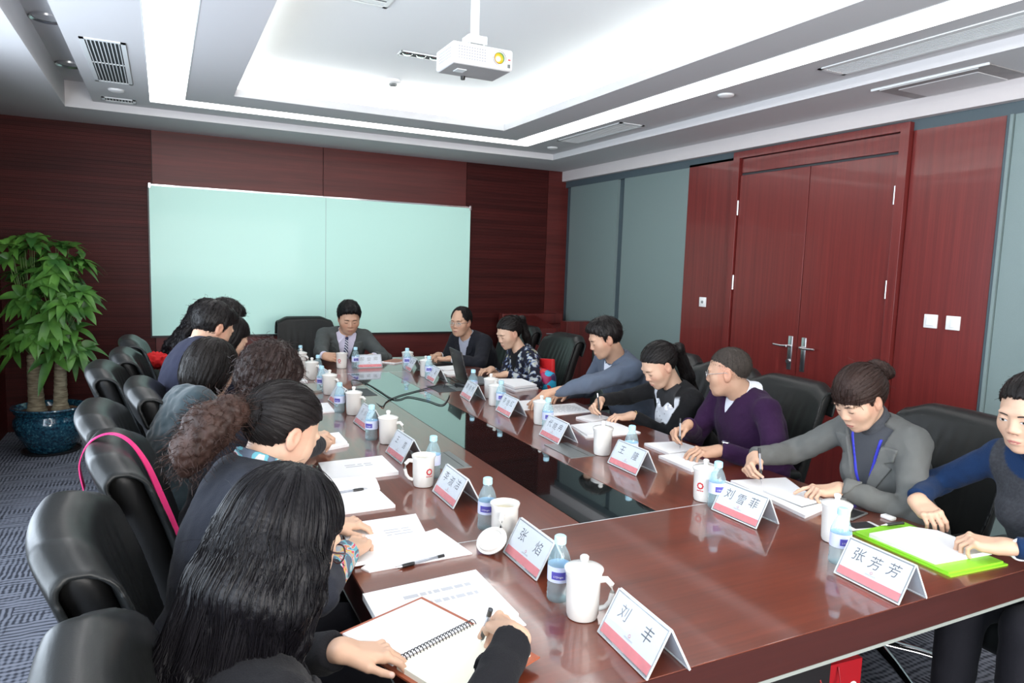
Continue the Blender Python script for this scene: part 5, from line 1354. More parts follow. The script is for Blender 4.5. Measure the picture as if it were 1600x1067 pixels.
    # ---- face
    if spec_face(look, C) or True:
        hl = dict(o=C, M=HM*scale)
        def fp(st, nm, mt, off=0.0007): return fix(face_part(hf, st, nm, mt, hl, body, off))
        for sd in (1, -1):
            fp([[(sd*x, z-h_, z+h_) for x, z, h_ in ((0.014, 0.0185, 0.0024*brow), (0.022, 0.0205, 0.0030*brow), (0.032, 0.0220, 0.0028*brow), (0.042, 0.0205, 0.0020*brow), (0.048, 0.0175, 0.0006))]], 'eyebrow', M_brow)
            if eyes == 'down':
                fp([[(sd*x, z-h_, z+h_) for x, z, h_ in ((0.0185, -0.0035, 0.0005), (0.024, -0.0052, 0.0017), (0.031, -0.0060, 0.0020), (0.038, -0.0050, 0.0019), (0.0435, -0.0025, 0.0006))]], 'eye_line', M_lash)
            else:
                fp([[(sd*x, z0, z1) for x, z0, z1 in ((0.0175, -0.0015, -0.001), (0.023, -0.0040, 0.0026), (0.031, -0.0050, 0.0040), (0.039, -0.0036, 0.0026), (0.0450, 0.0, 0.0006))]], 'eye', M_eye)
                gx = spec_gaze(eyes)
                fp([[(sd*0.031+gx+x, -h_*0.9-0.0003, h_) for x, h_ in ((-0.0045, 0.0008), (-0.003, 0.0032), (0.0, 0.0040), (0.003, 0.0032), (0.0045, 0.0008))]], 'iris', M_iris, 0.0012)
                fp([[(sd*x, z-0.0002, z+h_) for x, z, h_ in ((0.0165, -0.0012, 0.0006), (0.023, 0.0026, 0.0012), (0.031, 0.0038, 0.0014), (0.039, 0.0026, 0.0013), (0.0465, 0.0, 0.0007))]], 'eye_line', M_lash, 0.0014)
        lm_ = M_lipm if male else M_lip
        if mouth == 'open':
            fp([[(x, -0.0665-h_*0.6, -0.0665+h_*1.1) for x, h_ in ((-0.021, 0.0006), (-0.012, 0.0052), (0, 0.0058), (0.012, 0.0052), (0.021, 0.0006))]], 'lips', lm_)
            fp([[(x, -0.0665-h_, -0.0665+h_) for x, h_ in ((-0.015, 0.0004), (-0.008, 0.0026), (0, 0.0030), (0.008, 0.0026), (0.015, 0.0004))]], 'mouth_line', M_mouth, 0.0012)
        else:
            fp([[(x, -0.0668-a, -0.0668+b) for x, a, b in ((-0.021, 0.0004, 0.0006), (-0.013, 0.0052, 0.0040), (-0.004, 0.0072, 0.0062), (0, 0.0074, 0.0052), (0.004, 0.0072, 0.0062), (0.013, 0.0052, 0.0040), (0.021, 0.0004, 0.0006))]], 'lips', lm_)
            fp([[(x, -0.0668-0.0007, -0.0668+0.0006) for x in (-0.021, -0.012, -0.005, 0, 0.005, 0.012, 0.021)]], 'mouth_line', M_mouth, 0.0012)
    # ---- hair
    if hair:
        hsp = dict(hair); st = hsp.pop('style'); hc = hsp.pop('col', (0.012, 0.010, 0.010)); hm = hairmat(hc, hsp.pop('rough', 0.38))
        L2 = []
        for L in hsp.get('locks', []):
            L2.append([((C+V3(*a)@(HM*scale)) if rel == 'h' else V3(*a), r) for rel, a, r in L])
        hsp['locks'] = L2
        head2 = dict(o=C, M=HMs)
        fnh, uvh, lo, hi = hair_make(st, None, head2, N, hsp)
        v, q = surf(fnh, lo, hi, hsp.get('h', 0.0042)*res)
        ho = fix(np_mesh('hair', [(v, q)], hm, root, {'col': uvh(v)}))
        ns = hsp.get('comb', 700); tied = 'tie' in hsp
        if ns:
            tpw = C+V3(*hsp['tie'])@(HM*scale) if tied else None; cw = C+V3(0, -0.03, 0.13)@(HM*scale)
            def dirf(p):
                q = (p-C)@HMs.T
                if tied:
                    d = tpw-p; d = d/(np.linalg.norm(d, axis=1, keepdims=True)+1e-6); far = (np.linalg.norm(p-tpw, axis=1) < 0.05) | (q[:, 1] < hsp['tie'][1]-0.01)
                    d[far] = V3(0, 0, -1)+(-HM[1])*0.2
                    if st == 'bangs': m_ = q[:, 1] > 0.045; d[m_] = HM[1]*0.5-HM[2]
                    return d
                d = p-cw; d = d/(np.linalg.norm(d, axis=1, keepdims=True)+1e-6)+(-HM[2])*0.5
                if st in ('long', 'bob'): d = d*0.6+V3(0, 0, -0.9)*np.clip((0.09-q[:, 2:3])/0.06, 0, 1)
                return d
            P_ = comb(fnh, v, dirf, ns, hsp.get('step', 0.0065 if st not in ('short', 'buzz', 'receding') else 0.0035), hsp.get('steps', 9), 11, wig=hsp.get('wig', 0.25))
            fix(np_mesh('combed_strands', [tubes_np(P_, 0.0007 if res < 1.1 else 0.0009)], hm, ho))
        if hsp.get('loose'):
            n_, ln, cu, rr_ = hsp['loose']
            vv = v if 'loose_at' not in hsp else v[np.linalg.norm(v-V3(*hsp['loose_at'][:3]), axis=1) < hsp['loose_at'][3]]
            so = strands('loose_hair', hm, ho, fnh, vv, n_, ln, cu, rr_, int(hsp.get('seed', 1)*7)+3, hsp.get('drop', 0.6)); fix(so)
        if hsp.get('fine'):                                         # long single strands over the locks
            rnd = np.random.RandomState(5); m = MB()
            for L in L2:
                P0 = np.array([a for a, _ in L]); rr0 = np.array([r for _, r in L]); seg = np.r_[0, np.cumsum(np.linalg.norm(np.diff(P0, axis=0), axis=1))]; seg /= seg[-1]
                for k in range(hsp['fine']):
                    th = rnd.rand()*2*math.pi; t0 = rnd.rand()*0.15; t1 = 0.85+rnd.rand()*0.2; pts = []; o_ = 1.0+rnd.rand()*0.10; ph = rnd.rand()*6
                    for j in range(13):
                        t = t0+(t1-t0)*j/12; tt = min(t, 1.0); c0 = np.array([np.interp(tt, seg, P0[:, i]) for i in range(3)]); r0 = np.interp(tt, seg, rr0)
                        ta = unit(np.array([np.interp(min(tt+0.05, 1), seg, P0[:, i])-np.interp(max(tt-0.05, 0), seg, P0[:, i]) for i in range(3)]))
                        e1 = unit(np.cross(ta, V3(0.3, 1, 0.2))); e2 = np.cross(ta, e1); th2 = th+0.25*math.sin(ph+t*4)
                        pts.append(c0+(r0*o_+0.001)*(math.cos(th2)*e1+math.sin(th2)*e2)+ta*max(t-1, 0)*0.3)
                    m.tube(pts, [0.00045]+[0.0008]*11+[0.0003], 3)
            fix(m.build('fine_strands', hm, ho, smooth=True))
    # ---- glasses
    if glasses:
        gm = M_steel if glasses != 'dark' else M_frame_d; g_ = MB(); l_ = MB()
        for sd in (1, -1):
            ring_ = [(sd*(0.033+0.0235*math.cos(a)), 0.1005-0.006*abs(math.cos(a))*(1 if math.cos(a)*1 > 0 else 0.2), -0.002+0.0165*math.sin(a)) for a in np.linspace(0, 2*math.pi, 25)]
            ring_ = [V3(*p)@(HM*scale)+C for p in ring_]; g_.tube(ring_, 0.0012 if glasses == 'rimless' else 0.0017, 6)
            l_.bm.faces.new([l_.bm.verts.new(p) for p in ring_[:-1]])
            tpts = [(sd*0.0565, 0.094, 0.004), (sd*0.074, 0.06, 0.006), (sd*0.0795, 0.0, 0.010), (sd*0.078, -0.022, -0.004)]
            g_.tube([V3(*p)@(HM*scale)+C for p in tpts], 0.0014 if glasses != 'dark' else 0.0022, 6)
        g_.tube([V3(*p)@(HM*scale)+C for p in ((-0.010, 0.101, 0.003), (0, 0.106, 0.006), (0.010, 0.101, 0.003))], 0.0013, 6)
        ge = fix(g_.build('glasses', gm, root, smooth=True)); fix(l_.build('lens', M_lens, ge))
    # ---- clothing
    tp = dict(top or {}); kind = tp.get('kind', 'sweater'); base = np.array(tp.get('col', (0.02, 0.02, 0.02))); inf = tp.get('inf', {'blazer': 0.020, 'suit': 0.024, 'shirt': 0.013, 'sweater': 0.012, 'coat': 0.022}.get(kind, 0.012))
    cutw = tp.get('cuff', 0.0); v0 = tp.get('v0', None); vk = tp.get('vk', 0.30); lap = tp.get('lapel', 0.0); nro = nr+tp.get('neck', 0.010); sd_ = float(abs(hip[1])*3.1)
    am_ = tp.get('fold', 0.0032)
    def vreg(q): return (np.abs(q[:, 0]-tp.get('vx', 0.0))-np.maximum(q[:, 2]-(Lt-v0), -1)*vk)
    def cloth(p, inf_=inf, vcut=True, armcut=cutw, arms_=True, fold=am_):
        q = loc(p); d = torso(p, inf_)
        if arms_:
            for sg in (1, -1):
                a = armd(p, sg, inf_*0.62, armcut)
                A0, E0, W0 = arms[sg]; ax = unit(E0-A0); tt = (p-A0)@ax; near = np.exp(-((np.linalg.norm(p-E0, axis=1))/0.10)**2)
                ax2 = unit(W0-E0); t2 = (p-E0)@ax2
                a = a+fold*near*np.sin((tt-t2)*75+2.0*snoise(p, 22, sd_))+fold*0.30*np.sin(t2*55+4*snoise(p, 18, sd_+1))*(0.5+0.5*snoise(p, 12, sd_))
                d = smin(d, a, 0.030)
        d = d+fold*0.7*snoise(p, 26, sd_)+fold*0.45*snoise(p, 58, sd_+2)
        hem = tp.get('hem', -0.10); d = smax(d, -(q[:, 2]-hem), 0.012)
        d = smax(d, -cap(p, nb, nt+fz*0.02, nro+0.004, nro-0.003), 0.006)
        if vcut and v0 is not None:
            r = vreg(q)*0.95
            rg = np.where(q[:, 1] > 0.0, r, 0.2)
            d = smax(d, -np.maximum(rg, -(q[:, 1]-0.02)), 0.003)
        return d
    allp = [H-V3(0.17, 0.17, 0.12), H+V3(0.17, 0.17, 0.1), N+0.06, N-0.06]+[x for a in arms.values() for x in a]
    lo, hi = np.min(allp, 0)-0.10, np.max(allp, 0)+0.10
    v, q = surf(cloth, lo, hi, tp.get('h', 0.0080)*max(res, 0.9)); nm = {'blazer': 'blazer', 'suit': 'suit_jacket', 'shirt': 'shirt', 'sweater': 'jumper', 'coat': 'jacket'}.get(kind, 'jumper')
    lq = loc(v); isarm = np.minimum(armd(v, 1), armd(v, -1))-torso(v)
    col = tp['paint'](v, lq, isarm, Lt) if 'paint' in tp else np.repeat(base[None], len(v), 0)
    jk = fix(np_mesh(nm, [(v, q)], {'knit': M_knit, 'velvet': M_velvet}.get(tp.get('fab'), M_cloth), root, {'col': col}, relax=1))
    if v0 is not None and tp.get('inner') is not None:
        ic = tp['inner']
        def inn(p):
            q = loc(p); d = torso(p, inf*0.45); d = smax(d, -cap(p, nb, nt+fz*0.02, nr+0.006, nr+0.002), 0.005); return smax(smax(d, -(q[:, 2]-(Lt-v0-0.06)), 0.01), -(q[:, 1]+0.03), 0.01)
        v, q = surf(inn, lo, hi, 0.0075)
        fix(np_mesh('shirt' if collar != 'turtle' else 'turtleneck', [(v, q)], M_cloth, root, {'col': np.repeat(np.array(ic)[None], len(v), 0)}, relax=1))
    # collars
    nax = unit(nt-nb)
    def ncoord(p): r = p-nb; t_ = r@nax; return t_, np.linalg.norm(r-t_[:, None]*nax, axis=1), r@w_, r@s
    if collar in ('white', 'lilac', 'grey', 'check'):
        hc_, fl = 0.050, flap
        def col_(p):
            t_, rad, fw, sdw = ncoord(p); topz = hc_-0.022*sst(-0.02, 0.06, fw)
            rt = nr+0.009+0.85*np.maximum(topz-0.014-t_, 0); th = np.abs(rad-rt)-0.0036
            d = smax(th, t_-topz, 0.002); low = topz-fl-0.030*sst(0.0, 0.055, fw); d = smax(d, low-t_, 0.003)
            op = 0.85*np.abs(sdw)-(0.004+0.75*np.maximum(topz-t_, 0.0)*1.0); d = np.maximum(d, np.where(fw > 0, -op, -1))
            return d*0.7
        v, q = surf(col_, nb-0.12, nb+0.12+nax*0.05, 0.0030, margin=0.02)
        cm = {'white': M_wcloth, 'lilac': M_lilac}.get(collar) or plain('shirt_collar_'+collar, (0.42, 0.44, 0.50) if collar == 'check' else (0.085, 0.105, 0.145), 0.8)
        fix(np_mesh('shirt_collar', [(v, q)], cm, root, relax=1))
    if collar == 'turtle':
        tc = np.array(tp.get('turtle', base))
        def tn(p):
            t_, rad, fw, sdw = ncoord(p); topz = 0.085-0.02*sst(-0.03, 0.06, fw)
            return smax(smax(cap(p, nb-nax*0.03, nt, nr+0.020, nr+0.009)+0.0012*np.sin(t_*420), t_-topz, 0.006), -0.05-t_, 0.004)
        v, q = surf(tn, nb-0.13, nb+0.16, 0.0050); fix(np_mesh('turtleneck_collar', [(v, q)], M_knit, root, {'col': np.repeat(tc[None], len(v), 0)}))
    if tp.get('scuff'):                                             # shirt cuffs showing past the sleeve
        for sg in HG:
            A0, E0, W0 = arms[sg]; ax2 = unit(W0-E0); m_ = 1.0 if male else 0.86
            c_ = lambda p: np.maximum(cap(p, W0-ax2*0.10, W0+ax2*0.10, 0.034*m_, 0.034*m_), np.abs((p-(W0-ax2*(cutw+0.0)))@ax2)-0.020)
            v, q = surf(c_, W0-0.09, W0+0.09, 0.005); fix(np_mesh('shirt_cuff', [(v, q)], tp['scuff'], root, relax=1))
    ctx = dict(fix=fix, root=root, loc=loc, Lt=Lt, cloth=cloth, torso=torso, lo=lo, hi=hi, inf=inf, arms=arms, HG=HG, nb=nb, nr=nr, H=H, Bm=Bm, ncoord=ncoord, nax=nax, jacket=jk, C=C, HM=HM, v0=v0, vreg=vreg)
    if lap and v0 is not None:
        for sg in (1, -1):
            def lr(q, sg=sg):
                r = vreg(q)*0.95; z = q[:, 2]-(Lt-v0); wd = lap*np.clip(z/(v0-0.115), 0.02, 1)**0.7; nt_ = np.abs(q[:, 2]-(Lt-0.112))-0.45*(r-lap*0.40)
                return np.maximum(np.maximum(np.maximum(r-wd, -r-0.003), np.maximum(-q[:, 1]+0.01, q[:, 2]-(Lt-0.045))), np.maximum(-sg*q[:, 0], -nt_))*0.85
            applique(ctx, 'lapel', jk.data.materials[0], lr, off=0.0065, h=0.0042*max(res, 1), col=base*1.12, dep=0.004)
    if extra: extra(ctx)
    # ---- trousers and shoes
    def tr_(p):
        d = smin(legs(p, 0.012), smax(torso(p, 0.010), loc(p)[:, 2]-0.06, 0.02), 0.04)+0.003*snoise(p, 30, sd_); return smax(d, 0.085-p[:, 2], 0.004)
    al = [H-0.19, H+0.19]+list(knee.values())+list(ank.values())
    v, q = surf(tr_, np.min(al, 0)-0.1, np.max(al, 0)+0.1, 0.0135); fix(np_mesh('trousers', [(v, q)], M_cloth, root, {'col': np.repeat(np.array(trousers)[None], len(v), 0)}))
    for sg in (1, -1):
        a = V3(ank[sg][0]-f[0]*0.04, ank[sg][1]-f[1]*0.04, 0.035); b = a+f*0.17
        sh_ = lambda p: smax(smin(cap(p, a, b, 0.036, 0.038), cap(p, a, a+V3(0, 0, 0.06), 0.036, 0.040), 0.03), 0.002-p[:, 2], 0.004)
        v, q = surf(sh_, a-0.1, b+0.12, 0.010); fix(np_mesh('shoe', [(v, q)], M_shoe, root))
    return dict(root=root, HG=HG, arms=arms, C=C)
def spec_face(look, C): return True
def spec_gaze(e): return {'open': 0.0, 'left': -0.004, 'right': 0.004}.get(e, 0.0)
def applique(ctx, name, mat, region, off=0.006, inner=False, h=0.005, bl=None, parent=None, dep=0.012, col=None):
    """cloth piece lying on the garment: the garment grown by off, kept only where region(q)<0"""
    def fn(p):
        q = ctx['loc'](p); base = ctx['cloth'](p) if not inner else ctx['torso'](p, ctx['inf']*0.45)
        return np.maximum(np.maximum(base-off, region(q)), -(base+dep))
    lo, hi = bl if bl else (ctx['lo'], ctx['hi'])
    v, q = surf(fn, lo, hi, h); return ctx['fix'](np_mesh(name, [(v, q)], mat, parent or ctx['root'], None if col is None else {'col': np.repeat(np.array(col)[None], len(v), 0)}, relax=1))
# ================================================================ the sixteen people
BLK = (0.013, 0.012, 0.013)
HB = (0.007, 0.0055, 0.0055)          # black hair
HBR = (0.024, 0.012, 0.0095)         # dark brown hair
def ponytail(L, tie=(0, -0.108, 0.045), **k):
    """L: world or head points with radii after the tie"""
    d = dict(style='tied', col=HB, tie=tie, t=0.007, locks=[[('h', tuple(V3(*tie)*V3(1, 0.90, 1)), 0.020), ('h', tie, 0.017)]+L]); d.update(k); return d
PEN_L = 0.145
def held_pen(tip, dirv, label, clear=True):
    d = unit(dirv); tip = V3(*tip); pen(tuple(tip), tuple(tip+d*PEN_L), label, clear=clear); return tuple(tip+d*0.036)

# --- right side of the table (they face -x) --------------------------------------------
# woman in a dark blue turtleneck under a grey pinafore
def paint_R1(v, lq, arm, Lt):
    c = np.repeat(V3(0.008, 0.024, 0.070)[None], len(v), 0); x = np.abs(lq[:, 0])
    vest = sst(0.146, 0.141, x)*sst(0.098, 0.103, np.linalg.norm(lq-V3(0, 0.02, Lt-0.005), axis=1))*sst(-0.014, -0.004, arm)
    nz = 0.85+0.5*np.random.RandomState(3).rand(len(v)); g_ = V3(0.034, 0.036, 0.042)[None]*nz[:, None]
    return c*(1-vest[:, None])+g_*vest[:, None]
person('person in a dark blue turtleneck and grey pinafore resting both hands on a document', (-1, 0.05), (2.72, 1.16), (2.585, 1.19, 0.985), (2.445, 1.205, 1.185), (-0.96, 0.02, -0.20), hands={
    'R': dict(wrist=(2.325, 1.460, 0.835), dir=(-0.35, -0.80, -0.22), up=(-0.35, 0.1, 1), pose='cup'),
    'L': dict(wrist=(2.235, 1.130, 0.815), dir=(-0.62, 0.80, 0.02), up=(-0.2, 0.0, 1), pose='cup')},
    hair=dict(style='tied', col=HB, tie=(0, -0.10, 0.0), t=0.008, locks=[[('h', (0, -0.09, 0.0), 0.03), ('h', (0, -0.11, -0.01), 0.035)]], loose=(26, 0.035, 0.5, 0.0004), drop=0.1),
    top=dict(kind='sweater', fab='knit', col=(0.008, 0.024, 0.070), paint=paint_R1, cuff=0.015, h=0.0065), collar='turtle', eyes='open', poles={'R': (0.6, 0.2, -0.8), 'L': (0.4, -0.8, -0.5)}, mouth=None)
br = MB(); brn = [(2.262+0.031*math.cos(a)*0.78, 1.096-0.031*math.cos(a)*0.62+0.0, 0.812+0.031*math.sin(a)) for a in np.linspace(0, 2*math.pi, 29)]
o = br.tube(brn, 0.0052, 8).build('bracelet', M_bracelet, None, smooth=True); tag(o, 'white jade bracelet on the wrist at the lime folder', 'bracelet')

# woman in the grey blazer with blue lanyard
def ex_R2(c):
    Lt = c['Lt']
    def band(sgn):
        def rg(q): z0, z1 = Lt-0.30, Lt-0.03; t = np.clip((q[:, 2]-z0)/(z1-z0), 0, 1); return np.maximum(np.maximum(np.abs(q[:, 0]-sgn*(0.004+0.062*t))-0.0065, z0-q[:, 2]), np.maximum(q[:, 2]-z1, -q[:, 1]+0.0))
        return rg
    for sg in (1, -1): applique(c, 'lanyard', M_lany, band(sg), off=0.003, inner=True, h=0.0034)
p2 = held_pen((2.120, 1.965, 0.764), (0.12, 0.30, 1.0), 'clear pen held upright by the woman in the grey blazer')
person('person in a grey blazer with a blue lanyard writing with a messy bun', (-1, 0.08), (2.70, 1.75), (2.565, 1.745, 0.955), (2.405, 1.775, 1.130), (-0.86, 0.10, -0.50), hands={
    'R': dict(grip=p2, dir=(-0.72, -0.45, -0.25), up=(-0.1, 0.75, 0.65), pose='grip'),
    'L': dict(wrist=(2.235, 1.705, 0.815), dir=(-0.86, 0.48, -0.10), up=(0.0, -0.1, 1), pose='point')},
    hair=dict(style='bangs', col=HBR, tie=(0, -0.112, 0.050), t=0.011, h=0.004, locks=[[('h', (0, -0.10, 0.05), 0.030), ('h', (0, -0.130, 0.055), 0.036)], [('h', (0.02, -0.13, 0.075), 0.020), ('h', (-0.02, -0.145, 0.035), 0.024)]], loose=(70, 0.04, 0.9, 0.0004), drop=0.0),
    top=dict(kind='blazer', col=(0.105, 0.108, 0.105), v0=0.30, vk=0.33, lapel=0.058, inner=(0.060, 0.064, 0.074), cuff=0.006, turtle=(0.060, 0.064, 0.074), fold=0.0045, h=0.0062), collar='turtle', eyes='down', extra=ex_R2, poles={'R': (0.5, 0.3, -0.9), 'L': (0.5, -0.8, -0.5)}, ruddy=0.05, nkf=0.53)

# man in the purple jumper
p3_ = held_pen((2.165, 2.515, 0.766), (0.05, 0.12, 1.0), 'clear pen held upright by the man in the purple jumper')
person('person with cropped hair and glasses in a dark purple jumper looking away', (-1, 0.22), (2.70, 2.50), (2.585, 2.465, 0.945), (2.450, 2.530, 1.115), (-0.62, 0.76, -0.12), sex='m', hands={
    'R': dict(grip=p3_, dir=(-0.90, -0.10, -0.28), up=(-0.15, 0.60, 0.75), pose='grip'),
    'L': dict(wrist=(2.205, 2.305, 0.810), dir=(-0.90, 0.34, -0.05), up=(-0.15, -0.1, 1), pose='relax')},
    hair=dict(style='buzz', col=(0.040, 0.032, 0.027), t=-0.0016, comb=2600, step=0.0017, steps=4, amp=0.0003, rough=0.7, bottom=-0.055), glasses='rimless',
    top=dict(kind='sweater', fab='knit', col=(0.026, 0.009, 0.034), v0=0.085, vk=0.60, inner=(0.62, 0.64, 0.72), cuff=0.005, fold=0.005, h=0.0068), collar='white', eyes='open', poles={'R': (0.4, 0.7, -0.6), 'L': (0.5, -0.8, -0.55)}, shw=0.192, bulk=1.22, flap=0.056, nkf=0.47)
wt = empty('wrist_watch', (2.235, 2.293, 0.815)); tag(wt, 'bright metal watch on the wrist of the man in the purple jumper', 'watch')
MB().tube([(0.0+0.033*math.cos(a)*0.36, 0.033*math.cos(a)*0.94, 0.030*math.sin(a)) for a in np.linspace(0, 2*math.pi, 25)], 0.0045, 8).build('band', M_gold, wt, smooth=True)
MB().lathe([(0.0001, 0.006), (0.017, 0.006), (0.019, 0.002), (0.019, 0), (0.0001, 0)], 24, T(0, 0, 0.030)).build('case', M_chrome, wt, smooth=True)

# woman in the black and white cardigan
def paint_R4(v, lq, arm, Lt):
    x = np.abs(lq[:, 0]); front = sst(0.0, 0.02, lq[:, 1])*sst(0.126, 0.120, x)*sst(0.0, 0.004, arm)*sst(Lt-0.04, Lt-0.06, lq[:, 2]-0.2*x)*sst(Lt-0.44, Lt-0.42, lq[:, 2])
    hole = (np.sin(lq[:, 0]*150+np.sin(lq[:, 2]*60))*np.sin(lq[:, 2]*130+2*np.sin(lq[:, 0]*40)) > 0.93)
    front = front*(~hole); return V3(0.010, 0.010, 0.011)[None]*(1-front[:, None])+V3(0.62, 0.64, 0.68)[None]*front[:, None]
def ex_R4(c):
    Lt = c['Lt']
    applique(c, 'lace_collar', plain('black_lace', (0.012, 0.012, 0.014), 0.7), lambda q: np.maximum((Lt-0.078-0.020*np.cos(np.abs(q[:, 0])*50+0.8))-q[:, 2]*1.0, np.maximum(np.abs(q[:, 0])-0.085, -q[:, 1]))*0.7, off=0.005, h=0.0042)
    for x, z in ((0.036, 0.094), (-0.034, 0.090), (0.066, 0.078), (-0.064, 0.075)):
        def fl(q, x=x, z=z):
            dx, dz = q[:, 0]-x, q[:, 2]-(Lt-z); a = np.arctan2(dz, dx); return np.maximum(np.hypot(dx, dz)-(0.0105+0.0035*np.cos(5*a)), -q[:, 1])
        ctr = c['H']+V3(x, 0.09, Lt-z)@c['Bm']
        applique(c, 'flower', M_wcloth, fl, off=0.0075, h=0.0028, bl=(ctr-0.06, ctr+0.06))
p4_ = held_pen((2.170, 3.195, 0.764), (0.05, 0.35, 1.0), 'black and silver pen held by the woman in the black and white cardigan', clear=False)
person('person in a black cardigan with white lace front writing, black ponytail', (-1, 0.10), (2.70, 3.0), (2.565, 2.975, 0.905), (2.405, 3.000, 1.085), (-0.84, 0.10, -0.52), hands={
    'R': dict(grip=p4_, dir=(-0.80, -0.45, -0.25), up=(-0.1, 0.70, 0.70), pose='grip'),
    'L': dict(wrist=(2.300, 3.085, 0.800), dir=(-0.93, 0.32, -0.08), up=(0, 0, 1), pose='relax')},
    hair=ponytail([('h', (0.0, -0.145, 0.020), 0.030), ('w', (2.60, 2.99, 1.02), 0.036), ('w', (2.635, 2.985, 0.94), 0.028), ('w', (2.64, 2.98, 0.88), 0.008)], tie=(0, -0.106, 0.035)),
    top=dict(kind='sweater', fab='knit', col=BLK, paint=paint_R4, cuff=0.008, h=0.0058), eyes='down', extra=ex_R4, poles={'R': (0.4, 0.7, -0.6), 'L': (0.5, -0.8, -0.5)}, ruddy=0.1)
o = MB().tube([(2.322+0.024*math.cos(a)*0.3, 3.077+0.026*math.cos(a)*0.9, 0.800+0.024*math.sin(a)) for a in np.linspace(0, 2*math.pi, 21)], 0.0022, 6).build('bracelet', M_gold, None, smooth=True); tag(o, 'thin golden bracelet on the wrist of the black and white cardigan', 'bracelet')

# man in the grey shirt reaching across
def ex_R5(c):
    for z in (0.10, 0.16, 0.22):
        ctr = c['H']+V3(0, 0.10, c['Lt']-z)@c['Bm']; o = MB().sphere((0, 0, 0), 0.006, sc_=(1, 1, 1)).build('button', M_whitemetal, c['root'], smooth=True); o.location = ctr; c['fix'](o)
person('person in a grey-blue shirt reaching one arm far across the table', (-1, 0.05), (2.78, 3.62), (2.590, 3.590, 0.985), (2.430, 3.570, 1.170), (-0.86, 0.26, -0.36), sex='m', hands={
    'L': dict(wrist=(2.055, 3.625, 0.835), dir=(-0.80, -0.32, -0.38), up=(-0.35, -0.1, 1), pose='relax'),
    'R': dict(wrist=(2.290, 3.80, 0.795), dir=(-0.85, -0.35, -0.05), pose='relax')},
    hair=dict(style='short', col=HB, t=0.010, amp=0.0022, loose=(160, 0.022, 0.5, 0.0005), drop=-0.1), top=dict(kind='shirt', col=(0.085, 0.105, 0.145), v0=0.15, vk=0.35, inner=(0.62, 0.64, 0.72), cuff=0.012, fold=0.006, inf=0.016, h=0.0068), collar='grey', flap=0.05, eyes='down', extra=ex_R5, poles={'L': (0.2, -0.5, 0.1), 'R': (0.4, 0.6, -0.6)}, res=1.15)

# woman in the floral blouse at the laptop
def paint_R7(v, lq, arm, Lt):
    n = snoise(v, 46, 1.0)+0.6*snoise(v, 90, 2.0); n2 = snoise(v, 60, 4.0); c = np.repeat(V3(0.012, 0.013, 0.024)[None], len(v), 0)
    c[n > 0.42] = V3(0.40, 0.43, 0.42); c[(n > 0.20) & (n <= 0.42)] = V3(0.09, 0.13, 0.26); c[(n2 > 0.75)] = V3(0.30, 0.30, 0.20); return c
def ex_R7(c): pass
person('person in a dark floral blouse with a high ponytail typing at the laptop', (-1, 0.0), (2.70, 4.86), (2.545, 4.82, 0.885), (2.405, 4.85, 1.075), (-0.93, -0.12, -0.36), hands={
    'R': dict(wrist=(2.26, 4.85, 0.800), dir=(-0.9, -0.3, -0.05), pose='relax'), 'L': dict(wrist=(2.26, 4.60, 0.800), dir=(-0.95, 0.05, -0.05), pose='relax')},
    hair=ponytail([('h', (0.0, -0.150, 0.060), 0.026), ('w', (2.57, 4.87, 1.05), 0.030), ('w', (2.60, 4.87, 0.95), 0.026), ('w', (2.60, 4.87, 0.88), 0.008)], tie=(0, -0.098, 0.085), t=0.008),
    top=dict(kind='shirt', col=BLK, paint=paint_R7, cuff=0.008, fold=0.006, v0=0.20, vk=0.42, inner=(0.010, 0.010, 0.012), neck=0.022, h=0.0062), eyes='down', poles={'R': (0.4, 0.6, -0.6), 'L': (0.4, -0.7, -0.6)}, res=1.15)

# man with glasses at the far corner, speaking
def ex_R8(c):
    Lt = c['Lt']; ctr = c['H']+V3(0.06, 0.128, Lt-0.16)@c['Bm']; o = MB().sphere((0, 0, 0), 0.006).build('lapel_pin', M_gold, c['root'], smooth=True); o.location = ctr; c['fix'](o)
person('person with receding hair and glasses in a black suit, speaking with folded hands', (-0.95, -0.35), (2.66, 5.78), (2.460, 5.700, 0.885), (2.335, 5.665, 1.092), (-0.78, -0.60, -0.06), sex='m', hands={
    'R': dict(wrist=(2.145, 5.70, 0.805), dir=(-0.75, -0.62, -0.04), pose='cup'), 'L': dict(wrist=(2.145, 5.46, 0.805), dir=(-0.80, 0.55, -0.02), pose='cup')},
    hair=dict(style='receding', col=HB, t=0.005, amp=0.001), glasses='rimless', mouth='open', eyes='open',
    top=dict(kind='suit', col=(0.012, 0.013, 0.018), v0=0.26, vk=0.28, lapel=0.055, inner=(0.36, 0.38, 0.46), cuff=0.035, scuff=M_wcloth, h=0.0075), collar='check', extra=ex_R8, res=1.2, poles={'R': (0.3, 0.6, -0.6), 'L': (0.6, -0.5, -0.6)}, shw=0.180, ruddy=0.08, scale=1.06)

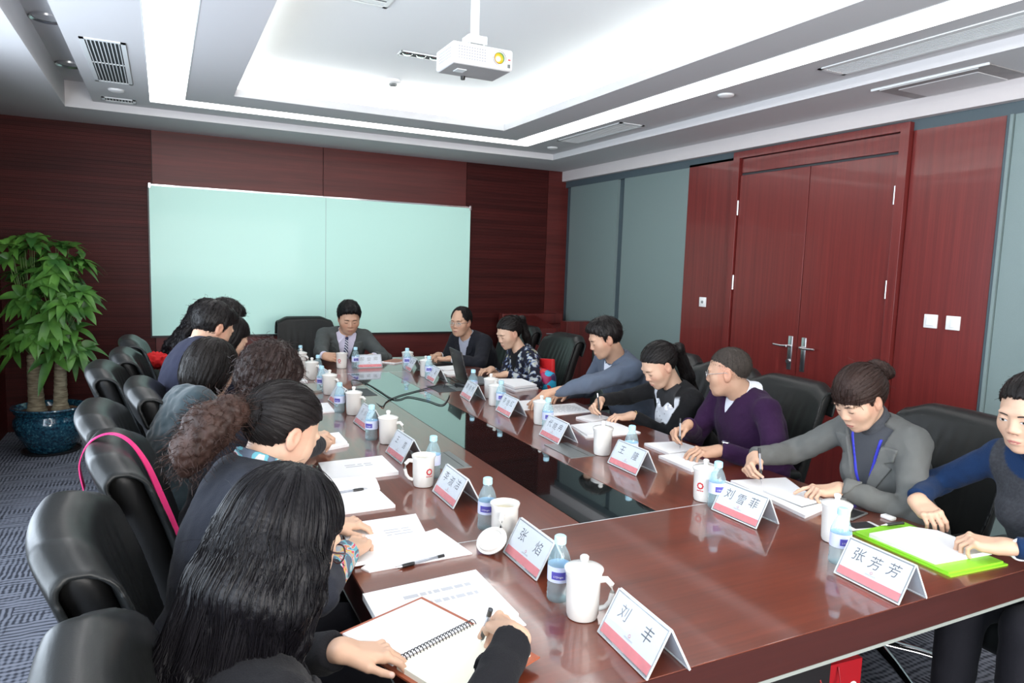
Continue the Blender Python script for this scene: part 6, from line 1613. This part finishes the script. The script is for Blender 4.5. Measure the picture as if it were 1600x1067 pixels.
# man in the grey suit at the head of the table
def tiemat():
    t = NT('striped_tie'); v = t.geo((1, 1, 1)); wv_ = t.n('ShaderNodeTexWave', i_Scale=26.0); wv_.wave_type = 'BANDS'; wv_.bands_direction = 'DIAGONAL'; t.l(v, wv_.inputs['Vector'])
    c = t.ramp(wv_.outputs[0], [(0.0, (0.015, 0.02, 0.07)), (0.62, (0.60, 0.62, 0.70))]); c.node.color_ramp.interpolation = 'CONSTANT'; t.l(c, t.b.inputs['Base Color']); t.b.inputs['Roughness'].default_value = 0.5; return t.m
def ex_E(c):
    Lt = c['Lt']
    applique(c, 'tie', tiemat(), lambda q: np.maximum(np.maximum(np.abs(q[:, 0])-(0.014+0.022*np.clip((Lt-0.06-q[:, 2])/0.25, 0, 1)), q[:, 2]-(Lt-0.030)), -q[:, 1]), off=0.008, inner=True, h=0.0045)
    ctr = c['nb']+c['nax']*0.012+c['Bm'][1]*(c['nr']+0.016); o = MB().sphere((0, 0, 0), 0.015, sc_=(1, 0.8, 1)).build('tie_knot', plain('navy_knot', (0.02, 0.025, 0.08), 0.5), c['root'], smooth=True); o.location = ctr; c['fix'](o)
person('person in grey suit and striped tie at the head of the table', (0.0, -1), (1.40, 6.32), (1.415, 6.130, 0.900), (1.432, 6.010, 1.105), (-0.06, -0.93, -0.34), sex='m', hands={
    'R': dict(wrist=(1.150, 5.600, 0.835), dir=(0.62, -0.78, -0.02), up=(-0.75, -0.45, 0.45), pose='hold'), 'L': dict(wrist=(1.56, 5.76, 0.800), dir=(-0.93, -0.25, -0.05), pose='relax')},
    hair=dict(style='short', col=(0.005, 0.005, 0.0055), t=0.012, amp=0.0018), eyes='down', head_fat=0.005,
    top=dict(kind='suit', col=(0.060, 0.068, 0.068), v0=0.34, vk=0.26, lapel=0.062, inner=(0.50, 0.48, 0.60), cuff=0.04, scuff=M_lilac, fold=0.005, h=0.0072), collar='lilac', extra=ex_E, res=1.15, poles={'R': (-0.25, 0.4, -1), 'L': (0.3, 0.4, -1)}, shw=0.180, nkf=0.60, scale=1.12, ruddy=0.1, brow=1.3)

# --- left side of the table (they face +x), nearest first ------------------------------
# H: long straight black hair, black blazer, writing in the spiral notebook
hl_ = []
for dx, dy, r0 in ((0.0, 0.0, 0.055), (0.045, -0.01, 0.05), (-0.045, -0.01, 0.05)):
    hl_.append([('h', (dx, -0.075+dy, 0.02), r0), ('h', (dx*1.5, -0.105, -0.06), r0)])
pH = held_pen((0.600, 1.300, 0.787), (-0.12, -0.55, 0.78), 'black and white pen held over the cream page of the spiral notebook', clear=True)
def locksH():
    out = []
    base = [((0.035, 1.175), (0.02, 1.10)), ((0.075, 1.145), (0.055, 1.075)), ((0.125, 1.150), (0.115, 1.085)), ((0.005, 1.215), (-0.03, 1.16)), ((0.165, 1.185), (0.175, 1.12))]
    hs_ = [(0.02, -0.085, 0.0), (0.045, -0.07, -0.01), (0.065, -0.045, -0.02), (-0.02, -0.085, 0.0), (0.078, -0.010, -0.03)]
    for (a, b), h_ in zip(base, hs_):
        out.append([('h', h_, 0.042), ('h', (h_[0]*1.15, h_[1]-0.012, -0.085), 0.040), ('w', (a[0], a[1], 0.93), 0.034), ('w', (b[0], b[1], 0.84), 0.030), ('w', (b[0]-0.02, b[1]-0.01, 0.74), 0.018), ('w', (b[0]-0.03, b[1]-0.01, 0.66), 0.004)])
    out.append([('h', (0.070, 0.030, -0.01), 0.016), ('h', (0.078, 0.040, -0.07), 0.017), ('h', (0.080, 0.035, -0.14), 0.016), ('h', (0.078, 0.02, -0.22), 0.013), ('h', (0.075, 0.01, -0.29), 0.003)])
    return out
person('person with long straight black hair and glasses writing in the spiral notebook', (1, 0.12), (0.08, 1.16), (0.105, 1.20, 0.900), (0.185, 1.245, 1.100), (0.86, 0.36, -0.40), hands={
    'R': dict(grip=pH, dir=(0.25, 0.92, -0.22), up=(0.60, -0.05, 0.75), pose='grip'),
    'L': dict(wrist=(0.315, 1.345, 0.812), dir=(0.93, -0.28, -0.10), up=(0.0, 0.1, 1), pose='relax')},
    hair=dict(style='long', col=(0.0055, 0.005, 0.0065), t=0.010, face=0.042, bottom=-0.13, h=0.0036, locks=locksH(), amp=0.0016, fine=200, comb=2200, steps=14, wig=0.06, rough=0.34, loose=(60, 0.05, 0.3, 0.0004)), glasses='dark', eyes='down',
    top=dict(kind='coat', fab='knit', col=(0.010, 0.010, 0.012), cuff=0.012, v0=0.20, vk=0.40, inner=(0.02, 0.02, 0.02), lapel=0.05, fold=0.005, h=0.0058), poles={'R': (0.1, -0.6, -0.9), 'L': (-0.2, 0.8, -0.5)}, res=0.95, nkf=0.80, elbow={'R': (0.40, 0.985, 0.775)})

# G: frizzy brown ponytail, dark wool jacket, colourful blouse
def paint_G(v, lq, arm, Lt): return np.repeat(V3(0.020, 0.022, 0.030)[None], len(v), 0)
def scarfmat():
    t = NT('colourful_cloth'); n_ = t.n('ShaderNodeTexNoise', i_Scale=9.0, i_Detail=1.0, i_Distortion=3.0); t.l(t.coords(), n_.inputs['Vector'])
    c = t.ramp(n_.outputs[0], [(0.0, (0.08, 0.10, 0.14)), (0.40, (0.10, 0.32, 0.38)), (0.47, (0.45, 0.44, 0.42)), (0.52, (0.45, 0.05, 0.12)), (0.57, (0.45, 0.35, 0.08)), (0.63, (0.28, 0.30, 0.34))]); c.node.color_ramp.interpolation = 'CONSTANT'
    t.l(c, t.b.inputs['Base Color']); t.b.inputs['Roughness'].default_value = 0.8; return t.m
M_scarf = scarfmat()
def ex_G(c):
    def sc_f(p):
        t_, rad, fw, sdw = c['ncoord'](p); return (np.abs(rad-(c['nr']+0.016+0.45*np.maximum(0.03-t_, 0)))-0.007)*0.8+0.003*snoise(p, 60, 3) if False else np.maximum(np.abs(rad-(c['nr']+0.016+0.45*np.maximum(0.03-t_, 0)))-0.007+0.003*snoise(p, 60, 3), np.abs(t_-0.022)-0.042)*0.8
    v, q = surf(sc_f, c['nb']-0.13, c['nb']+0.14, 0.005, margin=0.02); c['fix'](np_mesh('scarf', [(v, q)], M_scarf, c['root'], relax=1))
    tie = c['C']+V3(0, -0.122, 0.016)@c['HM']; ch = [(tie, 0.020), (tie+V3(-0.035, -0.015, 0.0), 0.042), (tie+V3(-0.085, -0.03, -0.03), 0.056), (tie+V3(-0.125, -0.035, -0.085), 0.046), (tie+V3(-0.14, -0.04, -0.13), 0.018)]
    def tl_(p):
        d = np.full(len(p), 9.0)
        for (a, ra), (b, rb_) in zip(ch, ch[1:]): d = smin(d, cap(p, a, b, ra, rb_), 0.02)
        return d+0.005*snoise(p, 110, 2)+0.003*snoise(p, 240, 4)
    hmb = hairmat((0.034, 0.0175, 0.0135), 0.5); v, q = surf(tl_, tie-V3(0.25, 0.15, 0.22), tie+0.1, 0.0045); po = c['fix'](np_mesh('ponytail', [(v, q)], hmb, c['root'], {'col': v*V3(0.5, 0.5, 1.5)}))
    strands('frizzy_hair', hmb, po, tl_, v, 520, 0.055, 1.4, 0.0006, 5, 0.25)
    o = MB().sphere((0, 0, 0), 0.026, sc_=(0.8, 1, 1)).build('hair_tie', M_rubber, c['root'], smooth=True); o.location = tie; c['fix'](o)
    A0, E0, W0 = c['arms'][1]; ax = unit(W0-E0)
    for sg in (1, -1):
        A0, E0, W0 = c['arms'][sg]; ax = unit(W0-E0); f_ = lambda p: np.maximum(cap(p, E0, W0, 0.050, 0.040)+0.003*snoise(p, 50, 2), np.maximum((p-(W0-ax*0.012))@ax, -(p-(W0-ax*0.15))@ax))
        v, q = surf(f_, np.minimum(E0, W0)-0.07, np.maximum(E0, W0)+0.07, 0.006); c['fix'](np_mesh('blouse_sleeve', [(v, q)], M_scarf, c['root'], relax=1))
person('person with a frizzy brown ponytail in a dark wool jacket and colourful scarf', (1, 0.1), (0.06, 1.78), (0.125, 1.80, 0.985), (0.272, 1.872, 1.145), (0.84, 0.30, -0.48), hands={
    'R': dict(wrist=(0.445, 1.855, 0.805), dir=(0.62, 0.76, -0.10), up=(0.1, 0, 1), pose='relax'), 'L': dict(wrist=(0.440, 2.085, 0.800), dir=(0.93, -0.12, -0.08), pose='relax')},
    hair=dict(style='tied', col=(0.009, 0.007, 0.007), tie=(0, -0.110, 0.020), t=0.008, locks=[[('h', (0, -0.10, 0.02), 0.022), ('h', (0, -0.122, 0.016), 0.022)]], amp=0.0015), eyes='down',
    top=dict(kind='coat', fab='knit', col=(0.02, 0.022, 0.03), paint=paint_G, cuff=0.13, fold=0.004, h=0.0062), extra=ex_G, poles={'R': (0.1, -0.8, -0.6), 'L': (-0.1, 0.7, -0.6)}, nkf=0.46)

# F: curly dark brown hair, black jacket with white pattern on the cuff
def paint_F(v, lq, arm, Lt):
    c = np.repeat(V3(0.010, 0.010, 0.014)[None], len(v), 0); m = (arm < 0) & (snoise(v, 120, 1.5) > 0.35) & (v[:, 0] > 0.42) & (lq[:, 0] > 0.10); c[m] = V3(0.45, 0.45, 0.42); return c
def ex_F(c):
    def sc_f(p):
        t_, rad, fw, sdw = c['ncoord'](p); return np.maximum(np.abs(rad-(c['nr']+0.014+0.3*np.maximum(0.03-t_, 0)))-0.004, np.abs(t_-0.028)-0.030)*0.8
    v, q = surf(sc_f, c['nb']-0.12, c['nb']+0.13, 0.005, margin=0.02); cc = np.where((snoise(v, 90, 5) > 0.25)[:, None], V3(0.42, 0.02, 0.08), V3(0.05, 0.07, 0.18))
    c['fix'](np_mesh('blouse_collar', [(v, q)], M_cloth, c['root'], {'col': cc}, relax=1))
person('person with short curly dark brown hair and folded hands in a black jacket', (1, 0.12), (0.12, 2.54), (0.235, 2.63, 0.975), (0.352, 2.700, 1.150), (0.86, 0.22, -0.44), hands={
    'R': dict(wrist=(0.585, 2.965, 0.815), dir=(0.45, 0.85, 0.0), up=(0.4, -0.2, 0.9), pose='cup'), 'L': dict(wrist=(0.570, 3.170, 0.810), dir=(0.92, -0.15, 0.0), pose='cup')},
    hair=dict(style='curly', col=(0.019, 0.0105, 0.009), t=0.016, amp=0.003, h=0.004, loose=(420, 0.045, 1.2, 0.0007), drop=0.3), eyes='down',
    top=dict(kind='coat', fab='knit', col=BLK, paint=paint_F, cuff=0.02, h=0.006), extra=ex_F, poles={'R': (0.3, -0.7, -0.5), 'L': (-0.1, 0.6, -0.6)})

# E: dark bob, teal velvet jacket
person('person with a dark straight bob in a teal grey velvet jacket leaning forward', (1, 0.15), (0.02, 3.05), (0.055, 3.15, 0.960), (0.178, 3.205, 1.115), (0.82, 0.40, -0.44), hands={
    'R': dict(wrist=(0.50, 3.45, 0.80), dir=(0.9, 0.3, -0.1), pose='relax'), 'L': dict(wrist=(0.50, 3.55, 0.80), dir=(0.95, 0, -0.1), pose='relax')},
    hair=dict(style='bob', col=(0.010, 0.0075, 0.0065), t=0.012, face=0.050, bottom=-0.125, amp=0.002, loose=(50, 0.04, 0.4, 0.0005)), eyes='down',
    top=dict(kind='coat', fab='velvet', col=(0.024, 0.040, 0.048), cuff=0.02, fold=0.0085, neck=0.020, inf=0.028, h=0.0068), collar=None, poles={'R': (0.2, -0.7, -0.6), 'L': (-0.1, 0.6, -0.6)}, shw=0.160)

# C: man in navy suit bending down
person('person in a navy suit bending low over the table with an ear showing', (1, 0.25), (0.05, 3.62), (0.090, 3.73, 1.060), (0.222, 3.815, 1.240), (0.80, 0.38, -0.50), sex='m', hands={
    'R': dict(wrist=(0.50, 3.95, 0.80), dir=(0.9, 0.2, -0.1), pose='relax'), 'L': dict(wrist=(0.50, 4.10, 0.80), dir=(0.95, 0, -0.1), pose='relax')},
    hair=dict(style='short', col=HB, t=0.010, amp=0.002, loose=(50, 0.03, 0.8, 0.0005), drop=-0.2), eyes='down',
    top=dict(kind='suit', col=(0.016, 0.018, 0.036), v0=0.26, vk=0.28, lapel=0.05, inner=(0.6, 0.6, 0.66), fold=0.005, h=0.0075), collar='white', poles={'R': (0.1, -0.7, -0.6), 'L': (-0.1, 0.6, -0.6)}, shw=0.185, res=1.15, nkf=0.42, bulk=1.2)
# D, B, A: farther along
person('person with smooth black hair mostly hidden between the bob and the navy suit', (1, 0.1), (0.04, 4.20), (0.195, 4.25, 0.955), (0.336, 4.280, 1.135), (0.84, 0.2, -0.52), hands={
    'R': dict(wrist=(0.55, 4.30, 0.80), dir=(0.9, 0.2, -0.1), pose='relax'), 'L': dict(wrist=(0.52, 4.50, 0.80), dir=(0.95, 0, -0.1), pose='relax')},
    hair=dict(style='bob', col=HB, t=0.008, face=0.035, bottom=-0.10, amp=0.0015), top=dict(kind='coat', col=(0.012, 0.012, 0.014)), res=1.3)
person('person with short black hair whose face just shows beyond the navy suit', (1, 0.1), (0.06, 4.74), (0.215, 4.78, 0.990), (0.350, 4.800, 1.195), (0.86, 0.05, -0.45), sex='m', hands={
    'R': dict(wrist=(0.55, 4.70, 0.80), dir=(0.9, 0.2, -0.1), pose='relax'), 'L': dict(wrist=(0.52, 4.95, 0.80), dir=(0.95, 0, -0.1), pose='relax')},
    hair=dict(style='short', col=HB, t=0.014, amp=0.003, loose=(80, 0.03, 0.8, 0.0006), drop=-0.2), top=dict(kind='suit', col=(0.012, 0.012, 0.014)), collar='white', res=1.3)
def locksA():
    out = []
    for k, (x, y, sg) in enumerate(((0.06, 5.22, 0.0), (0.10, 5.16, 1.0), (0.03, 5.28, 2.0))):
        out.append([('h', (0.03-0.03*k, -0.09, 0.01), 0.045), ('w', (0.19-0.02*k, 5.24, 1.13), 0.042), ('w', (0.13-0.02*k+0.012*math.sin(sg), y, 1.06), 0.038), ('w', (x, y-0.01, 0.99), 0.034), ('w', (x-0.035+0.015*math.sin(sg+1), y, 0.93), 0.024), ('w', (x-0.04, y, 0.87), 0.006)])
    return out
person('person with long wavy black hair in black, farthest back on the plant side', (1, 0.0), (0.05, 5.32), (0.160, 5.30, 0.985), (0.275, 5.300, 1.165), (0.84, 0.1, -0.50), hands={
    'R': dict(wrist=(0.52, 5.20, 0.80), dir=(0.9, 0.2, -0.1), pose='relax'), 'L': dict(wrist=(0.52, 5.45, 0.80), dir=(0.95, 0, -0.1), pose='relax')},
    hair=dict(style='long', col=(0.006, 0.005, 0.006), t=0.012, face=0.04, bottom=-0.11, locks=locksA(), frizz=0.006, amp=0.002, loose=(260, 0.05, 1.4, 0.0008), drop=0.4), top=dict(kind='coat', col=(0.014, 0.012, 0.016)), res=1.3)
# ================================================================ strap on the chair, potted plant
pts = [(-0.215, 2.30, 0.92), (-0.225, 2.31, 0.99), (-0.20, 2.31, 1.050), (-0.15, 2.30, 1.075), (-0.10, 2.28, 1.055), (-0.055, 2.25, 0.99), (-0.015, 2.21, 0.89), (0.02, 2.18, 0.78), (0.05, 2.16, 0.68), (0.06, 2.15, 0.60)]
wv = [(0, 0.022, 0), (0, 0.016, 0), (0, 0.010, 0), (0, 0.008, 0.0), (0, 0.008, 0.004), (0.004, 0.010, 0.004), (0.006, 0.014, 0.004), (0.010, 0.022, 0.004), (0.010, 0.032, 0), (0.004, 0.008, 0)]
def cr(P_, n=6):
    out = []; P_ = [Vector(p) for p in P_]
    for i in range(len(P_)-1):
        p0, p1, p2, p3 = P_[max(i-1, 0)], P_[i], P_[i+1], P_[min(i+2, len(P_)-1)]
        for k in range(n):
            t = k/n; out.append(0.5*((2*p1)+(-p0+p2)*t+(2*p0-5*p1+4*p2-p3)*t*t+(-p0+3*p1-3*p2+p3)*t**3))
    return out+[P_[-1]]
ribbon('bag_strap', cr(pts), cr(wv), 0.003, M_pink, 'bright pink strap hanging over the black chair back', 'strap')
o = ribbon('leather_strap', [(0.14, 1.42, 0.50), (0.16, 1.36, 0.53), (0.22, 1.33, 0.535), (0.28, 1.33, 0.53), (0.30, 1.36, 0.50)], [(0, 0, 0.018)]*5, 0.004, M_brownl, 'tan leather bag strap lying on a chair seat beside the dark wool jacket', 'strap')

PX, PY = -0.83, 6.56
pl = empty('potted_plant', (PX, PY, 0)); tag(pl, 'tall leafy green plant with two thick trunks in a glazed blue pot', 'potted plant')
def glaze():
    t = NT('blue_glaze'); v = t.coords('Object'); n_ = t.n('ShaderNodeTexNoise', i_Scale=55.0, i_Detail=4.0, i_Roughness=0.7); t.l(v, n_.inputs['Vector'])
    c = t.ramp(n_.outputs[0], [(0.38, (0.004, 0.018, 0.045)), (0.58, (0.015, 0.085, 0.13)), (0.72, (0.10, 0.26, 0.30))]); t.l(c, t.b.inputs['Base Color'])
    t.b.inputs['Roughness'].default_value = 0.10; t.b.inputs['Coat Weight'].default_value = 0.6; return t.m
MB().lathe([(0.0001, 0.012), (0.15, 0.012), (0.165, 0.03), (0.19, 0.08), (0.235, 0.16), (0.255, 0.23), (0.25, 0.275), (0.232, 0.30), (0.232, 0.315), (0.245, 0.325), (0.245, 0.345), (0.262, 0.352), (0.268, 0.362), (0.262, 0.372), (0.243, 0.372), (0.232, 0.355), (0.225, 0.32), (0.0001, 0.315)], 56).build('pot', glaze(), pl, smooth=True)
MB().lathe([(0.0001, 0.004), (0.19, 0.0), (0.205, 0.006), (0.207, 0.018), (0.195, 0.016), (0.19, 0.010), (0.0001, 0.010)], 48).build('saucer', M_black, pl, smooth=True)
MB().lathe([(0.0001, 0.335), (0.12, 0.332), (0.231, 0.325)], 40).build('soil', plain('soil', (0.10, 0.045, 0.02), 0.95, noise=0.5, nscale=60), pl, smooth=True)
def bark():
    t = NT('pale_bark'); n_ = t.n('ShaderNodeTexNoise', i_Scale=1.0, i_Detail=4.0); t.l(t.coords('Object', (14, 14, 70)), n_.inputs['Vector'])
    c = t.ramp(n_.outputs[0], [(0.35, (0.13, 0.10, 0.06)), (0.65, (0.30, 0.26, 0.17))]); t.l(c, t.b.inputs['Base Color']); t.bump(n_.outputs[0], 0.5, 0.006); t.b.inputs['Roughness'].default_value = 0.85; return t.m
M_bark = bark()
rnd = random.Random(4)
tops = []
for (x, y, r0, h_, lx) in ((-0.085, -0.02, 0.056, 0.44, -0.01), (0.075, -0.05, 0.050, 0.42, 0.012)):
    a = np.array((x, y, 0.32)); b = np.array((x+lx, y, 0.32+h_))
    fnb = lambda p: smin(cap(p, a-V3(0, 0, 0.03), b, r0*1.05, r0*0.82), ell(p, a, (r0*1.2, r0*1.15, 0.06)), 0.04)+0.0016*np.sin(p[:, 2]*160)+0.002*snoise(p, 40, x*9)
    v, q = surf(fnb, a-0.12, b+0.12, 0.009); np_mesh('trunk', [(v, q)], M_bark, pl); tops.append(b)
def leafm(name, a, b):
    t = NT(name); n_ = t.n('ShaderNodeTexNoise', i_Scale=7.0, i_Detail=2.0); t.l(t.coords(), n_.inputs['Vector']); c = t.ramp(n_.outputs[0], [(0.35, a), (0.68, b)])
    t.l(c, t.b.inputs['Base Color']); t.b.inputs['Roughness'].default_value = 0.38; t.b.inputs['Specular IOR Level'].default_value = 0.4; t.b.inputs['Subsurface Weight'].default_value = 0.0; return t.m
M_leafm = leafm('pachira_leaf', (0.022, 0.085, 0.016), (0.085, 0.215, 0.035))
M_stem = plain('green_stem', (0.10, 0.17, 0.05), 0.6)
fol = MB(); st_ = MB()
def leaf(bm, base, d, up, L, W_, droop):
    d = d.normalized(); s_ = d.cross(up).normalized(); n_ = s_.cross(d); rows = []; k = 7
    for i in range(k+1):
        t = i/k; c = base+d*(L*t)-Vector((0, 0, 1))*(droop*L*t*t)+n_*(0.0); wd = W_*(math.sin(math.pi*min(1, t*0.93+0.03)**0.82))*(1.0 if i < k else 0.02)
        cup = 0.22*wd
        rows.append([bm.verts.new(c-s_*wd+n_*cup), bm.verts.new(c), bm.verts.new(c+s_*wd+n_*cup)])
    for a, b in zip(rows, rows[1:]):
        for j in (0, 1): bm.faces.new((a[j], a[j+1], b[j+1], b[j]))
def cluster(p, axis, n, L):
    axis = axis.normalized(); t = axis.cross(Vector((0.3, 0.2, 1))).normalized(); b = axis.cross(t)
    for i in range(n):
        an = 2*math.pi*i/n+rnd.random()*0.5; sp = 0.75+rnd.random()*0.35
        d = axis*math.cos(sp)+(t*math.cos(an)+b*math.sin(an))*math.sin(sp)
        leaf(fol.bm, p, d, axis+Vector((0, 0, 0.3)), L*(0.75+rnd.random()*0.5), L*(0.17+0.05*rnd.random()), 0.40+0.5*rnd.random())
lob = [((-0.12, 0.0, 1.56), (0.17, 0.18, 0.16), 15), ((0.13, -0.02, 1.50), (0.17, 0.18, 0.16), 15), ((0.19, -0.05, 1.20), (0.14, 0.16, 0.18), 11), ((0.0, -0.10, 1.25), (0.16, 0.15, 0.20), 13), ((-0.05, -0.06, 0.98), (0.17, 0.16, 0.14), 11), ((0.13, -0.08, 0.90), (0.14, 0.14, 0.16), 10), ((-0.19, 0.0, 0.88), (0.10, 0.12, 0.11), 5), ((-0.16, 0.0, 1.30), (0.10, 0.12, 0.15), 5), ((0.02, -0.02, 1.42), (0.12, 0.1, 0.1), 6)]
for c, r_, n_ in lob:
    for i in range(n_):
        while True:
            v = Vector((rnd.uniform(-1, 1), rnd.uniform(-1, 1), rnd.uniform(-1, 1)))
            if v.length < 1: break
        p = Vector((c[0]+v.x*r_[0], c[1]+v.y*r_[1], c[2]+v.z*r_[2])); tp_ = Vector(tops[0] if p.x < 0 else tops[1])
        if p.x < -0.24: p.x = -0.24+rnd.random()*0.04
        ax = (p-Vector((c[0]*0.5, 0.05, c[2]-0.10))).normalized()*0.8+Vector((0, -0.15, 0.35))
        cluster(p, ax, rnd.choice((5, 6, 6, 7)), 0.145+0.045*rnd.random())
        mid = (p+tp_)/2+Vector((0, 0, 0.06)); st_.tube([tp_, mid, p], [0.006, 0.0035, 0.002], 5)
fol.build('foliage', M_leafm, pl, smooth=True); st_.build('stem', M_stem, pl, smooth=True)
